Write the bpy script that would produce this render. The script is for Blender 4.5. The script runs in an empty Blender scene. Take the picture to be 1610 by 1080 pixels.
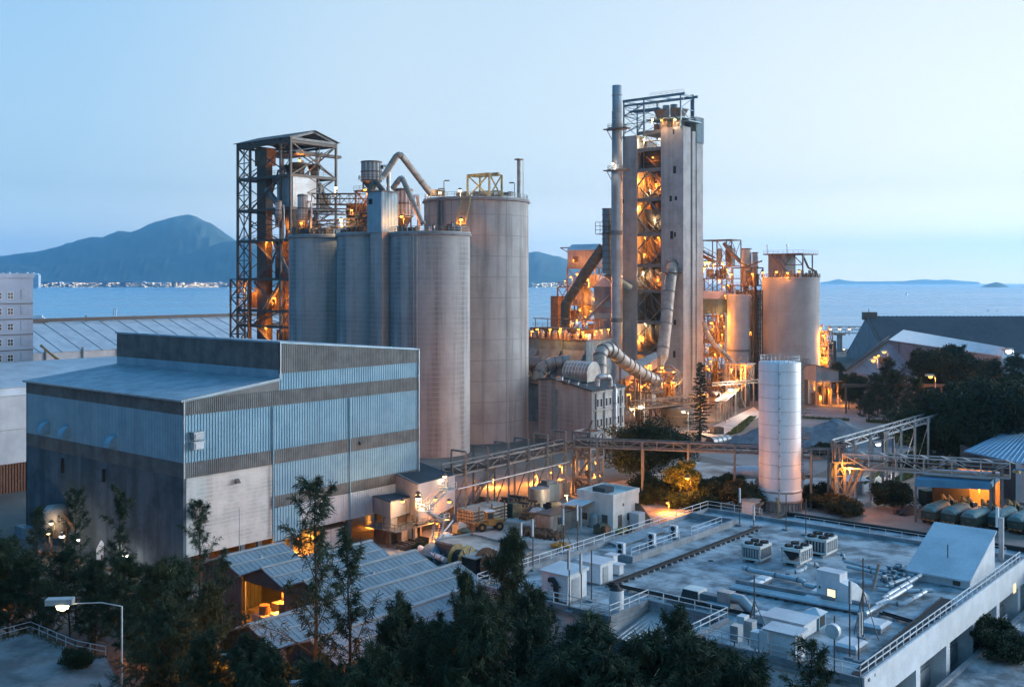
import bpy, math, random
import numpy as np
from mathutils import Vector, Matrix
R = math.radians
rnd = random.Random(7)
C = bpy.context.scene.collection
SC = bpy.context.scene
F, CX, HY, H = 1664.0, 805.0, 443.0, 43.6      # focal length in photo pixels, centre, horizon row, eye height
YAW = R(50)                                     # the plant's own grid
cu, su = math.cos(YAW), math.sin(YAW)
def at(px, py, z=0.0):
    d = F * (H - z) / (py - HY)
    return Vector(((px - CX) / F * d, d, z))
def ad(px, d, z=0.0): return Vector(((px - CX) / F * d, d, z))
def zz(py, d): return H - (py - HY) * d / F
def pt(px, py, d): return Vector(((px - CX) / F * d, d, zz(py, d)))
def U(p, u=0, v=0, z=0): return Vector((p[0] + u * cu - v * su, p[1] + u * su + v * cu, p[2] + z))

# ---------------------------------------------------------------- mesh builder
class MB:
    def __init__(s): s.v = []; s.f = []; s.sm = []; s.cuts = []
    def add(s, vs, fs, sm=False):
        b = len(s.v); s.cuts.append((b, len(s.f))); s.v += [tuple(x) for x in vs]
        s.f += [tuple(b + i for i in f) for f in fs]; s.sm += [sm] * len(fs); return s
    def poly(s, pts): return s.add(pts, [tuple(range(len(pts)))])
    def hexa(s, a): return s.add(a, [(3, 2, 1, 0), (4, 5, 6, 7), (0, 1, 5, 4), (1, 2, 6, 5), (2, 3, 7, 6), (3, 0, 4, 7)])
    def box(s, x0, y0, z0, x1, y1, z1):
        if x0 > x1: x0, x1 = x1, x0
        if y0 > y1: y0, y1 = y1, y0
        if z0 > z1: z0, z1 = z1, z0
        return s.hexa([(x0, y0, z0), (x1, y0, z0), (x1, y1, z0), (x0, y1, z0), (x0, y0, z1), (x1, y0, z1), (x1, y1, z1), (x0, y1, z1)])
    def beam(s, p, q, w=0.3, h=None):
        h = h or w; p = Vector(p); q = Vector(q); d = q - p
        if d.length < 1e-6: return s
        d.normalize(); up = Vector((0, 0, 1)) if abs(d.z) < 0.95 else Vector((1, 0, 0))
        a = d.cross(up).normalized() * w / 2; b = a.cross(d).normalized() * h / 2
        return s.hexa([p - a - b, p + a - b, p + a + b, p - a + b, q - a - b, q + a - b, q + a + b, q - a + b])
    def tube(s, pts, r, n=8, caps=True):
        pts = [Vector(p) for p in pts]; m = len(pts)
        rs = list(r) if isinstance(r, (list, tuple)) else [r] * m
        vs = []; prev = None
        for i, p in enumerate(pts):
            t = (pts[min(i + 1, m - 1)] - pts[max(i - 1, 0)]).normalized()
            if prev is None:
                up = Vector((0, 0, 1)) if abs(t.z) < 0.9 else Vector((1, 0, 0))
                a = t.cross(up).normalized()
            else:
                a = (prev - t * prev.dot(t)).normalized()
            prev = a; b = t.cross(a)
            for k in range(n):
                an = 2 * math.pi * k / n
                vs.append(p + (a * math.cos(an) + b * math.sin(an)) * rs[i])
        fs = [(i * n + k, i * n + (k + 1) % n, (i + 1) * n + (k + 1) % n, (i + 1) * n + k) for i in range(m - 1) for k in range(n)]
        s.add(vs, fs, True)
        if caps:
            s.add(vs[:n], [tuple(range(n))[::-1]]); s.add(vs[-n:], [tuple(range(n))])
        return s
    def cyl(s, x, y, z0, z1, r, r2=None, n=24):
        r2 = r if r2 is None else r2
        return s.lathe(x, y, [(0.001, z0), (r, z0)], n, False).lathe(x, y, [(r, z0), (r2, z1)], n).lathe(x, y, [(r2, z1), (0.001, z1)], n, False)
    def lathe(s, x, y, prof, n=24, sm=True):
        vs = [(x + r * math.cos(2 * math.pi * k / n), y + r * math.sin(2 * math.pi * k / n), z) for r, z in prof for k in range(n)]
        fs = [(i * n + k, i * n + (k + 1) % n, (i + 1) * n + (k + 1) % n, (i + 1) * n + k) for i in range(len(prof) - 1) for k in range(n)]
        return s.add(vs, fs, sm)
    def prism(s, pts, off):          # closed polygon swept by a vector
        pts = [Vector(p) for p in pts]; off = Vector(off); n = len(pts)
        return s.add(pts + [p + off for p in pts], [tuple(range(n))[::-1], tuple(range(n, 2 * n))] + [(i, (i + 1) % n, n + (i + 1) % n, n + i) for i in range(n)])
    def ribs(s, p, q, z0, z1, out, pitch=0.5, dep=0.09, z0b=None, z1b=None):
        # corrugated cladding sheet between ground points p and q (xy), proud towards 'out'
        p = Vector((p[0], p[1], 0)); q = Vector((q[0], q[1], 0)); L = (q - p).length; o = Vector((out[0], out[1], 0)).normalized() * dep
        z0b = z0 if z0b is None else z0b; z1b = z1 if z1b is None else z1b
        n = max(1, int(L / pitch)); prof = []
        for i in range(n):
            for a, h in ((0.0, 0), (0.5, 0), (0.62, 1), (0.88, 1)): prof.append(((i + a) / n, h))
        prof.append((1.0, 0)); vs = []
        for t, h in prof:
            b = p.lerp(q, t) + o * h
            vs += [(b.x, b.y, z0 + (z0b - z0) * t), (b.x, b.y, z1 + (z1b - z1) * t)]
        return s.add(vs, [(2 * i, 2 * i + 2, 2 * i + 3, 2 * i + 1) for i in range(len(prof) - 1)])
    def ribroof(s, a, b, c, d, pitch=0.6, dep=0.08, t=0.12):
        # ribbed roof sheet: a-b is the ridge, d-c the eave; ribs run from ridge to eave
        a, b, c, d = map(Vector, (a, b, c, d)); nrm = (b - a).cross(d - a).normalized()
        if nrm.z < 0: nrm = -nrm
        n = max(1, int((b - a).length / pitch)); prof = []
        for i in range(n):
            for k, h in ((0.0, 0), (0.6, 0), (0.7, 1), (0.9, 1)): prof.append(((i + k) / n, h))
        prof.append((1.0, 0)); vs = []
        for k, h in prof:
            vs += [a.lerp(b, k) + nrm * dep * h, d.lerp(c, k) + nrm * dep * h]
        s.add(vs, [(2 * i, 2 * i + 2, 2 * i + 3, 2 * i + 1) for i in range(len(prof) - 1)])
        k = nrm * -t
        return s.add([a, b, c, d, a + k, b + k, c + k, d + k], [(4, 5, 6, 7), (0, 1, 5, 4), (1, 2, 6, 5), (2, 3, 7, 6), (3, 0, 4, 7)])
    def rail(s, pts, h=1.1, gap=2.0, w=0.06, mids=2):
        pts = [Vector(p) for p in pts]; up = Vector((0, 0, 1))
        for p, q in zip(pts, pts[1:]):
            n = max(1, int(round((q - p).length / gap)))
            for i in range(n + 1):
                b = p.lerp(q, i / n); s.beam(b, b + up * h, w)
            for m in range(1, mids + 1): s.beam(p + up * h * m / mids, q + up * h * m / mids, w)
        return s
    def lattice(s, p, q, z0, z1, n, w=0.2, kind='X', chord=True, wb=None):
        # braced panel between two plumb lines p, q (xy points), n storeys
        p = Vector(p); q = Vector(q); wb = wb or w
        for i in range(n):
            a, b = z0 + (z1 - z0) * i / n, z0 + (z1 - z0) * (i + 1) / n
            P = lambda o, z: Vector((o[0], o[1], z))
            if 'X' in kind: s.beam(P(p, a), P(q, b), wb); s.beam(P(q, a), P(p, b), wb)
            if 'Z' in kind: (s.beam(P(p, a), P(q, b), wb) if i % 2 else s.beam(P(q, a), P(p, b), wb))
            if 'A' in kind:
                m = (p + q) / 2; s.beam(P(p, a), P(m, b), wb); s.beam(P(q, a), P(m, b), wb)
            if 'V' in kind:
                m = (p + q) / 2; s.beam(P(p, b), P(m, a), wb); s.beam(P(q, b), P(m, a), wb)
            if chord: s.beam(P(p, b), P(q, b), w)
        return s
    def mesh(s, name, m):
        me = bpy.data.meshes.new(name); me.from_pydata(s.v, [], s.f); me.update()
        me.polygons.foreach_set('use_smooth', s.sm); me.materials.append(m); return me
    def builds(s, name, m, parent=None, label=None):     # every piece a part of its own
        cuts = s.cuts + [(len(s.v), len(s.f))]; out = []
        for (a, f0), (b, f1) in zip(cuts, cuts[1:]):
            k = MB(); k.add(s.v[a:b], [tuple(i - a for i in f) for f in s.f[f0:f1]]); k.sm = s.sm[f0:f1]; out.append(k.build(name, m, parent, label))
        return out
    def build(s, name, m, parent=None, label=None):
        o = bpy.data.objects.new(name, s.mesh(name, m)); C.objects.link(o)
        if parent is not None: o.parent = parent
        if label: o['label'] = label
        return o

def tag(o, label=None, cat=None, group=None, kind=None):
    if label: o['label'] = label
    if cat: o['category'] = cat
    if group: o['group'] = group
    if kind: o['kind'] = kind
    return o
def thing(name, label, cat, loc=(0, 0, 0), rz=YAW, group=None):
    o = bpy.data.objects.new(name, None); C.objects.link(o); o.empty_display_size = 1
    o.location = loc; o.rotation_euler = (0, 0, rz); tag(o, label, cat, group); return o
def loc(t, p):                       # world point -> the thing's own coordinates
    c, s = math.cos(-t.rotation_euler.z), math.sin(-t.rotation_euler.z)
    x, y = p[0] - t.location.x, p[1] - t.location.y
    return Vector((x * c - y * s, x * s + y * c, p[2] - t.location.z))
def dup(root, location, rz=None, label=None, group=None, scale=None):
    r = root.copy(); C.objects.link(r); r.location = location
    if rz is not None: r.rotation_euler = (0, 0, rz)
    if scale is not None: r.scale = scale if hasattr(scale, '__len__') else (scale,) * 3
    if label: r['label'] = label
    if group: r['group'] = group
    for ch in list(root.children):
        c = ch.copy(); C.objects.link(c); c.parent = r
        for g in ch.children:
            d = g.copy(); C.objects.link(d); d.parent = c
    return r
def single(name, mb, m, label, cat, loc_=(0, 0, 0), rz=YAW, group=None):
    o = mb.build(name, m); o.location = loc_; o.rotation_euler = (0, 0, rz); return tag(o, label, cat, group)

# ---------------------------------------------------------------- materials
def new_mat(name):
    m = bpy.data.materials.new(name); m.use_nodes = True
    nt = m.node_tree; return m, nt, nt.nodes['Principled BSDF']
def nd(nt, t, **k):
    n = nt.nodes.new(t)
    for a, b in k.items():
        if a in n.inputs: n.inputs[a].default_value = b
        else: setattr(n, a, b)
    return n
def rgb(c): return (c[0], c[1], c[2], 1)
def mixc(nt, fac, a, b, mode='MIX'):
    n = nt.nodes.new('ShaderNodeMix'); n.data_type = 'RGBA'; n.blend_type = mode
    for i, x in ((0, fac), (6, a), (7, b)):
        if hasattr(x, 'links'): nt.links.new(x, n.inputs[i])
        elif i == 0: n.inputs[0].default_value = x
        else: n.inputs[i].default_value = rgb(x)
    return n.outputs[2]
def math_(nt, op, a, b=0.0, clamp=False):
    n = nt.nodes.new('ShaderNodeMath'); n.operation = op; n.use_clamp = clamp
    for i, x in ((0, a), (1, b)):
        if hasattr(x, 'links'): nt.links.new(x, n.inputs[i])
        else: n.inputs[i].default_value = x
    return n.outputs[0]
def ramp(nt, x, lo, hi):
    n = nt.nodes.new('ShaderNodeMapRange'); n.inputs[1].default_value = lo; n.inputs[2].default_value = hi
    nt.links.new(x, n.inputs[0]); return n.outputs[0]
def noise(nt, vec, scale, detail=4, sc=(1, 1, 1), rough=0.6):
    mp = nt.nodes.new('ShaderNodeMapping'); mp.inputs['Scale'].default_value = sc; nt.links.new(vec, mp.inputs[0])
    n = nt.nodes.new('ShaderNodeTexNoise'); n.inputs['Scale'].default_value = scale; n.inputs['Detail'].default_value = detail
    n.inputs['Roughness'].default_value = rough; nt.links.new(mp.outputs[0], n.inputs['Vector']); return n.outputs[0]
def mat(name, c, c2=None, sc=0.5, rough=0.7, metal=0.0, bump=0.15, stain=None, streak=0.0, joints=0.0, jdark=0.6, vj=0.0, spec=0.4, grain=6.0):
    """base colour c patched with c2; rain streaks of 'stain'; pour joints every 'joints' m in height, upright seams every 'vj' m"""
    m, nt, b = new_mat(name); tc = nt.nodes.new('ShaderNodeTexCoord').outputs['Object']
    c2 = c2 or tuple(x * 0.75 for x in c)
    n1 = noise(nt, tc, sc, 6); col = mixc(nt, ramp(nt, n1, 0.41, 0.61), c, c2)
    n3 = noise(nt, tc, grain, 3); col = mixc(nt, ramp(nt, n3, 0.3, 0.75), col, tuple(0.78 for _ in c), 'MULTIPLY') if grain else col
    if streak:
        n2 = noise(nt, tc, .42, 6, (0.9, 0.9, 0.05)); st = stain or tuple(x * 0.3 for x in c)
        col = mixc(nt, math_(nt, 'MULTIPLY', ramp(nt, n2, 0.47, 0.66), streak, True), col, st)
    if joints or vj:
        sx = nt.nodes.new('ShaderNodeSeparateXYZ'); nt.links.new(tc, sx.inputs[0])
        dk = tuple(x * jdark for x in c)
        if joints:
            fr = math_(nt, 'FRACT', math_(nt, 'DIVIDE', sx.outputs[2], joints)); 
            col = mixc(nt, math_(nt, 'LESS_THAN', fr, min(0.25, 0.11 / joints)), col, dk)
            per = math_(nt, 'FLOOR', math_(nt, 'DIVIDE', sx.outputs[2], joints))
            wn = nt.nodes.new('ShaderNodeTexWhiteNoise'); wn.noise_dimensions = '1D'; nt.links.new(per, wn.inputs['W'])
            col = mixc(nt, math_(nt, 'MULTIPLY', wn.outputs[0], 0.16), col, c2)
        if vj:
            xy = math_(nt, 'ADD', sx.outputs[0], sx.outputs[1])
            fr = math_(nt, 'FRACT', math_(nt, 'DIVIDE', xy, vj)); col = mixc(nt, math_(nt, 'LESS_THAN', fr, min(0.2, 0.12 / vj)), col, dk)
    nt.links.new(col, b.inputs['Base Color'])
    b.inputs['Roughness'].default_value = rough; b.inputs['Metallic'].default_value = metal; b.inputs['Specular IOR Level'].default_value = spec
    if bump:
        bp = nt.nodes.new('ShaderNodeBump'); bp.inputs['Strength'].default_value = bump; bp.inputs['Distance'].default_value = 0.2
        nt.links.new(n3, bp.inputs['Height']); nt.links.new(bp.outputs[0], b.inputs['Normal'])
    return m
def emit(name, c, s):
    m, nt, b = new_mat(name); b.inputs['Base Color'].default_value = rgb(c)
    b.inputs['Emission Color'].default_value = rgb(c); b.inputs['Emission Strength'].default_value = s; return m

M = dict(
 concrete=mat('concrete', (.38, .385, .38), (.29, .295, .295), .1, .85, streak=.65, joints=1.25, jdark=.88, stain=(.1, .1, .1)),
 concrete_big=mat('banded concrete', (.42, .42, .41), (.32, .32, .315), .1, .85, streak=.6, joints=5.6, jdark=.4, vj=9.0, stain=(.1, .098, .09)),
 tower=mat('tower concrete', (.44, .43, .425), (.33, .325, .32), .2, .85, streak=.5, joints=2.4, jdark=.82, stain=(.16, .15, .15)),
 wallwhite=mat('painted block wall', (.58, .57, .54), (.42, .415, .4), .3, .8, streak=.35, joints=.6, jdark=.85, stain=(.25, .24, .22)),
 wallgrey=mat('weathered block wall', (.11, .135, .155), (.055, .07, .08), .25, .85, streak=.9, stain=(.05, .06, .065)),
 clad=mat('blue cladding', (.25, .41, .5), (.2, .35, .44), .3, .5, .2, streak=.3, stain=(.14, .22, .27), bump=.03),
 cladwhite=mat('white cladding', (.62, .64, .66), (.5, .52, .55), .2, .5, .1, streak=.35, stain=(.35, .35, .36), bump=.03),
 band=mat('grey brown cladding', (.17, .173, .17), (.115, .118, .117), .4, .6, .2, streak=.3, bump=.03),
 hallroof=mat('roof sheet', (.30, .40, .46), (.2, .29, .35), .35, .45, .3, streak=.0, bump=.1),
 shedroof=mat('shed roof sheet', (.27, .31, .33), (.2, .23, .25), .45, .6, .1, bump=.08, grain=3),
 darkclad=mat('dark cladding', (.07, .085, .095), (.05, .06, .07), .5, .6),
 steel=mat('dark steel', (.11, .10, .095), (.15, .105, .075), .7, .6, .3, bump=.1),
 greysteel=mat('grey steel', (.2, .205, .21), (.15, .15, .15), .7, .55, .3),
 rust=mat('rusty steel', (.2, .13, .085), (.12, .085, .065), .6, .75, .1),
 hopper=mat('blue steel plate', (.16, .27, .33), (.12, .19, .23), .4, .55, .2, streak=.5, vj=4.0, stain=(.1, .09, .08)),
 duct=mat('dusty duct plate', (.42, .385, .35), (.3, .25, .21), .5, .55, .3, streak=.4, stain=(.2, .13, .09)),
 chim=mat('chimney steel', (.42, .44, .46), (.33, .33, .33), .3, .5, .4, streak=.8, stain=(.22, .15, .11), joints=6.0, jdark=.6),
 galv=mat('galvanised steel', (.45, .47, .48), (.36, .37, .38), .6, .45, .5),
 white=mat('white paint', (.74, .75, .76), (.62, .63, .64), .5, .5, streak=.25, stain=(.45, .42, .4), bump=.05),
 tank=mat('white tank plate', (.82, .82, .82), (.74, .74, .75), .3, .45, .05, streak=.55, stain=(.42, .37, .33), joints=2.45, jdark=.85, vj=3.4, bump=.04),
 cream=mat('cream render', (.76, .74, .69), (.64, .62, .57), .5, .8, streak=.3, stain=(.35, .33, .3)),
 roofdeck=mat('stained roof deck', (.42, .465, .49), (.125, .15, .165), .3, .8, bump=.2, grain=1.6),
 curb=mat('roof curb', (.3, .32, .34), (.2, .215, .23), .5, .8),
 pipeblue=mat('insulated pipe', (.52, .57, .6), (.42, .46, .48), .8, .45, .3),
 black=mat('black rubber', (.02, .02, .022), None, 1, .6),
 dark=mat('dark opening', (.03, .03, .032), None, 1, .8),
 asphalt=mat('worn concrete paving', (.31, .245, .205), (.19, .15, .125), .12, .6, bump=.2, grain=1.2),
 yard=mat('dusty concrete slab', (.47, .44, .41), (.17, .15, .135), .13, .85, bump=.2, grain=.9),
 lot=mat('packed gravel lot', (.27, .255, .25), (.2, .185, .18), .06, .9, bump=.3, grain=1.1),
 terrace=mat('weathered terrace concrete', (.27, .255, .25), (.13, .125, .12), .25, .85, bump=.2, grain=1.5),
 dirt=mat('dirt ground', (.17, .15, .13), (.1, .09, .08), .05, .95, bump=.3, grain=1.2),
 path=mat('pale path paving', (.52, .47, .42), (.4, .36, .32), .2, .85),
 gravel=mat('blue grey gravel', (.22, .235, .25), (.15, .165, .18), .5, .95, bump=.6, grain=2.5),
 grass=mat('grass', (.075, .11, .035), (.13, .13, .05), .35, .95),
 brown=mat('rusty barrel paint', (.2, .09, .045), (.1, .05, .03), .9, .7),
 brick=mat('red brown fence', (.22, .1, .06), (.17, .08, .05), .6, .8, vj=.6),
 yellow=mat('yellow machine paint', (.36, .22, .06), (.2, .13, .06), .9, .6),
 yelsteel=mat('dull yellow steel', (.38, .27, .08), (.2, .15, .07), .9, .6),
 tarp=mat('green grey tarpaulin', (.13, .27, .28), (.1, .2, .215), .8, .65, bump=.3, grain=2),
 truckgreen=mat('dark green truck paint', (.03, .07, .06), (.02, .05, .04), 1, .5),
 orange=mat('orange cylinder paint', (.6, .25, .02), (.4, .17, .03), .8, .5),
 tyre=mat('tyre', (.025, .025, .025), None, 2, .9),
 slate=mat('dark slate roof sheet', (.06, .072, .085), (.045, .056, .068), .08, .75, streak=.3, stain=(.085, .1, .11)),
 greyclad=mat('grey lilac cladding', (.33, .31, .33), (.26, .25, .26), .2, .65, streak=.3, vj=2.5, jdark=.8),
 blueroof=mat('blue roof sheet', (.1, .3, .46), (.08, .24, .38), .3, .5, .2),
 block=mat('pale lilac render', (.48, .54, .64), (.4, .45, .54), .15, .8, streak=.25, stain=(.36, .36, .42)),
 glass=mat('dark glass', (.04, .06, .07), (.03, .04, .05), .5, .12, spec=.8, bump=0),
 bark=mat('bark', (.08, .065, .05), (.05, .04, .03), 2, .95),
 rock=mat('hill', (.1, .13, .09), (.07, .09, .06), .002, .95, bump=0, grain=.01),
 trunkglass=mat('frosted panes', (.22, .28, .3), (.16, .2, .22), .8, .3, spec=.6, vj=1.0, jdark=.5, bump=0),
)
SOD = (1.0, .31, .035); WARM = (1.0, .74, .42); COOL = (1.0, .93, .8)
ME = dict(sod=emit('sodium bulb', (1, .42, .06), 1.0), warm=emit('warm bulb', (1, .68, .3), 1.5), cool=emit('white bulb', (1, .92, .78), 5))

# ---------------------------------------------------------------- camera, sky, sun
cam = bpy.data.objects.new('camera', bpy.data.cameras.new('camera')); C.objects.link(cam); SC.camera = cam
cam.location = (0, 0, H); cam.rotation_euler = (R(90), 0, 0)
cam.data.sensor_width = 36; cam.data.lens = 36 * F / 1610; cam.data.shift_y = -(540 - HY) / 1610
cam.data.clip_start = 1; cam.data.clip_end = 200000
w = bpy.data.worlds.new('World'); SC.world = w; w.use_nodes = True
nt = w.node_tree; bg = nt.nodes['Background']
sky = nt.nodes.new('ShaderNodeTexSky'); sky.sky_type = 'NISHITA'; sky.sun_disc = False
SUN_AZ, SUN_EL = 72.0, 4.0            # clockwise from the view direction
sky.sun_elevation = R(SUN_EL); sky.sun_rotation = R(SUN_AZ); sky.air_density = 1.0; sky.dust_density = 0.4; sky.ozone_density = 3.0; sky.altitude = 40
# twilight: the Nishita sky carries the air, a wide afterglow (by compass direction and height) carries the dusk
gm = nt.nodes.new('ShaderNodeTexCoord').outputs['Generated']
sp = nt.nodes.new('ShaderNodeSeparateXYZ'); nt.links.new(gm, sp.inputs[0])
el = math_(nt, 'MAXIMUM', sp.outputs[2], 0.0)
hl = math_(nt, 'SQRT', math_(nt, 'MAXIMUM', math_(nt, 'SUBTRACT', 1.0, math_(nt, 'MULTIPLY', el, el)), 1e-4))
ca = math_(nt, 'DIVIDE', math_(nt, 'ADD', math_(nt, 'MULTIPLY', sp.outputs[0], math.sin(R(SUN_AZ))), math_(nt, 'MULTIPLY', sp.outputs[1], math.cos(R(SUN_AZ)))), hl)
taz = math_(nt, 'MULTIPLY', math_(nt, 'ADD', ca, 1.0), 0.5, True)
def cramp(stops):
    n = nt.nodes.new('ShaderNodeValToRGB'); nt.links.new(taz, n.inputs[0]); cr = n.color_ramp; cr.interpolation = 'EASE'
    cr.elements[0].position = stops[0][0]; cr.elements[0].color = rgb(stops[0][1]); cr.elements[1].position = stops[-1][0]; cr.elements[1].color = rgb(stops[-1][1])
    for p, c in stops[1:-1]: cr.elements.new(p).color = rgb(c)
    return n.outputs[0]
low = cramp([(0, (.01, .07, .19)), (.28, (.12, .38, .66)), (.43, (.82, 1.0, 1.15)), (.62, (1.3, 1.26, 1.25)), (.85, (1.75, 1.5, 1.35)), (1, (1.3, 1.42, 1.5))])
glow = cramp([(0, (.01, .075, .20)), (.28, (.08, .28, .50)), (.43, (.40, .54, .65)), (.62, (.63, .66, .67)), (.85, (.90, .81, .72)), (1, (1.2, 1.28, 1.3))])
mid = cramp([(0, (.01, .08, .22)), (.28, (.07, .28, .52)), (.43, (.285, .47, .65)), (.62, (.49, .595, .665)), (.85, (.66, .68, .68)), (1, (.95, .97, 1.0))])
c1 = mixc(nt, ramp(nt, el, .0, .085), low, glow); c1 = mixc(nt, ramp(nt, el, .07, .26), c1, mid); c1 = mixc(nt, ramp(nt, el, .26, .85), c1, (.06, .33, .68))
cl = noise(nt, gm, 3.0, 5, (.6, .6, 9.0))
c1 = mixc(nt, math_(nt, 'MULTIPLY', math_(nt, 'MULTIPLY', ramp(nt, cl, .5, .75), ramp(nt, el, .16, .02)), .35), c1, (.56, .68, .82))
c1 = mixc(nt, .88, sky.outputs[0], mixc(nt, 1.0, c1, (2.08, 2.08, 2.08), 'MULTIPLY'))
nt.links.new(c1, bg.inputs['Color']); bg.inputs['Strength'].default_value = 0.12
sun = bpy.data.objects.new('sun', bpy.data.lights.new('sun', 'SUN')); C.objects.link(sun)
sun.data.energy = 0.9; sun.data.angle = R(30); sun.data.color = (.93, .97, 1.0)
sd = Vector((math.sin(R(SUN_AZ)) * math.cos(R(8)), math.cos(R(SUN_AZ)) * math.cos(R(8)), math.sin(R(8))))
sun.rotation_euler = (-sd).to_track_quat('-Z', 'Y').to_euler(); sun.location = sd * 300 + Vector((0, 300, 0))
SC.view_settings.view_transform = 'Standard'; SC.view_settings.look = 'None'; SC.view_settings.exposure = 2.5; SC.view_settings.gamma = 1
SC.cycles.use_denoising = True; SC.cycles.max_bounces = 4; SC.cycles.diffuse_bounces = 3; SC.cycles.volume_bounces = 2
SC.cycles.sample_clamp_indirect = 4; SC.cycles.caustics_reflective = False; SC.cycles.caustics_refractive = False

# ---------------------------------------------------------------- ground, sea, hills
# the sheet of land ends at the shore
mb = MB(); mb.poly([(-900, -120, 0), (900, -120, 0), (900, 560, 0), (420, 640, 0), (200, 690, 0), (120, 560, 0), (-40, 500, 0), (-420, 480, 0), (-900, 420, 0)])
tag(mb.build('ground', M['dirt']), kind='structure')
mb = MB(); mb.prism([(-900, 420, -4), (-420, 480, -4), (-40, 500, -4), (120, 560, -4), (200, 690, -4), (420, 640, -4), (900, 560, -4), (900, 562, -4), (420, 642, -4), (200, 692, -4), (118, 562, -4), (-42, 502, -4), (-420, 482, -4), (-900, 422, -4)], (0, 0, 3.996))
tag(mb.build('shore', M['curb']), kind='structure')
m, nt2, b = new_mat('sea water'); tc = nt2.nodes.new('ShaderNodeTexCoord').outputs['Object']
n1 = noise(nt2, tc, .0025, 4, (.35, 1.6, 1)); n2 = noise(nt2, tc, .05, 5, (.4, 1.3, 1))
nt2.links.new(mixc(nt2, ramp(nt2, n1, .4, .62), (.10, .34, .48), (.17, .43, .56)), b.inputs['Base Color'])
nt2.links.new(math_(nt2, 'ADD', math_(nt2, 'MULTIPLY', n1, .35), .1), b.inputs['Roughness'])
bp = nt2.nodes.new('ShaderNodeBump'); bp.inputs['Strength'].default_value = .22; bp.inputs['Distance'].default_value = 1.5
nt2.links.new(n2, bp.inputs['Height']); nt2.links.new(bp.outputs[0], b.inputs['Normal']); b.inputs['IOR'].default_value = 1.33
SEA = m
mb = MB(); mb.poly([(-22000, 300, -2.5), (22000, 300, -2.5), (22000, 23000, -2.5), (-22000, 23000, -2.5)])
tag(mb.build('sea', SEA), kind='structure')

def hill(name, prof, d, dep, base_py=None):
    # ridge profile in photo pixels at distance d, swelling towards and away from the viewer
    r2 = random.Random(len(prof)); xs = [p[0] for p in prof]; ys = [p[1] for p in prof]
    n = 300; px = np.linspace(xs[0], xs[-1], n); hy = np.interp(px, xs, ys)
    hz = H + (HY - hy) * d / F + 2.5
    jit = sum(np.interp(np.linspace(0, 1, n), np.linspace(0, 1, q), [r2.uniform(-1, 1) for _ in range(q)]) * a for q, a in ((26, .012), (60, .012), (150, .008)))
    hz = np.maximum(0, hz + jit * hz.max())
    vs = []; rows = 17
    for j in range(rows):
        t = (j / (rows - 1)) * 2 - 1; k = max(0, 1 - abs(t) ** 1.35)
        for i in range(n):
            rough = 1 - .22 * abs(math.sin(i * .41 + j * 1.3) * math.sin(j * 1.1 + i * .17)) * min(1, abs(t) * 3)
            vs.append(((px[i] - CX) / F * (d + t * dep), d + t * dep, -2.6 + hz[i] * k * rough))
    fs = [(j * n + i, j * n + i + 1, (j + 1) * n + i + 1, (j + 1) * n + i) for j in range(rows - 1) for i in range(n - 1)]
    mb = MB(); mb.add(vs, fs, True); return tag(mb.build(name, M['rock']), kind='structure')
hill('mountain', [(-160, 425), (-60, 410), (0, 402), (30, 399), (70, 393), (105, 384), (140, 374), (160, 372), (185, 362), (205, 363), (225, 359), (245, 349), (262, 345), (280, 340), (296, 337), (312, 341), (330, 350), (345, 360), (362, 372), (372, 379), (390, 374), (450, 395), (560, 415), (640, 425), (720, 412), (790, 402), (845, 396), (870, 402), (895, 407), (930, 418), (965, 428), (1010, 436), (1040, 443)], 13500, 2600)
hill('mountain', [(-200, 442), (-120, 418), (-40, 408), (10, 414), (60, 420), (140, 412), (200, 404), (290, 398), (340, 385), (372, 378), (400, 380), (480, 410), (560, 432), (600, 443)], 11500, 1400)
hill('island', [(1540, 453.0), (1547, 449), (1556, 446), (1566, 443.5), (1574, 445), (1582, 449), (1588, 452.5), (1600, 453.2), (1606, 452), (1616, 449), (1640, 444), (1680, 443), (1760, 453)], 8800, 350)
hill('distant_hills', [(1290, 444), (1305, 442), (1318, 438.5), (1330, 441), (1344, 442.6), (1370, 442.5), (1420, 442), (1440, 440), (1456, 439), (1470, 440.5), (1490, 439.5), (1515, 442), (1540, 443.5)], 21500, 900)
# reclaimed land under the mountain
mb = MB(); mb.box(-11000, 8700, -2.6, 1200, 9400, 6); tag(mb.build('distant_shore', M['rock']), kind='structure')

# the air: one even volume round the whole scene
hz_m = bpy.data.materials.new('haze'); hz_m.use_nodes = True; n_ = hz_m.node_tree; n_.nodes.remove(n_.nodes['Principled BSDF'])
pv = n_.nodes.new('ShaderNodeVolumePrincipled'); pv.inputs['Color'].default_value = (.34, .7, 1, 1); pv.inputs['Density'].default_value = 6.2e-5; pv.inputs['Anisotropy'].default_value = 0.85
n_.links.new(pv.outputs[0], n_.nodes['Material Output'].inputs['Volume'])
mb = MB(); mb.box(-22500, -400, -5, 22500, 23200, 900); tag(mb.build('haze', hz_m), kind='stuff')
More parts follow.
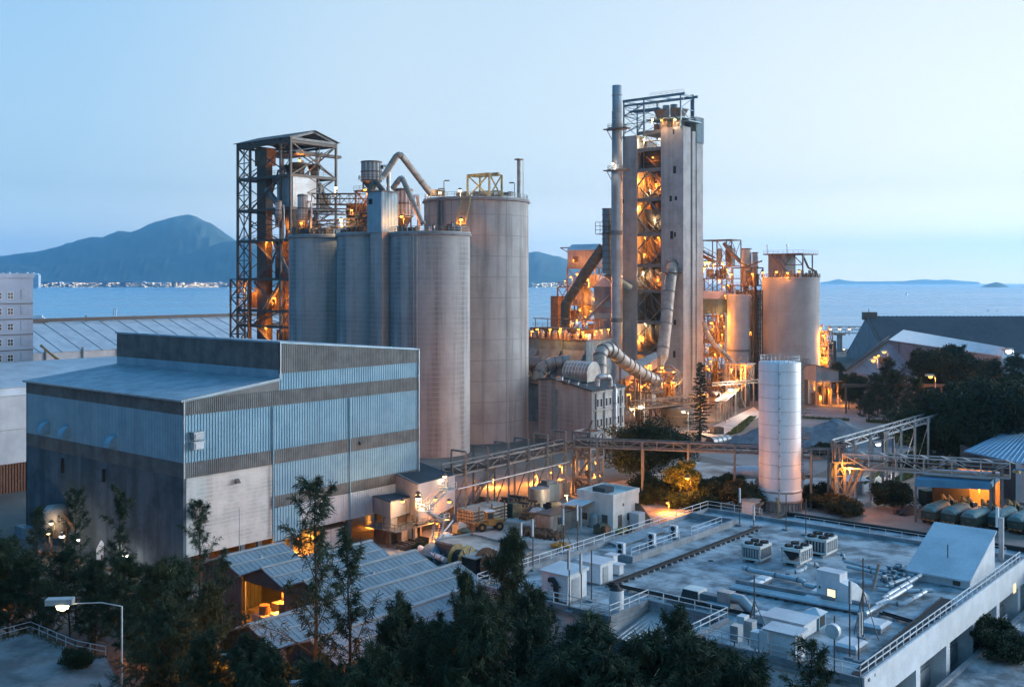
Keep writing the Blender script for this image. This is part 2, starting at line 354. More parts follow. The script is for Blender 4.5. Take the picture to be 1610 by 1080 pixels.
# ================================================================ lamps (made once, copied in loops)
_lm = {}; LAMP_K = .21
def lamp_proto(kind):
    # bracket + shade + bulb; the lamp itself lights what stands round it
    if kind in _lm: return _lm[kind]
    a = MB(); a.beam((0, 0, -1.3), (0, 0, .1), .09); a.beam((0, 0, .05), (.35, 0, .2), .07)
    h = MB(); h.lathe(.4, 0, [(.08, .42), (.2, .36), (.36, .12), (.33, .12), (.18, .3)], 10)
    bulb = MB(); bulb.lathe(.4, 0, [(.01, .3), (.19, .2), (.26, .06), (.2, -.08), (.01, -.16)], 10)
    _lm[kind] = (a.mesh('bracket', M['steel']), h.mesh('shade', M['steel']), bulb.mesh('bulb', ME[kind])); return _lm[kind]
NL = 0
def lamp(p, kind, power, label, group, size=1.0, rz=None, light=True, r=.3):
    global NL; NL += 1
    t = thing('flood_lamp', label, 'lamp', p, rz if rz is not None else rnd.uniform(3, 5.5), group); t.scale = (size,) * 3
    for nm, me in zip(('bracket', 'shade', 'bulb'), lamp_proto(kind)):
        o = bpy.data.objects.new(nm, me); C.objects.link(o); o.parent = t
    if light:
        l = bpy.data.lights.new('lamp_light', 'POINT'); l.energy = power * LAMP_K; l.color = dict(sod=SOD, warm=WARM, cool=COOL)[kind]; l.shadow_soft_size = r
        o = bpy.data.objects.new('lamp_light', l); C.objects.link(o); o.parent = t; o.location = (.4, -.1, -.55)
    return t
def lamps(group, lst):
    for px, py, d, kind, pw, label, *sz in lst:
        lamp(pt(px, py, d), kind, pw, label, group, sz[0] if sz else 1.0)
W8 = 10.0     # watts per unit of brightness

# ================================================================ the big process hall
C0 = Vector((-46.9, 151, 0))
GH = 3.6
def hz(py, s=151.0): return zz(py, s)
hall = thing('process_hall', 'large blue and grey corrugated process hall with concrete base and raised roof block', 'industrial hall', C0)
LX, LY = 47.0, 47.6
Z = dict(base=0, b1a=hz(752), b1b=hz(728), b2a=hz(653), eave=hz(630))
s1 = 16.8; zroof1 = zz(596, 163.9); ztop = zz(537, 163.9); ztop2 = zz(548, 187.1); zub = zz(587, 163.9)
# concrete base, the walls of the lower storey
mb = MB(); mb.prism([(0, 0, -.5), (0, LY, -.5), (0, LY, Z['b1a']), (0, 0, Z['b1a'])], (.5, 0, 0)); mb.build('dark_base_wall', M['wallgrey'], hall, 'weathered dark grey concrete base wall')
mb = MB(); mb.box(.5, -.02, 4.2, 15.6, .5, Z['b1a']); mb.build('pale_base_wall', M['wallwhite'], hall, 'pale grey block base wall')
mb = MB(); mb.box(0, LY - .5, 0, LX, LY, Z['eave']); mb.box(LX - .5, .6, 5, LX, LY - .5, zub); mb.build('rear_wall', M['wallgrey'], hall)
mb = MB()
for k in range(6): mb.box(.6 + k * 3.1, .1, -.3, 1.3 + k * 3.1, .8, 4.2)
for x in (19, 25, 31, 37.5, 43.5, 46.3): mb.box(x, .1, 0, x + .7, .9, 4.2); mb.box(x, 9, 0, x + .7, 9.8, 4.2)
mb.builds('column', M['wallgrey'], hall)
mb = MB(); mb.box(0.6, 16, 0, LX - .6, 16.3, 12); mb.box(.6, .6, 4.6, LX - .6, LY - .6, 4.9); mb.build('inner_wall', M['concrete'], hall)
# cladding: left face (dark) and right face
mb = MB(); mb.ribs((0, LY), (0, 0), Z['b1b'], Z['b2a'], (-1, 0), .42, .08); mb.box(.1, 0.1, Z['b1b'], .2, LY, Z['b2a']); mb.build('blue_cladding', M['clad'], hall)
mb = MB(); mb.ribs((0, LY), (0, -.25), Z['b1a'], Z['b1b'], (-1, 0), .35, .06); mb.ribs((-.02, LY), (-.02, -.25), Z['b2a'], Z['eave'], (-1, 0), .35, .06)
mb.ribs((-.1, -.25), (LX, -.25), Z['b1a'], Z['b1b'], (0, -1), .35, .06); mb.ribs((-.1, -.25), (LX, -.25), Z['b2a'], zz(628, 151), (0, -1), .35, .06)
mb.ribs((s1, -.25), (LX, -.25), zub, ztop, (0, -1), .35, .06, zub, ztop2)
mb.ribs((s1 - .05, LY), (s1 - .05, 0), zroof1 + 1.4, ztop, (-1, 0), .35, .06)
mb.build('grey_band_cladding', M['band'], hall)
mb = MB(); mb.ribs((0, -.1), (LX, -.1), Z['b1b'], Z['b2a'], (0, -1), .5, .1); mb.ribs((s1, -.1), (LX, -.1), zz(628, 151), zub, (0, -1), .5, .1)
mb.ribs((15.6, -.1), (LX, -.1), hz(795, 164.2), Z['b1a'], (0, -1), .5, .1); mb.box(.2, .1, 9.1, LX, .3, Z['b2a']); mb.box(s1, .1, Z['b2a'], LX, .3, zub); mb.build('pale_cladding', M['clad'], hall)
mb = MB(); zt = hz(795, 164.2)
mb.ribs((15.6, -.12), (21, -.12), 3.6, zt - .1, (0, -1), .5, .1); mb.build('blue_cladding', M['clad'], hall)
mb = MB(); mb.ribs((21, -.12), (LX, -.12), 4.4, zt - .1, (0, -1), .5, .1); mb.build('white_cladding', M['cladwhite'], hall)
mb = MB(); mb.ribs((15.5, -.25), (LX, -.25), zt, zt + 1.75, (0, -1), .35, .06); mb.build('grey_band_cladding', M['band'], hall)
# raked infill under the low roof, right face
mb = MB(); mb.prism([(0, -.12, zz(628, 151)), (s1, -.12, zz(628, 151)), (s1, -.12, zroof1)], (0, .3, 0)); mb.build('raked_cladding', M['band'], hall)
mb = MB(); mb.ribroof((s1, -.3, zroof1), (s1, LY + .3, zroof1), (-.35, LY + .3, Z['eave']), (-.35, -.3, Z['eave']), .8, .06, .25); mb.build('low_roof', M['hallroof'], hall)
mb = MB(); mb.ribroof((s1 - .2, -.35, ztop), (s1 - .2, LY + .3, ztop), (LX + .2, LY + .3, ztop2), (LX + .2, -.35, ztop2), 1.0, .06, .25); mb.build('high_roof', M['hallroof'], hall)
mb = MB(); mb.box(s1, .3, zub, s1 + .3, LY, ztop - .2); mb.box(LX - .3, .3, zub, LX, LY, ztop2 - .3); mb.box(s1, LY - .3, zub, LX, LY, ztop2); mb.build('upper_wall', M['band'], hall)
mb = MB(); mb.ribs((s1 - .05, LY), (s1 - .05, 0), zroof1, zroof1 + 1.4, (-1, 0), .4, .06); mb.build('flashing_strip', M['clad'], hall)
mb = MB()
for py, y in ((630, -.3),): mb.beam((-.3, -.3, Z['eave'] + .05), (-.3, LY, Z['eave'] + .05), .12); mb.beam((-.3, -.35, Z['eave'] + .1), (s1, -.35, zroof1 + .1), .12)
mb.beam((-.06, -.3, Z['b1a']), (-.06, -.3, Z['eave']), .18); mb.beam((LX, -.33, 4.5), (LX, -.33, ztop2), .18); mb.beam((s1, -.4, zroof1), (s1, -.4, ztop), .15); mb.builds('corner_trim', M['galv'], hall)
mb = MB()
for x in (15.45, 31): mb.tube([(x, -.36, 4.6 if x > 15 else 4.3), (x, -.36, Z['b2a'] - .1)], .11, 8)
mb.builds('downpipe', M['clad'], hall)
mb = MB(); mb.box(-.55, -.4, Z['eave'] - .15, -.3, LY + .3, Z['eave'] + .1); mb.build('gutter', M['galv'], hall)
for x, z in ((8.5, 13.6), (22.4, 9.9), (33, 16.5)): mb = MB(); mb.prism([(x, -.3, z), (x, -.9, z + .1), (x, -.3, z + .7)], (.7, 0, 0)); mb.build('wall_vent', M['steel'], hall)
# quarter-round vent hoods
for px, py in ((75, 670), (107, 677), (180, 692)):
    y = 0; best = None
    for k in range(480):
        q = U(C0, 0, k * .1); X = CX + q.x / q.y * F
        if abs(X - px) < .6: best = (k * .1, zz(py, q.y)); break
    y, z = best
    mb = MB(); mb.prism([(-.02, y - .8, z - .9), (-.02, y - .8, z + .8)] + [(-1.5 * math.sin(k * .314), y - .8, z - .9 + 1.7 * math.cos(k * .314)) for k in range(6)], (0, 1.6, 0)); mb.box(-.3, y - .9, z + .78, 0, y + .9, z + .95)
    mb.build('vent_hood', M['clad'], hall)
for y, z0, z1 in ((34.5, 14.8, 12.4), (21.5, 14.5, 12.5)):
    mb = MB(); mb.beam((-.3, y, z1), (-.3, y, z0), .35); mb.build('pipe_stub', M['dark'], hall)
z = hz(800, 152.5); mb = MB(); mb.prism([(1.2, -.03, z - 1)] + [(1.2, -.05 - 1.5 * math.sin(k * .314), z - 1 + 2 * math.cos(k * .314)) for k in range(6)], (1.7, 0, 0)); mb.build('vent_hood', M['duct'], hall)
for dz, m_ in ((685, 'galv'), (700, 'cladwhite')):
    mb = MB(); z = hz(dz, 152); mb.box(1.0, -1.2, z - .5, 2.6, -.2, z + .55); mb.box(.9, -1.3, z + .5, 2.7, -.2, z + .62); mb.box(1.2, -1.3, z - .35, 2.4, -1.2, z + .35); mb.build('wall_unit', M[m_], hall)
# orange glow of lit stalls under the hall
lamps('lamps inside the hall undercroft', [(552, 838, 186, 'sod', 8400, 'orange lamp under the hall by the yellow columns', .7), (585, 826, 188, 'sod', 7000, 'orange lamp under the hall nearest the stair tower', .7), (470, 846, 171, 'sod', 5000, 'orange lamp in the dark bay behind the white shed door', .6), (410, 868, 163, 'sod', 1800, 'orange lamp behind the slit at the foot of the pale wall', .5)])
# door shed against the hall foot
t = thing('tool_shed', 'small flat roofed shed with white double doors at the foot of the hall', 'shed', at(497, 868))
mb = MB(); mb.box(0, 0, 0, 6, 3.5, 3.4); mb.build('wall', M['darkclad'], t); mb = MB(); mb.box(-.4, -.4, 3.4, 6.4, 3.9, 3.6); mb.build('roof', M['slate'], t)
for x in (.3, 3.1): mb = MB(); mb.box(x, -.08, .1, x + 2.7, 0, 3.2); mb.build('door', M['white'], t)

# ================================================================ left edge: flats, sheds, far warehouse
bl = thing('apartment_block', 'pale lilac multi storey block with square windows at the edge of the plant', 'building', ad(52, 255)); bl.scale = (1.19,) * 3
mb = MB(); mb.box(-40, 0, 0, 0, 16, 37.4); mb.build('wall', M['block'], bl)
mb = MB(); mb.box(-40.2, -.2, 37.4, .2, 16.2, 37.4 + .9); mb.build('parapet', M['block'], bl)
wf = MB(); wp = MB()
nfl = 11
for k in range(nfl):
    z = 2.2 + k * 3.1
    for x, ww, hh in ((-1.7, 1.4, 1.7), (-4.6, 1.1, 1.3), (-6.7, .7, 1.3), (-9.1, 1.1, 1.3), (-10.9, .8, 1.3), (-14.5, 1.2, 1.3), (-18, 1.2, 1.3)):
        f = MB(); f.box(x - ww / 2 - .1, -.08, z - .1, x + ww / 2 + .1, .1, z + hh + .1); fo = None
        if z < 12: continue
        fo = f.build('window', M['white'] if x != -1.7 else M['galv'], bl)
        g = MB()
        if x == -1.7: g.box(x - ww / 2, -.1, z, x + ww / 2, -.085, z + hh)
        else:
            for a in (-1, 1):
                for c in (0, 1): g.box(x + a * ww / 4 - ww / 5, -.1, z + c * hh / 2 + .06, x + a * ww / 4 + ww / 5, -.085, z + (c + 1) * hh / 2 - .06)
        g.build('pane', M['glass'] if x != -1.7 else M['block'], fo)
mb = MB()
for k in range(nfl): mb.box(-40, -.12, 1.2 + k * 3.1, 0, 0, 1.32 + k * 3.1)
mb.build('ledge', M['rust'], bl)
# white barrel roofed shed between hall and flats
t = thing('white_store', 'tall white sheeted store over a rust brown plinth behind the hall', 'warehouse', ad(38, 221))
L = 70; prof = [(0, 6.0), (0, 13), (0, 20), (.6, 21.6), (26, 25.0)]
mb = MB(); vs = [(x, y, z) for y, z in prof for x in (-45, L)]
mb.add(vs, [(2 * i, 2 * i + 1, 2 * i + 3, 2 * i + 2) for i in range(len(prof) - 1)]); mb.build('wall', M['cladwhite'], t)
mb = MB()
for k in (1, 2, 3): mb.beam((-45, prof[k][0] - .06, prof[k][1]), (L, prof[k][0] - .06, prof[k][1]), .12)
mb.builds('sheet_lap', M['galv'], t)
mb = MB(); mb.ribs((-45, .2), (L, .2), 0, prof[0][1], (0, -1), .6, .12); mb.build('plinth', M['brick'], t)
# long warehouse by the shore
t = thing('long_warehouse', 'long pale warehouse with ribbed curved roof in front of the sea', 'warehouse', ad(30, 318))
zr, ze = zz(521, 340) + 0.0, zz(557, 318)
mb = MB(); prof = [(0, ze), (13, ze + 4.2), (26, ze + 8.2)]
n = 30
for i in range(n + 1): pass
vs = [(-40 + 200 * i / n, y, z) for i in range(n + 1) for y, z in prof]; k = len(prof)
mb.add(vs, [(i * k + j, (i + 1) * k + j, (i + 1) * k + j + 1, i * k + j + 1) for i in range(n) for j in range(k - 1)], True); mb.build('roof', M['cladwhite'], t)
mb = MB()
for i in range(n + 1):
    for j in range(k - 1): mb.beam(Vector(vs[i * k + j]) + Vector((0, 0, .05)), Vector(vs[i * k + j + 1]) + Vector((0, 0, .05)), .14)
mb.build('roof_rib', M['greysteel'], t)
mb = MB(); mb.beam((-40, 26, ze + 9.0), (160, 26, ze + 9.0), .9, 1.2); mb.build('ridge_vent', M['steel'], t)
mb = MB(); mb.box(-40, .2, 0, 160, 1, ze); mb.build('wall', M['white'], t)
mb = MB()
for i in range(-40, 160, 12): mb.beam((i, 0, 0), (i, 0, ze + 1.2), .45)
mb.builds('post', M['greysteel'], t)
t = thing('mobile_crane', 'small yellow crane jib leaning at the long warehouse wall', 'crane', ad(64, 312))
mb = MB(); a, b = (0, 0, zz(548, 312) + 1), (6, 0, zz(572, 312)); mb.beam(a, b, .5); mb.beam((0, 0, zz(560, 312) + 3), (7.5, 0, zz(575, 312)), .3); mb.beam(a, (0.5, 0, zz(562, 312) + 3), .6); mb.beam(b, (6, 0, 0), .9); mb.build('jib', M['yelsteel'], t)
mb = MB(); mb.box(4, -1.2, 0, 9, 1.2, 2.4); mb.box(7.2, -1, 2.4, 8.8, 1, 4); mb.build('body', M['yellow'], t)

# ================================================================ jetty, ship, far shore
D = 620
t = thing('jetty', 'low dark jetty with lamp posts in the sea behind the warehouse', 'jetty', ad(140, D, 0), 0)
L = 62; mb = MB(); mb.box(-L, -2, zz(513, D) - .8, 75, 2, zz(513, D)); mb.build('deck', M['concrete'], t)
mb = MB()
for x in range(-60, 75, 9): mb.beam((x, 0, -2.5), (x, 0, zz(513, D) - .8), .9)
mb.builds('pile', M['concrete'], t)
mb = MB()
for px in (135, 211):
    x = (px - 140) / F * D; z = zz(513, D)
    for s in (-1, 1): mb.beam((x + s * .7, 0, z), (x + s * .3, 0, zz(496, D)), .3)
    for k in range(4): mb.beam((x - .6, 0, z + 1.3 * k), (x + .6, 0, z + 1.3 * k + 1), .2)
mb.build('mast', M['rust'], t)
for px in (179, 182.5):
    t = thing('dock_crane', 'slim white twin dock mast on the jetty' if px < 180 else 'slim white twin dock mast on the jetty beside its pair', 'crane', ad(px, D + 3, zz(513, D)), 0, 'white masts on the jetty')
    h = zz(485, D) - zz(513, D); mb = MB(); mb.beam((0, 0, 0), (0, 0, h), .55); mb.build('mast', M['white'], t); mb = MB(); mb.beam((-.5, 0, h - .8), (.9, 0, h), .3); mb.box(-.9, -.6, 0, .9, .6, 1.2); mb.build('boom', M['white'], t)
ORD = ['first', 'second', 'third', 'fourth', 'fifth', 'sixth', 'seventh', 'eighth', 'ninth', 'tenth']
for i, px in enumerate((65, 79, 96, 110, 127, 147, 163)): lamp(pt(px, 511, D - 3), 'warm', 0, ORD[i] + ' warm lamp along the low jetty counting from the flats', 'lamps along the jetty', 2.6, light=False)
for i, (px, py) in enumerate(((165, 507), (170, 509), (167, 502))): lamp(pt(px, py, D - 3), 'warm', 0, ['bright jetty lamp beside the white masts', 'lower jetty lamp touching the white masts', 'highest jetty lamp beside the white masts'][i], 'lamps along the jetty', 2.8, light=False)
t = thing('ferry', 'grey white ferry passing behind the flats on the sea', 'ship', ad(58, 1150, -2.5), R(8))
mb = MB(); mb.prism([(-11, -3, .2), (-12, -3, 4), (14, -3, 5), (9, -3, .2)], (0, 6, 0)); mb.build('hull', M['greysteel'], t)
mb = MB(); mb.box(-9, -2.6, 4.2, 8, 2.6, 7.2); mb.box(-3, -2, 7.2, 6, 2, 9.6); mb.build('cabin', M['white'], t)
for i, (px, py, l) in enumerate(((838, 453, 11), (879, 451.5, 6), (1554, 489, 2.5), (1568, 489, 2.0), (1426, 464, 9))):
    q = at(px, py, -2.5); t = thing('small_boat', ['pale boat on the sea beside the big silo', 'dark boat on the sea under the far hill', 'tiny buoy boat on the open sea', 'dark marker boat beside the tiny buoy boat', 'dark speck of a boat on the bright sea'][i], 'boat', q, R(12 * i))
    mb = MB(); mb.prism([(-l, -l * .25, 0), (-l * 1.05, -l * .25, l * .3), (l * 1.2, -l * .25, l * .4), (l * .8, -l * .25, 0)], (0, l * .5, 0)); mb.build('hull', M['greysteel' if i % 2 else 'white'], t)
    mb = MB(); mb.box(-l * .6, -l * .2, l * .3, l * .3, l * .2, l * .75); mb.beam((0, 0, l * .7), (0, 0, l * 1.5), l * .08); mb.build('cabin', M['white'], t)
# lights of the far shore: nobody could count them
mb = MB(); r3 = random.Random(5); d = 8600
for k in range(1100):
    px = r3.choice((r3.uniform(50, 372), r3.gauss(240, 60), r3.gauss(110, 40), r3.uniform(835, 892), r3.gauss(320, 25))); y = r3.choice((456, 455, 454, 452, 449, 446)) + r3.uniform(-1.4, 1.0); s = r3.uniform(.7, 2.6)
    if 372 < px < 835 or px < 45 or px > 893: continue
    q = pt(px, min(y, 456), d - r3.uniform(0, 60)); mb.box(q.x - s, q.y - s, q.z - s, q.x + s, q.y + s, q.z + s)
tag(mb.build('shore_lights', emit('far lights', (1, .78, .5), .7)), kind='stuff')
mb = MB()
for k in range(90):
    px = r3.uniform(50, 375); q = ad(px, 8900, 0); wd = r3.uniform(20, 120); mb.box(q.x - wd, q.y, 0, q.x + wd, q.y + 60, r3.uniform(10, 48))
tag(mb.build('far_shore_town', M['block']), kind='stuff')
for i, (px, w, y) in enumerate(((3, 5, 431), (13, 6, 430), (24, 6, 431), (33, 5, 433), (41, 5, 430), (50, 7, 430.5), (58, 5, 432))):
    q = ad(px, 8000, 0); t = thing('tower_block', ORD[i] + ' white far tower block in the row above the flats', 'building', q, 0, 'far white tower blocks')
    wd = w / F * 8000 / 2; h = zz(y, 8000); mb = MB(); mb.box(-wd, 0, -2.5, wd, 40, h); mb.box(-wd * .4, 5, h, wd * .4, 30, h + 10); mb.build('wall', M['white'], t)
    mb = MB()
    for k in range(9): mb.box(-wd * .9, -1, h * (.1 + k * .095), wd * .9, 0, h * (.13 + k * .095))
    mb.build('window', M['glass'], t)
for i, (px, py) in enumerate(((1550, 443), (1567, 442), (1575, 443.5), (1370, 443), (1365, 443.5), (1537, 443))):
    pass
# ================================================================ silo row
def silo(name, label, px, d, rpx, topd, m, lipr=.25):
    r = rpx / F * d; t = thing(name, label, 'silo', ad(px, d)); z = topd
    mb = MB(); mb.lathe(0, 0, [(r, 0), (r, z)], 72); mb.lathe(0, 0, [(r, z), (r + lipr, z + .02), (r + lipr, z + .5), (.01, z + .5)], 72, False); mb.build('shell', m, t)
    return t, r, z
def ringrail(r, z, n=32, h=1.1, x=0, y=0, a0=0, a1=360, w=.07):
    mb = MB(); P = [Vector((x + r * math.cos(R(a0 + (a1 - a0) * k / n)), y + r * math.sin(R(a0 + (a1 - a0) * k / n)), z)) for k in range(n + 1)]
    for p, q in zip(P, P[1:]):
        mb.beam(p, p + Vector((0, 0, h)), w)
        for m_ in (.5, 1): mb.beam(p + Vector((0, 0, h * m_)), q + Vector((0, 0, h * m_)), w)
    return mb
zt3 = zz(366, 262)
sC, rC, _ = silo('concrete_silo', 'pale concrete silo nearest the hall, in front of the widest silo', 676.5, 272, 62.5, zt3, M['concrete'])
sB, rB, _ = silo('concrete_silo', 'grey concrete silo half hidden behind the square lift shaft', 590, 285.2, 59.5, zt3 + .4, M['concrete'])
sA, rA, _ = silo('concrete_silo', 'grey concrete silo next to the dark steel tower', 512, 298.3, 57, zt3 + .4, M['concrete'])
sD, rD, zD = silo('concrete_silo', 'widest and tallest concrete silo, banded with joints, behind the pale one', 749, 298, 82, zz(311, 283), M['concrete_big'])
for s_ in (sA, sB, sC, sD): s_['group'] = 'concrete storage silos'
for t, r, z in ((sA, rA, zt3 + .9), (sB, rB, zt3 + .9), (sC, rC, zt3 + .5), (sD, rD, zD + .5)):
    ringrail(r - .2, z, 40, 1.2, w=.09).build('railing', M['greysteel'], t)
    mb = MB(); mb.lathe(0, 0, [(r + .02, z - 1.1), (r + .55, z - .9), (r + .55, z - .62), (r, z - .6)], 72, False); mb.build('rim', M['curb'], t)
# vertical flutes and pipes on the pale silo
mb = MB()
for a in (196, 200, 205): x, y = (rC + .1) * math.cos(R(a)), (rC + .1) * math.sin(R(a)); mb.beam((x, y, 0), (x, y, zt3), .55, .35)
mb.builds('pilaster', M['concrete'], sC)
mb = MB()
for a in (178, 183): x, y = (rD + .25) * math.cos(R(a)), (rD + .25) * math.sin(R(a)); mb.tube([(x, y, zD - 14), (x, y, zD)], .28, 8)
mb.builds('drain_pipe', M['greysteel'], sD)
# cluttered decks: each machine on the decks a thing
def deckbox(px, py, d, wpx, hpx, m, label, name='deck_machine', cat='machine', rz=YAW, dep=None, grp='machinery on the silo decks'):
    q = ad(px, d, zz(py, d)); wd = wpx / F * d; h = hpx / F * d; dp = dep or wd * .8
    t = thing(name, label, cat, q, rz, grp); mb = MB(); mb.box(-wd / 2, -dp / 2, .15, wd / 2, dp / 2, h); mb.build('housing', M[m], t)
    mb = MB(); mb.box(-wd / 2 - .1, -dp / 2 - .1, h, wd / 2 + .1, dp / 2 + .1, h + .15); mb.build('lid', M['greysteel'], t)
    mb = MB(); mb.tube([(-wd * .2, -dp / 2 - .2, 0), (-wd * .2, -dp / 2 - .2, h * 1.25), (wd * .35, -dp / 2 - .2, h * 1.3)], min(.25, h * .14), 8); mb.build('pipe', M['steel'], t); return t
zc = 365
for px, w, h, m, l in ((632, 12, 8, 'rust', 'rusty brown drive box on the pale silo beside the lift shaft head'), (650, 14, 6, 'steel', 'low dark drive box on the pale silo behind its railing'), (679, 8, 9, 'white', 'small white cabinet on the deck of the pale silo'), (694, 13, 6, 'rust', 'low rusty drive box on the pale silo beside the white cabinet'), (708, 9, 11, 'steel', 'dark tall drive box on the pale silo near the stair to the wide silo'), (721, 9, 7, 'duct', 'dusty drive box on the far right rim of the pale silo')):
    deckbox(px, 364.5, 268, w, h, m, l)
for px, w, h, m, l in ((686, 22, 9, 'rust', 'rusty machine house on the wide silo behind the pipe foot'), (768, 40, 6, 'greysteel', 'long low grey cover on the wide silo under the yellow gantry'), (727, 16, 5, 'steel', 'low dark box on the wide silo left of the yellow gantry'), (800, 12, 5, 'greysteel', 'small grey box on the wide silo right of the yellow gantry')):
    deckbox(px, 309, 297, w, h, m, l)
for px, w, h, m, l in ((468, 14, 10, 'rust', 'rusty drive house on the silo by the steel tower'), (488, 20, 8, 'steel', 'dark drive house under the ribbed filter by the steel tower'), (514, 16, 9, 'rust', 'brown drive house beside the lower belt bridge'), (547, 18, 8, 'steel', 'dark drive house under the belt bridge near the lift shaft'), (566, 10, 12, 'rust', 'rusty upright drive box against the lift shaft')):
    deckbox(px, 369, 291, w, h, m, l)
# square lift shaft with metal head house
q = ad(596, 271.5); t = thing('lift_shaft', 'square shaft with ribbed pale metal head house between two silos', 'shaft', U(q, -1.6, -2.8))
wv = 5.6; zl = zz(366, 271); zu = zz(303, 271)
mb = MB(); mb.box(0, 0, 0, 3.6, 4.4, zl); mb.build('shaft', M['concrete'], t)
mb = MB(); mb.box(.1, .1, zl, 5.4, 5.2, zu); mb.ribs((-.15, 5.4), (-.15, -.1), zl + .02, zu, (-1, 0), .5, .1); mb.ribs((-.15, -.1), (5.5, -.1), zl + .02, zu, (0, -1), .5, .1); mb.build('head_house', M['clad'], t)
mb = MB(); mb.box(-.4, -.4, zu, 5.8, 5.6, zu + .3); mb.build('roof', M['band'], t)
mb = MB(); mb.box(-.3, 3.4, zu - 3, -.12, 4.8, zu - 1.6); mb.build('louvre', M['dark'], t)
# ribbed dust filters
def filt(px, pyt, pyb, rpx, d, label):
    q = ad(px, d, zz(pyb, d)); r = rpx / F * d; h = zz(pyt, d) - zz(pyb, d)
    t = thing('dust_filter', label, 'dust filter', q, YAW, 'ribbed dust filters over the silos'); mb = MB(); n = 14
    vs = []; fs = []
    for k in range(n * 4):
        a = 2 * math.pi * k / (n * 4); rr = r * (1.0 if k % 4 in (1, 2) else .9)
        vs += [(rr * math.cos(a), rr * math.sin(a), h * .3), (rr * math.cos(a), rr * math.sin(a), h)]
    m_ = n * 4; fs = [(2 * k, (2 * k + 2) % (2 * m_), (2 * k + 3) % (2 * m_), 2 * k + 1) for k in range(m_)]
    mb.add(vs, fs); mb.lathe(0, 0, [(r * .95, h), (.01, h + .2)], 24, False); mb.build('drum', M['chim'], t)
    mb = MB(); mb.lathe(0, 0, [(r * .92, h * .3), (r * .3, .2)], 16); mb.build('cone', M['steel'], t)
    mb = MB()
    for z in (.32, .62, .95): mb.lathe(0, 0, [(r * 1.0, h * z), (r * 1.06, h * z), (r * 1.06, h * z + .3), (r * 1.0, h * z + .3)], 24, False)
    mb.builds('hoop', M['steel'], t)
    mb = MB()
    for a in (45, 135, 225, 315): mb.beam((r * .8 * math.cos(R(a)), r * .8 * math.sin(R(a)), 0), (r * .8 * math.cos(R(a)), r * .8 * math.sin(R(a)), h * .35), .3)
    mb.builds('leg', M['steel'], t)
    mb = MB(); mb.tube([(r * .6, -r * .9, h * .8), (r * 1.1, -r * 1.0, h * .85), (r * 1.25, -r * 1.1, h * .6), (r * 1.25, -r * 1.1, 0)], r * .22, 10); mb.build('outlet_duct', M['galv'], t)
    ringrail(r * 1.25, h * .36, 20, 1.1, w=.08).build('railing', M['steel'], t)
    return t
filt(584, 254, 300, 16, 288, 'tall ribbed rusty dust filter standing above the lift shaft')
filt(634, 297, 362, 15, 276, 'ribbed dust filter between the lift shaft and the wide silo')
filt(476, 306, 366, 8, 293, 'slim ribbed dust filter above the silo by the steel tower')
filt(438, 316, 358, 5, 301, 'smallest ribbed dust filter inside the edge of the steel tower')
t = thing('filter_stand', 'rusty steel stand under the tall ribbed dust filter', 'stand', ad(584, 288, zz(366, 288)))
h = zz(300, 288) - zz(366, 288); mb = MB()
for x, y in ((-3, -3), (3, -3), (3, 3), (-3, 3)): mb.beam((x, y, 0), (x, y, h), .4)
mb.builds('leg', M['steel'], t); mb = MB(); mb.box(-3.4, -3.4, h - .3, 3.4, 3.4, h - .02); mb.box(-3.4, -3.4, h * .45, 3.4, 3.4, h * .45 + .2); mb.build('deck', M['steel'], t)
mb = MB(); mb.lattice((-3, -3), (3, -3), 0, h, 2, .2); mb.lattice((-3, 3), (-3, -3), 0, h, 2, .2); mb.build('bracing', M['rust'], t)
mb = MB(); mb.rail([(-3.4, -3.4, h), (3.4, -3.4, h)], w=.08); mb.rail([(-3.4, 3.4, h), (-3.4, -3.4, h)], w=.08); mb.build('railing', M['greysteel'], t)
# bent feed pipes
def pipe(name, label, cat, pts, r, m, n=10, grp=None, flange=0, loc0=None):
    P = [Vector(p) for p in pts]; o = P[-1].copy() if loc0 is None else loc0; mb = MB(); mb.tube([p - o for p in P], r, n)
    t = thing(name, label, cat, o, 0, grp); mb.build('pipe', M[m], t)
    if flange:
        mb = MB()
        for a, b in zip(P, P[1:]):
            L = (b - a).length; k = max(1, int(L / flange))
            for i in range(1, k + 1):
                c = a.lerp(b, i / (k + .5)) - o; dr = (b - a).normalized() * (.1 * max(1, r)); mb.tube([c - dr, c + dr], r * 1.12, n)
        mb.builds('flange', M['greysteel'], t)
    return t
pipe('feed_pipe', 'tall bent feed pipe arching from the ribbed filter to the wide silo', 'pipe', [pt(603, 278, 286), pt(623, 246, 286), pt(627, 243.5, 286), pt(632, 246, 287), pt(678, 306, 290)], .85, 'duct', 12, flange=9)
pipe('feed_pipe', 'lower bent feed pipe dropping onto the deck of the pale silo', 'pipe', [pt(617, 297, 273), pt(628, 282, 272), pt(631, 280, 272), pt(634, 283, 272), pt(662, 347, 268), pt(666, 353, 268)], .7, 'duct', 12, flange=8)
pipe('feed_pipe', 'dark short bent pipe in front of the lift shaft head', 'pipe', [pt(580, 303, 275), pt(587, 286, 276), pt(590, 285, 276), pt(602, 300, 275)], .7, 'steel', 10)
pipe('feed_pipe', 'thin inclined spout behind the ribbed filter at the lift shaft', 'pipe', [pt(582, 305, 287), pt(563, 345, 287)], .5, 'rust', 8)
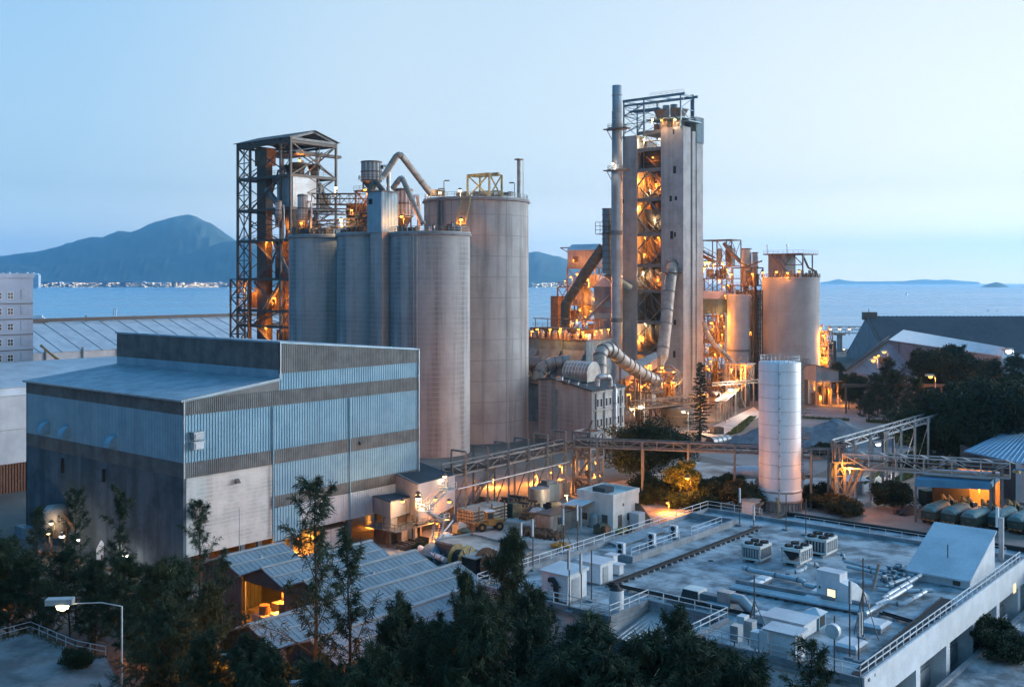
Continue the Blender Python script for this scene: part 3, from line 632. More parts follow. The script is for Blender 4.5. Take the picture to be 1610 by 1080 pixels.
# yellow gantry, tall post, lamp posts, stair
t = thing('gantry_frame', 'dull yellow braced gantry frame standing on the wide silo', 'gantry', ad(762, 293, zD + .5), YAW)
h = zz(276, 293) - zD - .5; mb = MB(); a, b = 4.0, 2.6
for x in (-b, b):
    for y in (-a, a): mb.beam((x, y, 0), (x, y, h), .45)
mb.builds('leg', M['yelsteel'], t)
mb = MB(); mb.lattice((-b, -a), (-b, a), .3, h, 1, .3, 'X'); mb.lattice((b, -a), (b, a), .3, h, 1, .3, ''); mb.lattice((-b, -a), (b, -a), .3, h, 1, .3, 'X'); mb.beam((-b, -a, h), (-b, a, h), .6); mb.beam((-b, a, h), (b, a, h), .5); mb.beam((0, -a - 1.2, h + .2), (0, a + .5, h + .2), .6); mb.build('frame', M['yelsteel'], t)
t = thing('vent_post', 'tall rusty post with a T shaped top on the wide silo', 'post', ad(816, 294, zD + .5)); h = zz(252, 294) - zD - .5
mb = MB(); mb.tube([(0, 0, 0), (0, 0, h)], .55, 10); mb.build('pole', M['duct'], t); mb = MB(); mb.box(-.9, -.9, h, .9, .9, h + .35); mb.build('cap', M['steel'], t); mb = MB(); mb.beam((.9, -.7, 0), (.9, -.7, h), .08); mb.beam((1.2, -.5, 0), (1.2, -.5, h * .7), .12); mb.build('ladder', M['steel'], t)
for i, (px, py) in enumerate(((698, 286), (809, 286), (797, 298))):
    t = thing('lamp_post', ['unlit lamp post on the near left rim of the wide silo', 'unlit lamp post beside the tall rusty post', 'short unlit lamp post right of the yellow gantry'][i], 'lamp post', ad(px, 286 + 6 * i, zD + .5), R(180 * i)); h = zz(py, 288) - zD - .5
    mb = MB(); mb.tube([(0, 0, 0), (0, 0, h), (.5, 0, h + .1)], .12, 6); mb.build('pole', M['steel'], t); mb = MB(); mb.box(.2, -.3, h - .05, 1.5, .3, h + .25); mb.build('head', M['steel'], t)
t = thing('stair_ladder', 'dusty steep stair from the pale silo deck up to the wide silo', 'stair', pt(718, 355, 273), 0)
mb = MB(); a = pt(718, 352, 273) - t.location; b = pt(727, 309, 281) - t.location; o = Vector((1.4, 0, 0))
for s_ in (0, 1): mb.beam(a + o * s_ * 1.6, b + o * s_ * 1.6, .25, .4); mb.beam(a + o * s_ * 1.6 + Vector((0, 0, 1.2)), b + o * s_ * 1.6 + Vector((0, 0, 1.2)), .1)
for k in range(22): c = a.lerp(b, k / 22); mb.beam(c, c + o * 1.6, .3, .08)
mb.build('flight', M['yelsteel'], t)
# belt bridges between steel tower and filters
def bridge(label, p, q, wd, h, m='steel', rz=0, belt=True, grp='belt bridges over the silos', seg=4.0, name='belt_bridge', cat='conveyor'):
    p = Vector(p); q = Vector(q); t = thing(name, label, cat, (p + q) / 2, 0, grp); p = p - t.location; q = q - t.location
    sd = (q - p).cross(Vector((0, 0, 1))).normalized() * wd / 2; up = Vector((0, 0, 1)); mb = MB(); n = max(2, int((q - p).length / seg)); dk = MB()
    for s_ in (-1, 1):
        a, b = p + sd * s_, q + sd * s_; mb.beam(a, b, .28); mb.beam(a + up * h, b + up * h, .24)
        for i in range(n + 1):
            c = a.lerp(b, i / n); mb.beam(c, c + up * h, .16)
            if i < n: e = a.lerp(b, (i + 1) / n); (mb.beam(c, e + up * h, .13) if i % 2 else mb.beam(c + up * h, e, .13))
    for i in range(n + 1): mb.beam(p.lerp(q, i / n) - sd, p.lerp(q, i / n) + sd, .18); 
    mb.build('truss', M[m], t)
    dk.beam(p + up * .15, q + up * .15, wd * .85, .12); dk.build('walkway', M['steel'], t)
    if belt: mb = MB(); mb.beam(p + up * h * .55, q + up * h * .55, wd * .45, .22); mb.build('belt', M['black'], t)
    return t
bridge('upper rusty belt bridge lit orange between steel tower and tall filter', pt(497, 322, 303), pt(573, 322, 290), 3.2, 3.0, 'rust')
bridge('middle belt bridge under the lit one beside the steel tower', pt(488, 337, 302), pt(556, 338, 292), 2.6, 1.6, 'greysteel')
bridge('lower belt bridge with dark truss just above the silo decks', pt(492, 361, 297), pt(577, 355, 284), 2.8, 2.2, 'rust')
t = thing('drum_tank', 'short rusty upright tank behind the lift shaft head', 'tank', ad(568, 298, zz(366, 298)))
mb = MB(); mb.cyl(0, 0, 0, zz(322, 298) - zz(366, 298), 4.2, n=32); mb.build('shell', M['rust'], t); mb = MB(); mb.lathe(0, 0, [(4.2, 7.6), (4.4, 7.6), (4.4, 8), (4.2, 8)], 32, False); mb.build('rim', M['steel'], t)

# ================================================================ steel tower beside the silos
N = ad(457, 306); t = thing('steel_tower', 'tall open dark steel tower with gable roof left of the silos', 'steel tower', N); T = t
ZL = [zz(y, 306) for y in (515, 490, 439, 377, 327, 275, 222)]; ze = zz(214, 306); LV = 25.5; LU = 17.0
ys = [0, 4.6, 19.3, LV]       # columns along the left face
mb = MB()
for y in ys: mb.beam((0, y, 0), (0, y, ze), .62)
for y in (0, LV): mb.beam((LU, y, 0 if y else ZL[3]), (LU, y, ze), .6)
mb.beam((LU, 9, 0), (LU, 9, ze), .5); mb.beam((LU * .5, LV, 0), (LU * .5, LV, ZL[5]), .4); mb.beam((6, 9, 0), (6, 9, ZL[4]), .5)
mb.builds('column', M['steel'], T)
mb = MB()
for i, z in enumerate(ZL):
    mb.beam((0, 0, z), (0, LV, z), .55, .8); mb.beam((LU, 0, z), (LU, LV, z), .5, .7); mb.beam((0, LV, z), (LU, LV, z), .5, .7)
    if i > 2: mb.beam((0, 0, z), (LU, 0, z), .5, .8)
    for y in ys[1:3]: mb.beam((0, y, z), (LU, y, z), .4)
mb.build('floor_beam', M['steel'], T)
mb = MB()
for z0, z1 in zip(ZL, ZL[1:]):
    n = max(1, int((z1 - z0) / 4.6))
    mb.lattice((0, 19.3), (0, LV), z0, z1, n, .26, 'X'); mb.beam((0, 22.3, z0), (0, 22.3, z1), .24)
    mb.lattice((LU, 19.3), (LU, LV), z0, z1, n, .2, 'X'); mb.lattice((0, LV), (LU, LV), z0, z1, 1, .26, 'X')
mb.lattice((0, 4.6), (0, 19.3), ZL[0], ZL[1], 1, .3, 'Z'); mb.lattice((0, 4.6), (0, 12), ZL[1], ZL[2], 1, .4, 'Z'); mb.lattice((0, 4.6), (0, 12), ZL[2], ZL[3], 1, .4, 'Z', True)
mb.lattice((0, 0), (0, 4.6), ZL[0], ZL[3], 5, .2, 'X')
mb.lattice((0, 0), (0, 19.3), ZL[5], ZL[6], 1, .3, 'X'); mb.lattice((0, 0), (LU, 0), ZL[5], ZL[6], 1, .36, 'X'); mb.lattice((LU, 0), (LU, 19), ZL[5], ZL[6], 1, .3, 'X')
for z0, z1 in zip(ZL[3:5], ZL[4:6]): mb.lattice((6, 0), (LU, 0), z0, z1, 2, .26, 'X'); mb.lattice((LU, 0), (LU, LV), z0, z1, 1, .26, 'X')
mb.lattice((0, 4.6), (0, 19.3), ZL[4], ZL[5], 1, .36, 'Z'); mb.lattice((0, 4.6), (0, 19.3), ZL[3], ZL[4], 2, .24, 'X')
# lower, wider lift frame
mb.lattice((-1.2, 18.5), (-1.2, LV + 2), 0, ZL[2], 8, .28, 'X'); mb.lattice((-1.2, LV + 2), (4, LV + 2), 0, ZL[2], 8, .24, 'X')
mb.build('bracing', M['steel'], T)
mb = MB()
for x, y in ((-1.2, 18.5), (-1.2, LV + 2), (4, LV + 2)): mb.beam((x, y, 0), (x, y, ZL[2]), .45)
mb.builds('column', M['steel'], T)
mb = MB()
for z in ZL[2:6]: mb.box(.4, .4, z - .1, LU - .4, LV - .4, z + .06) if z in (ZL[3], ZL[5]) else mb.box(2, 8, z - .1, LU - .4, LV - .4, z + .06)
mb.build('floor_plate', M['steel'], T)
mb = MB()
for z in ZL[3:6]: mb.rail([(0, 0, z + .4), (0, LV, z + .4)], 1.2, 2.5, .08); mb.rail([(0, 0, z + .4), (LU, 0, z + .4)], 1.2, 2.5, .08)
mb.build('railing', M['steel'], T)
zr = zz(205, 312)
mb = MB()
for s_ in (0, 1):
    a = [(LU * .5, -.8, zr), (LU * .5, LV + 1, zr), (LU * s_ + (1.0 if s_ else -1.0), LV + 1, ze - .3), (LU * s_ + (1.0 if s_ else -1.0), -.8, ze - .3)]; mb.ribroof(*a, .7, .06, .15)
mb.build('roof', M['band'], T)
mb = MB()
for y in (0, 8.5, 17, LV):
    mb.beam((0, y, ze - .6), (LU, y, ze - .6), .5, .7); mb.beam((0, y, ze - .6), (LU * .5, y, zr - .5), .4, .6); mb.beam((LU, y, ze - .6), (LU * .5, y, zr - .5), .4, .6)
mb.beam((0, 0, ze - .6), (0, LV, ze - .6), .5, .7); mb.beam((LU, 0, ze - .6), (LU, LV, ze - .6), .5, .7); mb.build('roof_truss', M['greysteel'], T)
mb = MB(); mb.box(3, 1.5, ze - 4.6, LU + 3.5, 3.6, ze - 3.8); mb.box(5, 3, ze - 4.0, 14, 20, ze - 3.4); mb.build('crane_beam', M['steel'], T)
# bins and lifts inside
mb = MB(); b0, b1 = zz(325, 306), zz(277, 306)
mb.box(.8, -.05, b0, 9.4, 7.4, b1); mb.build('bin', M['chim'], T, 'big grey steel bin hung inside the tower')
mb = MB(); mb.hexa([(3, 2.5, b0 - 7), (6, 2.5, b0 - 7), (6, 5, b0 - 7), (3, 5, b0 - 7), (.8, 0, b0), (9.4, 0, b0), (9.4, 7.4, b0), (.8, 7.4, b0)]); mb.build('bin_cone', M['steel'], T)
mb = MB(); mb.box(1.2, 13.2, 0, 3.6, 17.6, ZL[5] + 4); mb.build('lift_casing', M['steel'], T); mb = MB(); mb.box(.9, 12.4, ZL[5] + 3.8, 4.2, 18.2, ZL[5] + 9); mb.build('lift_head', M['rust'], T)
mb = MB(); mb.box(5, 5.5, 0, 8, 10.5, ZL[3]); mb.build('rear_casing', M['rust'], T)
for x, y, r in ((4.5, 2.2, 2.6), (10.5, 2.2, 2.0), (7.5, 8.5, 2.6)):
    mb = MB(); mb.lathe(x, y, [(r * .4, ZL[5] + .4), (r, ZL[5] + 3.4), (r * 1.1, ZL[5] + 3.4), (r * 1.1, ZL[5] + 3.9), (.01, ZL[5] + 4.2)], 16); mb.build('hopper', M['steel'], T)
for k, (x, y, z, sx, sy, sz) in enumerate(((12, 1, ZL[4], 3, 3, 5), (10, 3, ZL[3], 4, 3, 5.5), (13, 14, ZL[3], 3, 5, 6), (4, 9, ZL[1], 5, 6, 6), (9, 12, ZL[2], 5, 7, 7), (3, 19.8, ZL[1] + .5, 4, 4, 5), (2, 1, 20, 5, 6, 9), (8, 8, 15, 6, 9, 14))):
    mb = MB(); mb.box(x, y, z + .1, x + sx, y + sy, z + sz); mb.lathe(x + sx / 2, y + sy / 2, [(min(sx, sy) * .3, z + sz), (min(sx, sy) * .3, z + sz + 1.6), (.01, z + sz + 1.8)], 10); mb.build('machine', M['rust' if k % 2 else 'steel'], T)
for p, q, r in (((1, 9, ZL[3]), (2, 3, ZL[2]), .8), ((4, 6, b0 - 7), (6, 1, ZL[3]), .7), ((10.5, 1.5, ZL[5]), (15, .8, ZL[4] + 2), .6), ((.8, 12.5, ZL[4] + 6), (2.5, 7, ZL[4]), 1.0), ((2, 6, ZL[2]), (1, 14, ZL[1]), .6), ((11.5, .4, ZL[4] + 8), (10, .4, ZL[3] + 6), .5)):
    mb = MB(); mb.tube([p, q], r, 8); mb.build('chute', M['greysteel'], T)
mb = MB()
for k in range(8):
    z0 = ZL[3] - 6.2 * k; 
    if z0 < 8: break
    y0, y1 = (9, 18) if k % 2 else (18, 9); mb.beam((.6, y0, z0), (.6, y1, z0 - 6.2), .7, .2); mb.beam((.4, y0, z0 + 1), (.4, y1, z0 - 5.2), .08)
mb.build('stair', M['greysteel'], T)
r9 = random.Random(4)
for k in range(34):
    z = r9.uniform(8, ZL[5] - 2); y = r9.choice((r9.uniform(.3, 4.4), r9.uniform(4.6, 13), r9.uniform(18, 25))); x = r9.uniform(.5, LU - 1); mb = MB()
    mb.tube([(x, y, z), (x, y, z + r9.uniform(3, 10)), (x + r9.uniform(-1, 2), y + r9.uniform(-3, 3), z + r9.uniform(10, 12))], r9.uniform(.1, .35), 6); mb.build('pipe', M[r9.choice(('steel', 'rust', 'greysteel'))], T)
def TP(x, y, z): return U(N, x, y, z)
L_ = 'lamps inside the open steel tower'
for x, y, z, pw, l in ((3, 15, ZL[6] - 4.5, 2600, 'orange lamp high under the steel tower gable at its lift head'), (8, 5, ze - 6, 2600, 'orange lamp under the steel tower gable over the hoppers'), (.6, 5.5, zz(355, 306), 2200, 'orange lamp beside the smallest ribbed filter'), (.3, 12, zz(379, 309), 2500, 'pale orange lamp under the fourth floor of the steel tower'), (1.5, 21, zz(454, 314), 3200, 'orange lamp in the low lift frame of the steel tower'), (.5, 7.5, zz(469, 308), 3500, 'bright orange lamp low in the middle of the steel tower'), (.5, .9, zz(467, 306), 1500, 'orange lamp low at the front corner of the steel tower'), (.3, 11, zz(517, 308), 2600, 'lowest orange lamp of the steel tower over the hall roof')):
    lamp(TP(x, y, z), 'sod', pw * .8, l, L_, 1.5)
lamps('lamps on the silo decks', [(527, 296, 302, 'warm', 2925, 'bright lamp where the upper belt bridge meets the steel tower', 1.8), (577, 299, 284, 'sod', 1625, 'orange lamp under the tall ribbed filter', 1.5), (540, 346, 287, 'warm', 1625, 'warm lamp on the lower belt bridge', 1.6), (477, 351, 291, 'sod', 1170, 'orange lamp on the slim ribbed filter', 1.5), (635, 341, 269, 'sod', 1950, 'orange lamp on the pale silo under the second filter', 1.7), (724, 346, 272, 'sod', 2275, 'orange lamp at the foot of the stair to the wide silo', 1.7), (677, 297, 292, 'warm', 1625, 'bright warm lamp above the foot of the tall bent pipe', 2.2), (693, 304, 290, 'warm', 975, 'low warm lamp beside the unlit near lamp post', 1.7), (724, 301, 288, 'warm', 1625, 'bright warm lamp at the top of the stair on the wide silo', 2.0), (555, 331, 289, 'sod', 1170, 'orange lamp hidden under the upper belt bridge', 1.2)])
# ================================================================ preheater tower
NT = ad(1075, 372); t = PT = thing('preheater_tower', 'tallest concrete kiln tower with open floors glowing orange', 'kiln tower', NT)
zT = zz(198, 372); FLZ = [zz(y, 382) for y in (604, 556, 507, 458.5, 418, 369, 314.5, 268, 236, 209)]
VO, VL, VW = 9.1, 19.6, 26.0; UD = 13.8
mb = MB(); mb.box(0, .4, 0, 5.4, VO, zT); mb.box(-.25, 0, 0, .6, .45, zT); mb.box(5.4, 2, 0, 8, VO, zT - .3); mb.build('shaft_wall', M['tower'], t)
mb = MB(); mb.box(6.2, .1, 0, 8.4, 4, zT - 1.2); mb.box(9.3, .2, 0, UD, VO, zT - 3.2); mb.build('side_wall', M['tower'], t)
mb = MB(); mb.box(.6, 1.0, 0, UD - .6, 1.6, zT - 3); mb.build('recess_wall', M['concrete'], t)
mb = MB(); mb.box(.4, VL + .6, 0, 6, VW, zT - 1.5); mb.box(0, VL, 0, 1.2, VL + 1.0, zT - 2.5); mb.box(6.5, VL, 0, UD, VW, zT - 3); mb.build('shaft_wall', M['tower'], t)
mb = MB(); mb.box(UD - .5, VO, 0, UD, VL, zT - 16); mb.box(UD - .5, VO, zT - 14, UD, VL, zT - 7); mb.build('back_wall', M['concrete'], t)
mb = MB()
for z in FLZ: mb.box(.2, VO, z - .5, .9, VL, z + .7)
mb.builds('floor_beam', M['greysteel'], t)
mb = MB()
for z in FLZ: mb.box(.9, VO, z - .2, UD - .5, VL, z + .15)
mb.builds('floor_slab', M['steel'], t)
mb = MB()
for i, (z0, z1) in enumerate(zip(FLZ, FLZ[1:])):
    if i == 7: continue
    m_ = (VO + VL) / 2; zm = (z0 + z1) / 2; w_ = .42
    if i in (5, 6, 4, 3, 2, 1, 0):
        mb.beam((.5, VO, zm), (.5, m_, z1 - .4), w_); mb.beam((.5, VL, zm), (.5, m_, z1 - .4), w_); mb.beam((.5, VO, zm), (.5, m_, z0 + .6), w_); mb.beam((.5, VL, zm), (.5, m_, z0 + .6), w_)
mb.build('bracing', M['greysteel'], t)
mb = MB()
for z in FLZ[:-1]:
    mb.rail([(1.1, VO, z + .3), (1.1, VL, z + .3)], 1.3, 2.2, .09); mb.rail([(3, VO, z + 3.8), (3, VL, z + 3.8)], 1.2, 2, .09)
    mb.box(2.6, VO, z + 3.4, 4, VL, z + 3.6)
    mb.tube([(1.6, VO + 1.2, z), (1.6, VO + 1.2, z + 8)], .18, 6); mb.tube([(2.2, VL - 1.6, z), (2.2, VL - 1.6, z + 7)], .25, 6)
    mb.beam((1.4, VO + 2, z + .3), (1.4, VL - 3, z + 5.2), .5, .2)
mb.build('gangway', M['rust'], t)
def cyclone(y, x, zt, r, h):
    mb = MB(); mb.lathe(x, y, [(.01, zt + .8), (r * .6, zt + .6), (r, zt), (r, zt - h * .4), (r * .28, zt - h), (r * .25, zt - h - 2.2)], 20); mb.build('cyclone', M['rust'], t)
for i in range(8):
    z0, z1 = FLZ[i], FLZ[i + 1]
    if i == 7: continue
    h = (z1 - z0); cyclone(VO + 3.1, 5.5, z1 - 1.2, 2.6, h * .85); cyclone(VL - 2.9, 6.2, z1 - 2.0, 2.5, h * .8)
    mb = MB(); mb.tube([(4, VO + 3, z0 + 2), (3, VO + 5.5, z0 + h * .5), (4.5, VL - 3, z1 + 1)], .9, 10); mb.build('riser', M['steel'], t)
mb = MB(); mb.lathe(4.6, 14.6, [(1.2, FLZ[5] + 2.6), (4.4, FLZ[5] + 8), (4.6, FLZ[5] + 9)], 24); mb.build('cone_hopper', M['steel'], t)
mb = MB(); mb.box(3, VO + .2, FLZ[7] + .3, 12, VL - .2, FLZ[8] - .4); mb.build('machine_room', M['dark'], t)
mb = MB(); mb.box(.1, VL - .2, 0, .9, VL + .3, zT - 4); mb.box(.1, VO - .05, 0, .35, VO + .3, zT - .3); mb.build('rail_pipe', M['chim'], t)
# small openings in the front wall
mb = MB()
for px, py, w_, h_ in ((1061, 207, .35, .9), (1062.6, 267, .6, 1.3), (1056.5, 312, .5, 1), (1064.5, 312, .5, .7), (1058, 369.5, .6, 1.4), (1063, 369, .4, .8), (1063, 507, .5, .9), (1062, 557, .5, 1.2), (1066, 610, .5, 1)):
    y = (1075 - px) / F * 374 / .85; mb.box(-.03, y + .4 - w_, zz(py, 374) - h_, .5, y + .4 + w_, zz(py, 374) + h_)
mb.builds('wall_opening', M['dark'], t)
mb = MB()
for px, py in ((983.5, 316), (982, 457)): y = 18 + (1000 - px) / F * 386 / .85; mb.box(.36, y + 3, zz(py, 386) - .8, .6, y + 3.8, zz(py, 386) + .8)
mb.builds('wall_opening', M['dark'], t)
# opening for the big hot duct
yd = (1075 - 1057) / F * 374 / .85; mb = MB(); mb.box(-.06, yd - 1.9, zz(448, 374), .3, yd + 2.2, zz(409, 374)); mb.build('duct_opening', M['rust'], t)
# roof steelwork
zb = zT - .5
mb = MB(); A = [(0, 1.2), (0, 16.5), (0, 25.2), (9, 1.2), (9, 16.5), (9, 25.2)]; ht = zz(149, 374)
for x, y in A: mb.beam((x, y, zb - (2 if y > 10 else 0)), (x, y, ht), .5)
mb.builds('roof_column', M['hopper'], t)
mb = MB(); mb.beam((0, -.5, ht), (0, 25.6, ht), .5, .9); mb.beam((9, -.5, ht), (9, 25.6, ht), .5, .9); mb.beam((0, .0, ht - 1.7), (0, 25, ht - 1.7), .4, .7)
for y in (1.2, 9, 16.5, 25.2): mb.beam((0, y, ht), (9, y, ht), .4, .7)
mb.lattice((0, 16.5), (0, 25.2), zb, ht - 2, 3, .24, 'Z'); mb.lattice((9, 16.5), (9, 25.2), zb, ht - 2, 3, .2, 'X', False); mb.lattice((0, 25.2), (9, 25.2), zb, ht - 2, 3, .22, 'X'); mb.lattice((0, 1.2), (9, 1.2), zb + 2, ht, 2, .22, 'Z')
for z0 in (zb + 4,): mb.beam((0, 16.5, z0), (9, 25, z0 - 2), .3)
mb.build('roof_frame', M['hopper'], t)
zp = zz(185, 374); mb = MB(); mb.box(-.4, 1, zp, 9, 15.5, zp + .4); mb.box(3, 12, zz(166, 376), 8, 25, zz(166, 376) + .4); mb.box(0, -2, zp - 1.6, 9, 1, zp - 1.2); mb.build('deck_plate', M['hopper'], t)
mb = MB(); mb.rail([(-.4, 1, zp + .4), (-.4, 15.5, zp + .4)], 1.2, 2, .08); mb.rail([(0, 0, ht + .4), (0, 14, ht + .4)], 1.2, 2.5, .07); mb.rail([(3, 12, zz(166, 376) + .4), (3, 25, zz(166, 376) + .4)], 1.2, 2, .07); mb.rail([(0, -2, zp - 1.2), (9, -2, zp - 1.2)], 1.2, 2, .07); mb.rail([(.2, 2, zb + .5), (.2, VO, zb + .5)], 1.2, 2, .07); mb.build('railing', M['greysteel'], t)
for y, m_ in ((10.7, 'rust'), (4.0, 'rust')):
    mb = MB(); mb.hexa([(2, y - 1.2, zp + .4), (5, y - 1.2, zp + .4), (5, y + 1.2, zp + .4), (2, y + 1.2, zp + .4), (1, y - 2.4, zp + 3.6), (6, y - 2.4, zp + 3.6), (6, y + 2.4, zp + 3.6), (1, y + 2.4, zp + 3.6)]); mb.build('roof_hopper', M[m_], t)
for y in (9, 5.8):
    mb = MB(); mb.cyl(3, y, zp + 1, zp + 5.2, 1.3, n=16); mb.build('roof_drum', M['hopper'], t)
for k, (x, y, sx, sy, sz) in enumerate(((2, 3, 4, 2.4, 3), (2, 8, 4, 3, 3.4), (3, 12.2, 3, 2, 2.6), (5, 6.2, 3, 1.5, 4))):
    mb = MB(); mb.box(x, y, zb, x + sx, y + sy, zb + sz); mb.build('roof_machine', M['duct' if k % 2 else 'rust'], t)
mb = MB(); mb.tube([(9.8, 2.2, zT - 6), (9.8, 2.2, zz(149, 380))], .75, 12); mb.build('roof_stack', M['chim'], t)
mb = MB(); mb.ribs((UD - 5, -.05), (UD + .1, -.05), zT - 5, zz(186, 382), (0, -1), .5, .1); mb.box(UD - 5, 0, zT - 5, UD, 7, zz(186, 382)); mb.ribs((UD - 5.02, 7), (UD - 5.02, 0), zT - 5, zz(186, 382), (-1, 0), .5, .1); mb.build('lift_house', M['hopper'], t)
mb = MB(); mb.box(-.5, -.5, 0, .3, .2, .01); 
def PTl(px, py, x): # a point of the tower seen at photo pixel (px,py), x metres behind its front
    best = None
    for k in range(-80, 400):
        q = U(NT, x, k * .1)
        if CX + q.x / q.y * F <= px: best = q; break
    q = best or U(NT, x, 20); return Vector((q.x, q.y, zz(py, q.y)))
G_ = 'lamps on the preheater tower'
for px, py, x, k, pw, l in ((1013, 220, 1.2, 'warm', 2200, 'warm lamp at the left of the top open floor of the kiln tower'), (1039, 219, .6, 'warm', 1200, 'warm lamp at the right of the top open floor of the kiln tower'), (1029, 248, 1.5, 'sod', 900, 'lone orange lamp in the dark floor of the kiln tower'), (1012, 283, 1.4, 'sod', 6500, 'orange lamp left in the brightest upper floor of the kiln tower'), (1032, 290, 1.2, 'sod', 6500, 'orange lamp right in the brightest upper floor of the kiln tower'), (1023, 300, 1.6, 'warm', 1500, 'pale lamp at the bottom of the brightest upper floor'), (1008, 325, 1.4, 'sod', 4500, 'orange lamp below the brightest upper floor, left column'), (1030, 346, 1.0, 'warm', 2600, 'pale orange lamp on a pipe amid the kiln tower'), (1015, 374, 1.0, 'sod', 3200, 'orange lamp left on the middle floor of the kiln tower'), (1037, 374, 1.0, 'sod', 3200, 'orange lamp right on the middle floor of the kiln tower'), (1011, 428, .8, 'warm', 4200, 'bright lamp left on the floor beside the hot duct top'), (1034, 440, 1.2, 'sod', 5200, 'orange lamp right on the floor beside the hot duct top'), (1016, 509, .8, 'warm', 2600, 'pale lamp on the beam left of the hot duct'), (1010, 530, 2.0, 'sod', 5000, 'orange lamp low in the kiln tower left of the hot duct'), (1028, 560, 1.5, 'sod', 3000, 'lowest orange lamp in the open bay of the kiln tower'), (1012, 400, 1.3, 'sod', 2500, 'orange lamp hidden amid braces halfway up the kiln tower')):
    lamp(PTl(px, py, x), k, pw * .5, l, G_, 1.3)
lamps(G_, [(1025, 189, 375, 'warm', 880, 'warm lamp under the left roof hopper of the kiln tower', 1.6), (1042, 190, 375, 'sod', 880, 'orange lamp under the middle of the kiln tower roof deck', 1.5), (1059, 189, 374, 'warm', 880, 'warm lamp under the right roof hopper of the kiln tower', 1.6)])
# hot gas duct down the front
q0 = U(NT, .5, yd, 0); dd = q0.y
P = [pt(1058, 413, dd + 1), pt(1057, 421, dd - 2), pt(1054, 440, dd - 4.5), pt(1051, 468, dd - 6), pt(1046, 520, dd - 10), pt(1041, 562, dd - 14)]
HD = pipe('hot_gas_duct', 'fat ribbed pale duct sloping down the face of the kiln tower', 'duct', P, 2.05, 'duct', 16, flange=5.5)
mb = MB(); o = HD.location; mb.tube([P[-1] - o, pt(1040, 572, dd - 15) - o, pt(1040, 592, dd - 15.5) - o], [2.0, 1.0, .9], 14); mb.build('outlet', M['duct'], HD)
q = pt(1055, 429, dd - 3) - o; mb = MB(); mb.box(q.x - 3.5, q.y - 2.8, q.z - .2, q.x + 3.5, q.y + 3, q.z + .2); mb.build('platform', M['steel'], HD); mb = MB(); mb.rail([(q.x - 3.5, q.y - 2.8, q.z + .2), (q.x + 3.5, q.y - 2.8, q.z + .2)], 1.2, 1.5, .08); mb.build('railing', M['steel'], HD)
# chimney
t = thing('chimney', 'tall round grey steel chimney with two platforms beside the kiln tower', 'chimney', ad(970, 380)); r = 8 / F * 380; h = zz(135, 380)
mb = MB(); mb.lathe(0, 0, [(r * 1.12, 0), (r * 1.12, zz(262, 380)), (r, zz(258, 380)), (r, zz(176, 380)), (r * .93, zz(175, 380)), (r * .93, h), (r * .85, h)], 28); mb.build('shaft', M['chim'], t)
mb = MB()
for y in (203, 268, 368, 505):
    z = zz(y, 380); mb.lathe(0, 0, [(r * 1.1, z - .4), (r * (1.9 if y < 300 else 1.22), z - .1), (r * (1.9 if y < 300 else 1.22), z + (.3 if y < 300 else 1.2)), (r * 1.1, z + (.3 if y < 300 else 1.2))], 24, False)
mb.builds('collar', M['greysteel'], t)
for y in (203, 268):
    z = zz(y, 380); mb = MB(); mb.box(-1.5, -4.6, z - .1, 2.2, 5.0, z + .25); mb.build('platform', M['steel'], t); ringrail(r * 1.85, z + .3, 16, 1.2, w=.09).build('railing', M['greysteel'], t)
    mb = MB(); mb.beam((0, -4.4, z), (0, -1.9, z - 4), .2); mb.beam((0, 4.4, z), (0, 1.9, z - 4), .2); mb.builds('strut', M['steel'], t)
mb = MB()
for y in (150, 176, 190): mb.lathe(0, 0, [(r, zz(y, 380) - .15), (r * 1.06, zz(y, 380)), (r, zz(y, 380) + .15)], 24, False)
mb.builds('weld_band', M['galv'], t)
lamp(pt(966, 258, 376), 'cool', 700, 'small white lamp on the lower chimney platform', 'lamps on the chimney', 1.5)
# dark riser duct left of chimney
t = thing('riser_duct', 'dark upright square duct with cage platform left of the chimney', 'duct', ad(954.5, 384))
zt = zz(328, 384); mb = MB(); mb.tube([(0, 0, zz(430, 384)), (0, 0, zt)], 1.75, 14); mb.tube([(0, 0, zz(430, 384) + .2), (2, -2, zz(440, 384)), (6, -6, zz(455, 384))], 1.7, 12); mb.build('casing', M['hopper'], t)
mb = MB()
for k in range(12): z = zt - 2.2 * k; mb.lathe(0, 0, [(1.75, z - .2), (1.95, z - .2), (1.95, z), (1.75, z)], 14, False)
mb.builds('stiffener', M['steel'], t)
z = zz(368, 384); mb = MB(); mb.box(-3, -3, z - .2, 3, 3, z); mb.rail([(-3, 3, z), (-3, -3, z), (3, -3, z)], 4.2, 2, .16, 3); mb.build('cage_platform', M['steel'], t)

# ================================================================ raw mill building left of the chimney
d = 402; q = ad(936, d); t = thing('mill_head_house', 'grey gabled head house on a tall rusty frame left of the chimney', 'head house', q); RM = t
zb, ztp = zz(421, d), zz(383, d); Lv, Lu = 13.2, 11
mb = MB(); mb.box(.1, .1, zb, Lu, Lv, zz(392, d)); mb.ribs((0, Lv), (0, 0), zb, zz(393, d), (-1, 0), .6, .1); mb.ribs((0, 0), (Lu, 0), zb, zz(393, d), (0, -1), .6, .1); mb.build('wall', M['greyclad'], t)
mb = MB(); mb.prism([(-.3, -.2, zz(393, d)), (Lu + .3, -.2, zz(393, d)), (Lu * .7, -.2, ztp), (Lu * .3, -.2, ztp)], (0, Lv + .6, 0)); mb.build('roof', M['cladwhite'], t)
mb = MB(); mb.box(-.2, 8, zz(412, d), 0, 10.4, zz(403, d)); mb.build('lit_opening', M['rust'], t)
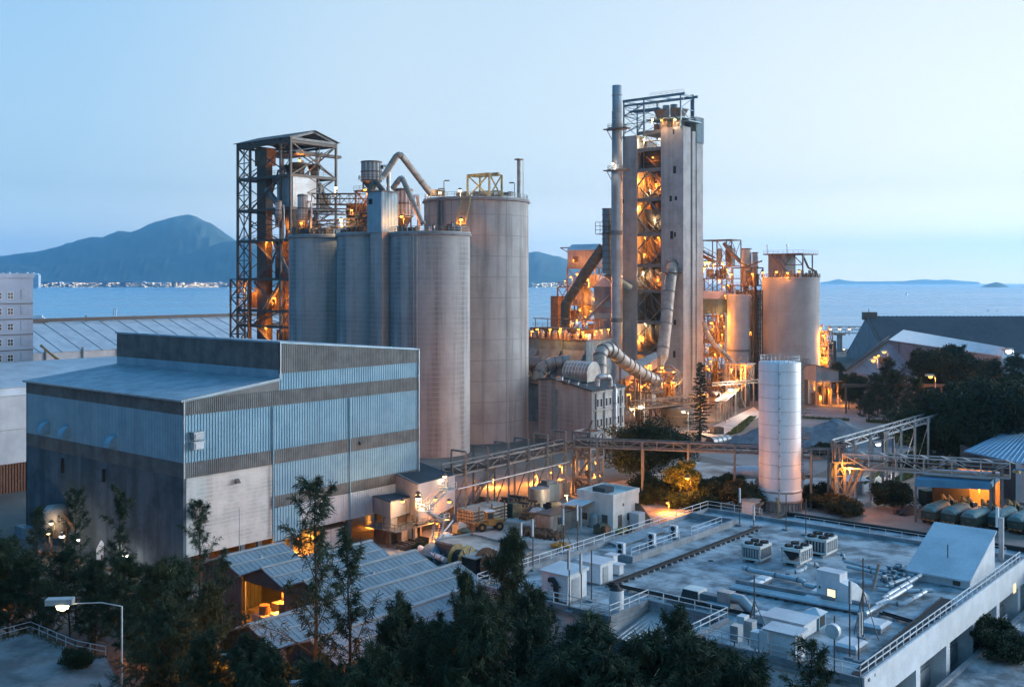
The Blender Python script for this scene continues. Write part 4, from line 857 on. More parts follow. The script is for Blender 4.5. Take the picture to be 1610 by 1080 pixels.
mb = MB(); z = zz(384, d); mb.beam((2, Lv, z - 1), (2, Lv + 5, z - 1), .4); mb.beam((2, Lv + 5, z - 1), (2, Lv, zz(398, d)), .25); mb.build('hoist_beam', M['steel'], t)
lev = [0, zz(535, d), zz(505, d), zz(480, d), zz(452, d), zb]; Y1 = 18.0
mb = MB()
for x in (0, Lu):
    for y in (0, 6, Lv): mb.beam((x, y, 0), (x, y, zb), .45)
    mb.beam((x, Y1, 0), (x, Y1, lev[4]), .45)
mb.builds('column', M['rust'], t)
mb = MB()
for i in range(1, 6):
    z = lev[i]
    for x in (0, Lu): mb.beam((x, 0, z), (x, Y1 if i < 5 else Lv, z), .4)
    for y in (0, Lv): mb.beam((0, y, z), (Lu, y, z), .4)
    if i < 5: mb.lattice((0, 6), (0, Lv), lev[i], lev[i + 1], 1, .22, 'X'); mb.lattice((0, Lv), (0, Y1), lev[i], lev[i + 1] if i < 4 else lev[4] + 2, 1, .22, 'X'); mb.lattice((0, 0), (Lu, 0), lev[i], lev[i + 1], 1, .25, 'A')
mb.build('bracing', M['rust'], t)
mb = MB()
for i in range(1, 5): mb.box(.3, .3, lev[i] - .1, Lu, Y1 - .5, lev[i] + .1)
mb.builds('floor_plate', M['steel'], t)
mb = MB()
for i in range(1, 6): mb.rail([(-.1, Y1 if i < 5 else Lv, lev[i] + .2), (-.1, 0, lev[i] + .2)], 1.2, 2, .09)
mb.build('railing', M['greysteel'], t)
mb = MB(); mb.lathe(4.2, 7.6, [(.8, lev[2] + .5), (3.3, lev[2] + 4), (3.3, lev[3] + 4.5), (1, lev[3] + 7)], 20); mb.build('vessel', M['duct'], t)
mb = MB(); mb.box(-2.6, 15.8, lev[1], 2, 19.5, zz(466, d)); mb.build('casing', M['rust'], t)
for k, (x, y, z, sx, sy, sz) in enumerate(((3, 1, lev[4], 4, 4, 5), (2, 7, lev[4], 3, 3, 3), (5, 12, lev[3], 4, 4, 5), (2, 1, lev[1], 4, 4, 6), (4, 13, lev[1], 4, 4, 5), (3, 11, lev[2], 3, 3, 4))):
    mb = MB(); mb.box(x, y, z + .1, x + sx, y + sy, z + sz); mb.build('machine', M['rust' if k % 2 else 'duct'], t)
pipe('inclined_duct', 'long rusty round duct slanting down left from the dark riser', 'duct', [pt(949, 388, 386), pt(924, 424, 388), pt(897, 466, 390), pt(890, 478, 391), pt(889, 520, 391)], 1.9, 'rust', 14, flange=6)
pipe('inclined_pipe', 'thin pale pipe slanting across the mill frame', 'pipe', [pt(960, 463, 388), pt(917, 508, 388)], .55, 'duct', 8)
d = 392; t = thing('clad_shed', 'tall grey clad box with pitched roof between mill frame and chimney', 'shed', ad(934, d)); mb = MB(); a = zz(452, d)
mb.box(0, -9, 0, 8, .1, a); mb.ribs((-.02, .1), (-.02, -9), 8, a, (-1, 0), .6, .1); mb.build('wall', M['greyclad'], t); mb = MB(); mb.prism([(-.3, .4, a), (-.3, -9.3, a), (6, -9.3, zz(438, d)), (6, .4, zz(438, d))], (0, 0, .3)); mb.build('roof', M['greyclad'], t)
mb = MB(); mb.box(-.15, -9, zz(482, d), 0, .1, zz(474, d)); mb.box(-.15, -9, zz(500, d), 0, .1, zz(492, d)); mb.build('louvre_band', M['clad'], t)
lamps('lamps on the raw mill frame', [(926, 440, 396, 'sod', 5400, 'largest brightest orange lamp on the mill frame', 3.0), (919, 424, 398, 'sod', 2400, 'big orange lamp under the grey gabled head house', 2.4), (900, 436, 400, 'sod', 1680, 'orange lamp on the mill frame far left, lower of two', 1.7), (908, 431, 400, 'sod', 1680, 'orange lamp on the mill frame far left, upper of two', 1.7), (914, 487, 400, 'sod', 4200, 'orange lamp lighting the round vessel in the mill frame', 1.4), (907, 503, 398, 'sod', 3000, 'orange lamp under the round vessel in the mill frame', 1.5), (900, 508, 392, 'sod', 1320, 'low orange lamp at the left foot of the mill frame', 1.6), (902, 409, 403, 'sod', 900, 'orange lamp in the lit opening of the grey gabled head house', .9)])

# ================================================================ filter house with blue hoppers
d = 318; q = ad(922, d); t = FH = thing('filter_house', 'blue grey filter house with sloping hopper plates and a lit crowded roof', 'filter house', q); zt = zz(536, d); L = 27
mb = MB(); mb.box(.1, .1, 0, 13, L, zt); mb.ribs((0, 0), (13, 0), 0, zt, (0, -1), .7, .12); mb.build('wall', M['hopper'], t)
for k in range(3):
    y0 = .3 + k * 9.0; y1 = y0 + 8.6; z1 = zt - 3.0; z0 = zt - 10.5
    mb = MB(); mb.hexa([(-3.0, y0 + 2.6, z0), (.2, y0 + 2.6, z0), (.2, y1 - 2.6, z0), (-3.0, y1 - 2.6, z0), (-.1, y0, z1), (.2, y0, z1), (.2, y1, z1), (-.1, y1, z1)]); mb.build('hopper_plate', M['hopper'], t)
    mb = MB(); mb.hexa([(-.25, y0, z0 - 4), (.1, y0, z0 - 4), (.1, y1, z0 - 4), (-.25, y1, z0 - 4), (-3.0, y0 + 2.6, z0), (.1, y0 + 2.6, z0), (.1, y1 - 2.6, z0), (-3.0, y1 - 2.6, z0)]); mb.build('hopper_plate', M['hopper'], t)
    mb = MB(); mb.box(-.3, y1, 4, .1, y1 + .4, zt); mb.build('stiffener', M['hopper'], t)
mb = MB(); mb.box(-.4, -.4, zt, 13.4, L + .3, zt + .3); mb.build('roof', M['rust'], t)
mb = MB(); mb.rail([(-.4, L, zt + .3), (-.4, -.4, zt + .3), (13, -.4, zt + .3)], 1.2, 1.6, .08); mb.rail([(8, L, zt + 3.3), (8, -.4, zt + 3.3)], 1.2, 2, .08); mb.build('railing', M['rust'], t)
r4 = random.Random(3)
for k in range(16):
    y = .8 + k * 1.65; h = r4.uniform(1.3, 2.6); mb = MB(); x = r4.uniform(.8, 2.6)
    if k % 3: mb.cyl(x, y, zt + .3, zt + h, .6, n=12); mb.lathe(x, y, [(.3, zt + h), (.3, zt + h + .5), (.01, zt + h + .6)], 10)
    else: mb.box(x - .6, y - .6, zt + .3, x + .9, y + .5, zt + h + .3)
    mb.build('roof_valve', M['duct' if k % 2 else 'galv'], t)
mb = MB(); mb.tube([(4, 0, zt + 1.6), (4, L, zt + 1.6)], .5, 10); mb.build('header_pipe', M['rust'], t); mb = MB(); mb.box(5, 1, zt + .3, 12, L - 1, zt + 3.2); mb.build('plenum', M['rust'], t)
mb = MB()
for k in range(6): mb.beam((8, 1 + 5 * k, zt), (8, 1 + 5 * k, zt + 6), .2); mb.beam((8, 1 + 5 * k, zt + 6), (12, 1 + 5 * k, zt + 6), .2)
mb.beam((8, 0, zt + 6), (8, L, zt + 6), .25); mb.build('pipe_rack', M['rust'], t)
for i, (px, py) in enumerate(((835, 521), (847, 518), (864.5, 518), (880, 521), (882, 517), (911, 518), (915, 522), (935, 520.5), (946.5, 519), (956.5, 518))):
    lamp(pt(px, py, d + 2 + (i % 2) * 2), 'sod', 900, ORD[i] + ' orange lamp from the wide silo along the filter house roof', 'lamps along the filter house roof', 1.55)
lamp(U(q, 6, -1.5, zt - 14), 'sod', 2500, 'orange lamp low beside the filter house under the sloping roof', 'lamps along the filter house roof', 1.2)
# square ducts in front of the hoppers
pipe('square_duct', 'big dusty rectangular duct bending down in front of the blue hoppers', 'duct', [pt(896, 567, 306), pt(868, 571, 306), pt(853, 577, 305), pt(847, 590, 304), pt(846, 602, 304)], 2.0, 'duct', 6, flange=2.4)
pipe('square_duct', 'second dusty duct against the wide silo at the blue hoppers', 'duct', [pt(850, 570, 309), pt(828, 572, 309), pt(822, 590, 308)], 2.2, 'greysteel', 6, flange=2.4)
mb = MB(); 
# ================================================================ old concrete mill block with two window rows
d = 284; q = ad(930, d); t = thing('concrete_mill_block', 'stained concrete block with sloped roof and two rows of windows', 'mill building', q); CB = t
ze, zl, Lv, Lu = zz(614, d), zz(598, d * 1.04), 18.2, 15.6
mb = MB(); mb.prism([(0, 0, 0), (0, Lv, 0), (0, Lv, zl), (0, Lv * .72, zl + .5), (0, 0, ze)], (.4, 0, 0)); mb.box(.4, .03, 0, Lu, .5, ze); mb.box(.4, Lv - .5, 0, Lu, Lv, ze + 2); mb.box(Lu - .4, .5, 0, Lu, Lv - .5, ze); mb.build('wall', M['concrete'], t)
mb = MB(); mb.box(-.06, Lv * .62, 2, 0, Lv * .76, zl - 2); mb.build('window_strip', M['trunkglass'], t)
mb = MB(); mb.box(-.12, -.1, 0, 0, 1.2, ze + .2); mb.box(-.1, Lv * .27, 0, 0, Lv * .33, ze + 1.5); mb.box(0, -.15, 0, .8, .03, ze + .1); mb.builds('pilaster', M['concrete'], t)
mb = MB(); mb.prism([(-.5, -.5, ze - .3), (-.5, Lv * .72, zl + .6), (-.5, Lv + .4, zl + .1), (-.5, Lv + .4, zl + .45), (-.5, Lv * .72, zl + 1.0), (-.5, -.5, ze + .1)], (Lu + .8, 0, 0)); mb.build('roof', M['slate'], t)
for z in (ze - 10.8, ze - 5.2): mb = MB(); mb.box(.9, -.35, z - .5, Lu, .03, z - .1); mb.build('ledge', M['wallwhite'], t)
mb = MB(); mb.box(.9, -.3, ze - .9, Lu, .03, ze - .3); mb.build('cornice', M['wallwhite'], t)
mb = MB(); mb.box(.9, -.02, 0, Lu, .05, ze - .9); mb.build('white_front', M['wallwhite'], t)
for x in (1.9, 5.8, 10.2, 13.9): mb = MB(); mb.box(x - .2, -.35, 0, x + .2, -.02, ze - .3); mb.build('pilaster', M['greysteel'], t)
for z in (ze - 10.2, ze - 4.8):
    for x in (2.7, 4.4, 6.9, 8.7, 11.0, 12.6, 14.5):
        f = MB(); f.box(x - .6, -.12, z, x + .6, -.025, z + 2.4); w_ = f.build('window', M['white'], t); f = MB(); f.box(x - .45, -.14, z + .15, x + .45, -.125, z + 2.25); f.build('pane', M['glass'], w_)
pipe('roof_pipe', 'hooped pale pipe rising over the front edge of the concrete mill block', 'pipe', [pt(939, 607, 281), pt(939, 596, 281), pt(942, 592, 281), pt(957, 592, 284), pt(959, 596, 285), pt(959, 607, 285)], .7, 'galv', 10, flange=2.5)
pipe('roof_pipe', 'pale standpipe down the white front of the concrete mill block', 'pipe', [pt(958, 606, 287), pt(966, 606, 287), pt(967, 612, 286.5), pt(967, 690, 285)], .55, 'galv', 10, flange=4)
# fan drum with grid on the roof
q = U(CB.location, 8, 9, 0); zf = ze + 2.4; t = thing('roof_cooler', 'drum shaped cooler with pale grid casing on the mill block roof', 'cooler', (q.x, q.y, ze + 1))
mb = MB(); vs = []; n = 15; L = 8.5
for i in range(2):
    for k in range(n): a = math.pi * k / (n - 1); vs.append((3.1 * math.cos(a), -4 + L * i, 2.6 + 3.3 * math.sin(a)))
mb.add(vs, [(k, k + 1, n + k + 1, n + k) for k in range(n - 1)], True); mb.poly(vs[:n]); mb.poly(vs[n:]); mb.box(-3.1, -4, .6, 3.1, 4.5, 2.6); mb.build('casing', M['duct'], t)
mb = MB()
for i in range(9): 
    y = -4 + L * i / 8
    for k in range(n - 1): a, b = math.pi * k / (n - 1), math.pi * (k + 1) / (n - 1); mb.beam((3.15 * math.cos(a), y, 2.6 + 3.35 * math.sin(a)), (3.15 * math.cos(b), y, 2.6 + 3.35 * math.sin(b)), .16)
for k in range(1, n, 2): a = math.pi * k / (n - 1); mb.beam((3.15 * math.cos(a), -4, 2.6 + 3.35 * math.sin(a)), (3.15 * math.cos(a), 4.5, 2.6 + 3.35 * math.sin(a)), .16)
mb.build('grid', M['white'], t)
mb = MB()
for x in (-2.5, 2.5):
    for y in (-3.5, 4): mb.beam((x, y, -.6), (x, y, .7), .5)
mb.builds('foot', M['steel'], t)
for i, (px, py) in enumerate(((890, 603), (905, 606), (918, 610), (880, 597))): deckbox(px, py + 2, 288, 9, 6, 'galv' if i % 2 else 'steel', ['grey unit on the mill block roof near its peak', 'dark unit on the mill block roof mid slope', 'grey unit at the low corner of the mill block roof', 'dark unit at the high end of the mill block roof'][i], grp='units on the mill block roof')
# crossing gas pipe
pipe('gas_pipe', 'fat ribbed pipe with raised elbow sloping down to the kiln tower foot', 'duct', [pt(943, 592, 300), pt(943, 566, 301), pt(944, 556, 302), pt(951, 549, 304), pt(959, 549, 306), pt(965, 554, 308), pt(975, 564, 312), pt(1000, 582, 322), pt(1034, 601, 334)], 1.95, 'duct', 16, flange=3.4)
t = thing('pipe_support', 'slim dark trestle carrying the fat ribbed pipe', 'trestle', ad(998, 322)); mb = MB()
for px in (975, 998, 1006): q = loc(t, pt(px, 590, 321)); mb.beam((q.x, q.y, 0), (q.x, q.y, zz(578 if px > 980 else 566, 320)), .4)
mb.builds('leg', M['steel'], t)
# long lean-to roof between filter house and tower
t = thing('kiln_shed', 'long shed with pale sheet roof running into the foot of the kiln tower', 'shed', ad(1030, 345, 0))
P = lambda px, py, d_: loc(t, pt(px, py, d_))
a, b, c, e = P(975, 577, 336), P(1032, 553, 356), P(1034, 563, 352), P(962, 606, 318)
mb = MB(); mb.ribroof(a, b, c, e, .8, .08, .2); mb.build('roof', M['shedroof'], t)
mb = MB(); mb.poly([e, c, (c.x, c.y, c.z - 3), (e.x, e.y, e.z - 3)]); mb.build('fascia', M['rust'], t); mb = MB()
for k in range(5): g = e.lerp(c, k / 4); mb.beam((g.x, g.y, 0), (g.x, g.y, g.z), .45)
mb.builds('column', M['rust'], t)
# ================================================================ open process frames
def rig(name, label, cat, base, us, vs, levels, m='rust', seed=1, nm=5, rz=YAW, w=.36, group=None, brace='X', rails=True, pipes=3, mm=('rust', 'duct', 'steel')):
    r = random.Random(seed); t = thing(name, label, cat, base, rz, group); U0, U1, V0, V1 = us[0], us[-1], vs[0], vs[-1]; top = levels[-1]
    mb = MB()
    for x in us:
        for y in vs: mb.beam((x, y, 0), (x, y, top), w)
    mb.builds('column', M[m], t)
    mb = MB(); lv = [0] + list(levels)
    for z in levels:
        for x in us: mb.beam((x, V0, z), (x, V1, z), w * .9, w * 1.3)
        for y in vs: mb.beam((U0, y, z), (U1, y, z), w * .9, w * 1.3)
    for k, (z0, z1) in enumerate(zip(lv, lv[1:])):
        for y0, y1 in zip(vs, vs[1:]):
            if r.random() < .7: mb.lattice((U0, y0), (U0, y1), z0, z1, 1, w * .55, r.choice(brace), False)
        for x0, x1 in zip(us, us[1:]):
            if r.random() < .7: mb.lattice((x0, V0), (x1, V0), z0, z1, 1, w * .55, r.choice(brace), False)
    mb.build('bracing', M[m], t)
    mb = MB()
    for z in levels[:-1]: mb.box(U0 + .2, V0 + .2, z - .08, U1 - .2, V1 - .2, z + .08)
    if len(levels) > 1: mb.builds('floor_plate', M['steel'], t)
    if rails:
        mb = MB()
        for z in levels[:-1]: mb.rail([(U0, V1, z + .2), (U0, V0, z + .2), (U1, V0, z + .2)], 1.2, 1.8, .08)
        mb.build('railing', M['greysteel'], t)
    for k in range(int(nm * 1.7)):
        z = r.choice([.1] + list(levels[:-1])); nx = [q for q in lv if q > z + .5]; hh = (nx[0] - z) if nx else 3
        sx, sy = min(U1 - U0 - .8, r.uniform(1.5, 4)), min(V1 - V0 - .8, r.uniform(1.5, 4)); x, y = r.uniform(U0 + .3, U1 - sx - .3), r.uniform(V0 + .3, V1 - sy - .3); h = hh * r.uniform(.4, .85); mb = MB()
        if k % 2: mb.box(x, y, z + .1, x + sx, y + sy, z + h); mb.box(x + sx * .3, y + sy * .3, z + h, x + sx * .7, y + sy * .7, z + h * 1.15)
        else:
            q = min(sx, sy) / 2; mb.lathe(x + q, y + q, [(q * .3, z + .1), (q, z + h * .4), (q, z + h * .9), (q * .4, z + h)], 14)
        mb.build('machine', M[r.choice(mm)], t)
    for k in range(pipes * 2):
        z = r.choice(levels); x, y = U0 - .2 + r.uniform(0, .8), r.uniform(V0, V1); mb = MB(); rr = r.uniform(.14, .34)
        mb.tube([(x, y, max(.3, z - 6)), (x, y, z - .6), (x + r.uniform(-.1, 2), y + r.uniform(-3, 3), z + .8), (x + 1, y + r.uniform(-3, 3), z + 2.5)], rr, 8); mb.build('pipe', M[r.choice(('galv', 'duct', 'rust'))], t)
    mb = MB(); mb.beam((U0 + .6, V0 + .4, 0), (U0 + .6, V1 - .6, lv[1]), .6, .2)
    for z0, z1 in zip(levels, levels[1:-1]): mb.beam((U0 + .6, V1 - .6, z0), (U0 + .6, V0 + .6, z1), .6, .2)
    mb.builds('stair', M['greysteel'], t)
    return t
d = 425; rig('conveyor_head_frame', 'dark open steel frame with flat roof right of the kiln tower', 'steel frame', ad(1150, d), [0, 8], [0, 6.5, 13], [zz(y, d) for y in (560, 520, 487, 460, 438, 418, 377)], 'rust', 3, 9, pipes=6)
bridge('dark inclined belt gallery rising to the frame right of the kiln tower', pt(1096, 398, 418), pt(1124, 412, 424), 3, 3, 'steel', grp=None)
pipe('inclined_chute', 'dark chute slanting down inside the roofed frame', 'chute', [pt(1138, 382, 424), pt(1150, 398, 423), pt(1165, 412, 421)], .8, 'steel', 8)
d = 396; rig('heat_exchanger_frame', 'open frame glowing orange at the right foot of the kiln tower', 'steel frame', ad(1147, d), [0, 5, 9], [0, 6, 12], [zz(y, d) for y in (612, 585, 562, 540, 512, 498)], 'rust', 8, 12, pipes=7)
d = 392; t = thing('clad_gable_house', 'blue clad gable house with pale roof beside the kiln tower', 'house', ad(1129, d)); a, b = zz(494, d), zz(470, d)
mb = MB(); mb.box(0, 0, a, 9, 11, b); mb.ribs((0, 11), (0, 0), a, b, (-1, 0), .6, .1); mb.ribs((0, 0), (9, 0), a, b, (0, -1), .6, .1); mb.build('wall', M['hopper'], t)
mb = MB(); mb.prism([(-.4, -.4, b), (9.4, -.4, b), (4.5, -.4, b + 2.8)], (0, 11.8, 0)); mb.build('roof', M['greyclad'], t)
mb = MB()
for x in (.3, 8.7):
    for y in (.3, 10.7): mb.beam((x, y, 0), (x, y, a), .4)
mb.builds('column', M['rust'], t)
d = 398; rig('silo_gallery', 'railed gallery with small stacks over the slim pale silo', 'gallery', ad(1186, d), [0, 7], [0, 4.5, 9], [zz(y, d) for y in (470, 449, 421)], 'rust', 11, 7, pipes=6)
for px, d, w_, y0, y1, l, g in ((1173.5, 405, 8, 391, 450, 'thicker grey round stack on the silo gallery', 'grey stacks on the silo gallery'), (1187.5, 404, 4.6, 397, 450, 'slim blue grey stack beside the thicker one on the silo gallery', 'grey stacks on the silo gallery')):
    t = thing('round_stack', l, 'stack', ad(px, d), 0, g); r = w_ / F * d; mb = MB(); mb.cyl(0, 0, zz(y1, d), zz(y0, d), r, n=20); mb.build('shaft', M['chim'], t); mb = MB(); mb.lathe(0, 0, [(r, zz(y0, d) - .4), (r * 1.08, zz(y0, d) - .4), (r * 1.08, zz(y0, d) + .1), (r, zz(y0, d) + .1)], 20, False); mb.lathe(0, 0, [(r, zz(420, d) - .4), (r * 1.15, zz(420, d) - .4), (r * 1.15, zz(420, d) + .1), (r, zz(420, d) + .1)], 20, False); mb.builds('collar', M['steel'], t)
    mb = MB(); mb.tube([(0, 0, 0), (0, 0, zz(y1, d))], r * .5, 10); mb.build('stem', M['steel'], t)
M['silosteel'] = mat('lilac grey silo plate', (.42, .41, .43), (.35, .34, .36), .2, .6, streak=.3, stain=(.22, .18, .15), joints=9, jdark=.7)
t, r, z = silo('steel_silo', 'slim smooth pale steel silo right of the kiln tower', 1161, 392, 17.5, zz(465, 392), M['silosteel'], .1)
mb = MB(); zq = zz(551, 390); mb.lathe(0, 0, [(r, zq - .4), (r + .2, zq - .4), (r + .2, zq + .4), (r, zq + .4)], 48, False); mb.build('hoop', M['greysteel'], t)
t, r, z = silo('steel_silo', 'narrow shaded silo squeezed between the slim and the broad one', 1187, 410, 13, zz(458, 410), M['concrete'], .1); mb = MB(); mb.lathe(0, 0, [(r, 8), (r + .2, 8), (r + .2, 8.6), (r, 8.6)], 48, False); mb.build('hoop', M['greysteel'], t)
M['clinker'] = mat('lilac concrete', (.43, .40, .39), (.36, .335, .33), .2, .85, streak=.3, joints=1.6, jdark=.86, stain=(.25, .2, .17))
t, r, z = silo('clinker_silo', 'broad concrete silo with a house on top at the right of the plant', 1243, 395, 44, zz(438, 385), M['clinker']); S3 = t
ringrail(r + .2, z + .5, 40, 1.2, w=.1).build('railing', M['rust'], t)
mb = MB()
for k in range(26):
    a = R(180 + k * 7); x, y = (r - 1.2) * math.cos(a), (r - 1.2) * math.sin(a); mb.beam((x, y, z + .5), (x, y, z + .5 + (1.6, 2.6, 1.1)[k % 3]), (.7, .4, 1.0)[k % 3])
mb.builds('roof_fitting', M['rust'], t)
d = 398; t = thing('silo_top_house', 'grey house under a cantilever deck on the broad right hand silo', 'house', ad(1235, d - 3, z + .5)); a = zz(401, d) - z - .5
mb = MB(); mb.box(0, 0, 0, 8.5, 7, a); mb.ribs((0, 7), (0, 0), 0, a, (-1, 0), .6, .1); mb.ribs((0, 0), (8.5, 0), 0, a, (0, -1), .6, .1); mb.build('wall', M['greyclad'], t)
mb = MB(); mb.box(-1, -7.5, a, 12, 8.5, a + .5); mb.build('deck', M['steel'], t); mb = MB(); mb.rail([(-1, 8.5, a + .5), (-1, -7.5, a + .5), (12, -7.5, a + .5)], 1.2, 2.0, .08); mb.build('railing', M['greysteel'], t)
mb = MB()
for x, y in ((-.3, -7), (8, -7)): mb.beam((x, y, 0), (x, y, a), .45)
mb.builds('leg', M['steel'], t); mb = MB(); mb.beam((-.3, -7, a * .55), (-.3, 0, a * .55), .35); mb.beam((-.3, -7, a * .55), (-.3, -3, a), .3); mb.beam((-.3, 0, a * .55), (-.3, -3, a), .3); mb.build('bracing', M['steel'], t)
mb = MB(); mb.beam((-1.2, 5, a), (-1.2, -1, a * .3), .8, .25); mb.build('stair', M['steel'], t)
for i, px in enumerate((1209, 1233)): t2 = thing('mast', ['short mast with lamp at the left of the silo house deck', 'short mast with lamp in the middle of the silo house deck'][i], 'mast', U((t.location.x, t.location.y, z + a + 1), -.8, 7 - 8 * i)); mb = MB(); mb.beam((0, 0, 0), (0, 0, 2.8), .16); mb.build('pole', M['steel'], t2); mb = MB(); mb.box(-.3, -.3, 2.8, .3, .3, 3.3); mb.build('head', M['galv'], t2)
pipe('curved_downpipe', 'dark pipe curving over the rim and down the broad right hand silo', 'pipe', [pt(1262, 401, 392), pt(1271, 421, 389), pt(1283, 427, 390), pt(1287, 437, 391), pt(1286.5, 600, 392)], .4, 'steel', 8, flange=12)
t = thing('ladder_tower', 'black ladder tower in the gap before the broad silo', 'ladder', ad(1196, 388)); mb = MB()
for x, y in ((0, 0), (0, 1.5), (1.5, 0)): mb.beam((x, y, 0), (x, y, zz(456, 388)), .25)
mb.builds('stile', M['dark'], t); mb = MB()
for k in range(24): mb.beam((0, 0, k * 1.75), (0, 1.5, k * 1.75), .2); mb.beam((0, 0, k * 1.75), (1.5, 0, k * 1.75), .2)
mb.build('rung', M['dark'], t)
G_ = 'lamps on the right hand process frames'
lamps(G_, [(1108, 413, 410, 'sod', 3500, 'orange lamp touching the right edge of the kiln tower, upper', 2.2), (1114, 413, 412, 'sod', 2450, 'second orange lamp right of the kiln tower edge, same height', 2.0), (1121, 415.6, 414, 'sod', 1750, 'third orange lamp right of the kiln tower edge under the belt gallery', 1.6), (1106, 422, 405, 'sod', 2100, 'orange lamp touching the right edge of the kiln tower, lower', 1.9), (1138, 414, 418, 'sod', 2800, 'orange lamp in the middle of the roofed conveyor frame', 1.5), (1144, 424, 416, 'sod', 1400, 'small orange lamp right below the middle of the roofed frame', 1.3), (1148, 431, 396, 'sod', 1540, 'left of a pair of orange lamps over the slim pale silo', 1.7), (1153, 431.7, 396, 'sod', 1540, 'right of a pair of orange lamps over the slim pale silo', 1.7), (1184, 431, 395, 'sod', 1819, 'orange lamp below the slim blue grey stack', 1.7), (1132, 440, 412, 'sod', 3500, 'orange lamp deep inside the roofed conveyor frame', 1.2), (1122.5, 508, 391, 'sod', 4200, 'big orange lamp below the blue clad gable house', 2.4), (1137, 497, 390, 'sod', 3150, 'orange lamp right under the corner of the blue clad gable house', 1.3), (1120, 535, 396, 'sod', 2800, 'orange lamp in the glowing frame behind the curved pipe', 1.2), (1126, 557, 394, 'sod', 2450, 'orange lamp halfway down the glowing frame', 1.3), (1116, 580, 392, 'sod', 3150, 'orange lamp low in the glowing frame beside the tower foot', 1.4)])
lamps('lamps round the top of the broad silo', [(1200.7, 428.8, 388, 'sod', 545, 'leftmost orange lamp on the rim of the broad right silo', 1.9), (1218.6, 427.9, 386, 'sod', 545, 'orange lamp below the left corner of the silo top house', 1.9), (1241.4, 429.4, 384, 'sod', 545, 'orange lamp on the rim in front of the silo top house', 1.9), (1257.3, 427.2, 386, 'sod', 545, 'rightmost orange lamp on the rim of the broad right silo', 2.0)])
pipe('curved_pipe', 'long pale pipe curving down from the kiln tower to the lit box', 'pipe', [pt(1107, 506, 372), pt(1111, 522, 373), pt(1122, 541, 375), pt(1140, 557, 377), pt(1147, 565, 378), pt(1148, 604, 378)], .85, 'duct', 12, flange=5)
pipe('curved_pipe', 'slim pale pipe dropping from the gable house corner', 'pipe', [pt(1140, 492, 380), pt(1141.5, 500, 380), pt(1141, 560, 380), pt(1140, 600, 380)], .4, 'galv', 8)
d = 366; t = rig('burner_house', 'brightly lit open house with flat roof under the curved pipe', 'open house', ad(1172, d), [0, 6], [0, 3.6, 7.4], [zz(600, d), zz(574, d)], 'duct', 21, 6, pipes=4)
mb = MB(); mb.box(-.6, -.6, zz(574, d), 6.5, 8, zz(574, d) + .35); mb.build('roof', M['duct'], t)
mb = MB(); mb.box(5.6, .3, zz(600, d), 5.8, 7.2, zz(575, d)); mb.build('back_wall', M['cream'], t)
lamps(G_, [(1150, 580, 364, 'sod', 3300, 'strong orange lamp left inside the brightly lit open house', 1.4), (1165, 580, 365, 'sod', 3300, 'strong orange lamp right inside the brightly lit open house', 1.4), (1158, 597, 365, 'sod', 2100, 'orange lamp at the foot of the brightly lit open house', 1.2)])
def post_lamp(px, pyt, d, kind, pw, label, size=1.4, z0=0, h=None, arm=0.9, group='street lamps on poles', rz=3.4):
    q = ad(px, d, z0); h = (h or zz(pyt, d) - z0); t = thing('street_lamp', label, 'street lamp', q, rz, group)
    mb = MB(); mb.tube([(0, 0, 0), (0, 0, h * .97), (arm * .4, 0, h), (arm, 0, h)], [.11, .08, .06, .05], 8); mb.build('pole', M['galv'], t)
    mb = MB(); mb.box(arm - .2, -.16 * size, h - .02, arm + .7 * size, .16 * size, h + .16 * size); mb.build('lamp_head', M['galv'], t)
    mb = MB(); mb.lathe(arm + .25 * size, 0, [(.01, h - .22 * size), (.16 * size, h - .14 * size), (.2 * size, h - .03), (.01, h - .02)], 10); mb.build('bulb', ME[kind], t)
    if pw:
        l = bpy.data.lights.new('lamp_light', 'POINT'); l.energy = pw * LAMP_K; l.color = dict(sod=SOD, warm=WARM, cool=COOL)[kind]; l.shadow_soft_size = .3
        o = bpy.data.objects.new('lamp_light', l); C.objects.link(o); o.parent = t; o.location = (arm + .25, 0, h - .5)
    return t
post_lamp(1157, 612, 345, 'cool', 7000, 'bright white lamp on a pole at the end of the pale works road', 3.6)
post_lamp(1133, 617, 338, 'warm', 3000, 'warm lamp on a pole along the covered gangway', 2.4)
post_lamp(1113, 618, 336, 'sod', 2500, 'orange lamp on a pole behind the dark conifer', 2.2)
post_lamp(1104, 639, 306, 'sod', 3000, 'orange lamp seen through the dark conifer', 2.2)
post_lamp(1082, 646, 303, 'warm', 4500, 'warm lamp at the round tank left of the dark conifer', 2.6)
post_lamp(1013, 637.6, 305, 'warm', 2600, 'warm lamp on a pole at the left of the pipe bridge', 2.2)
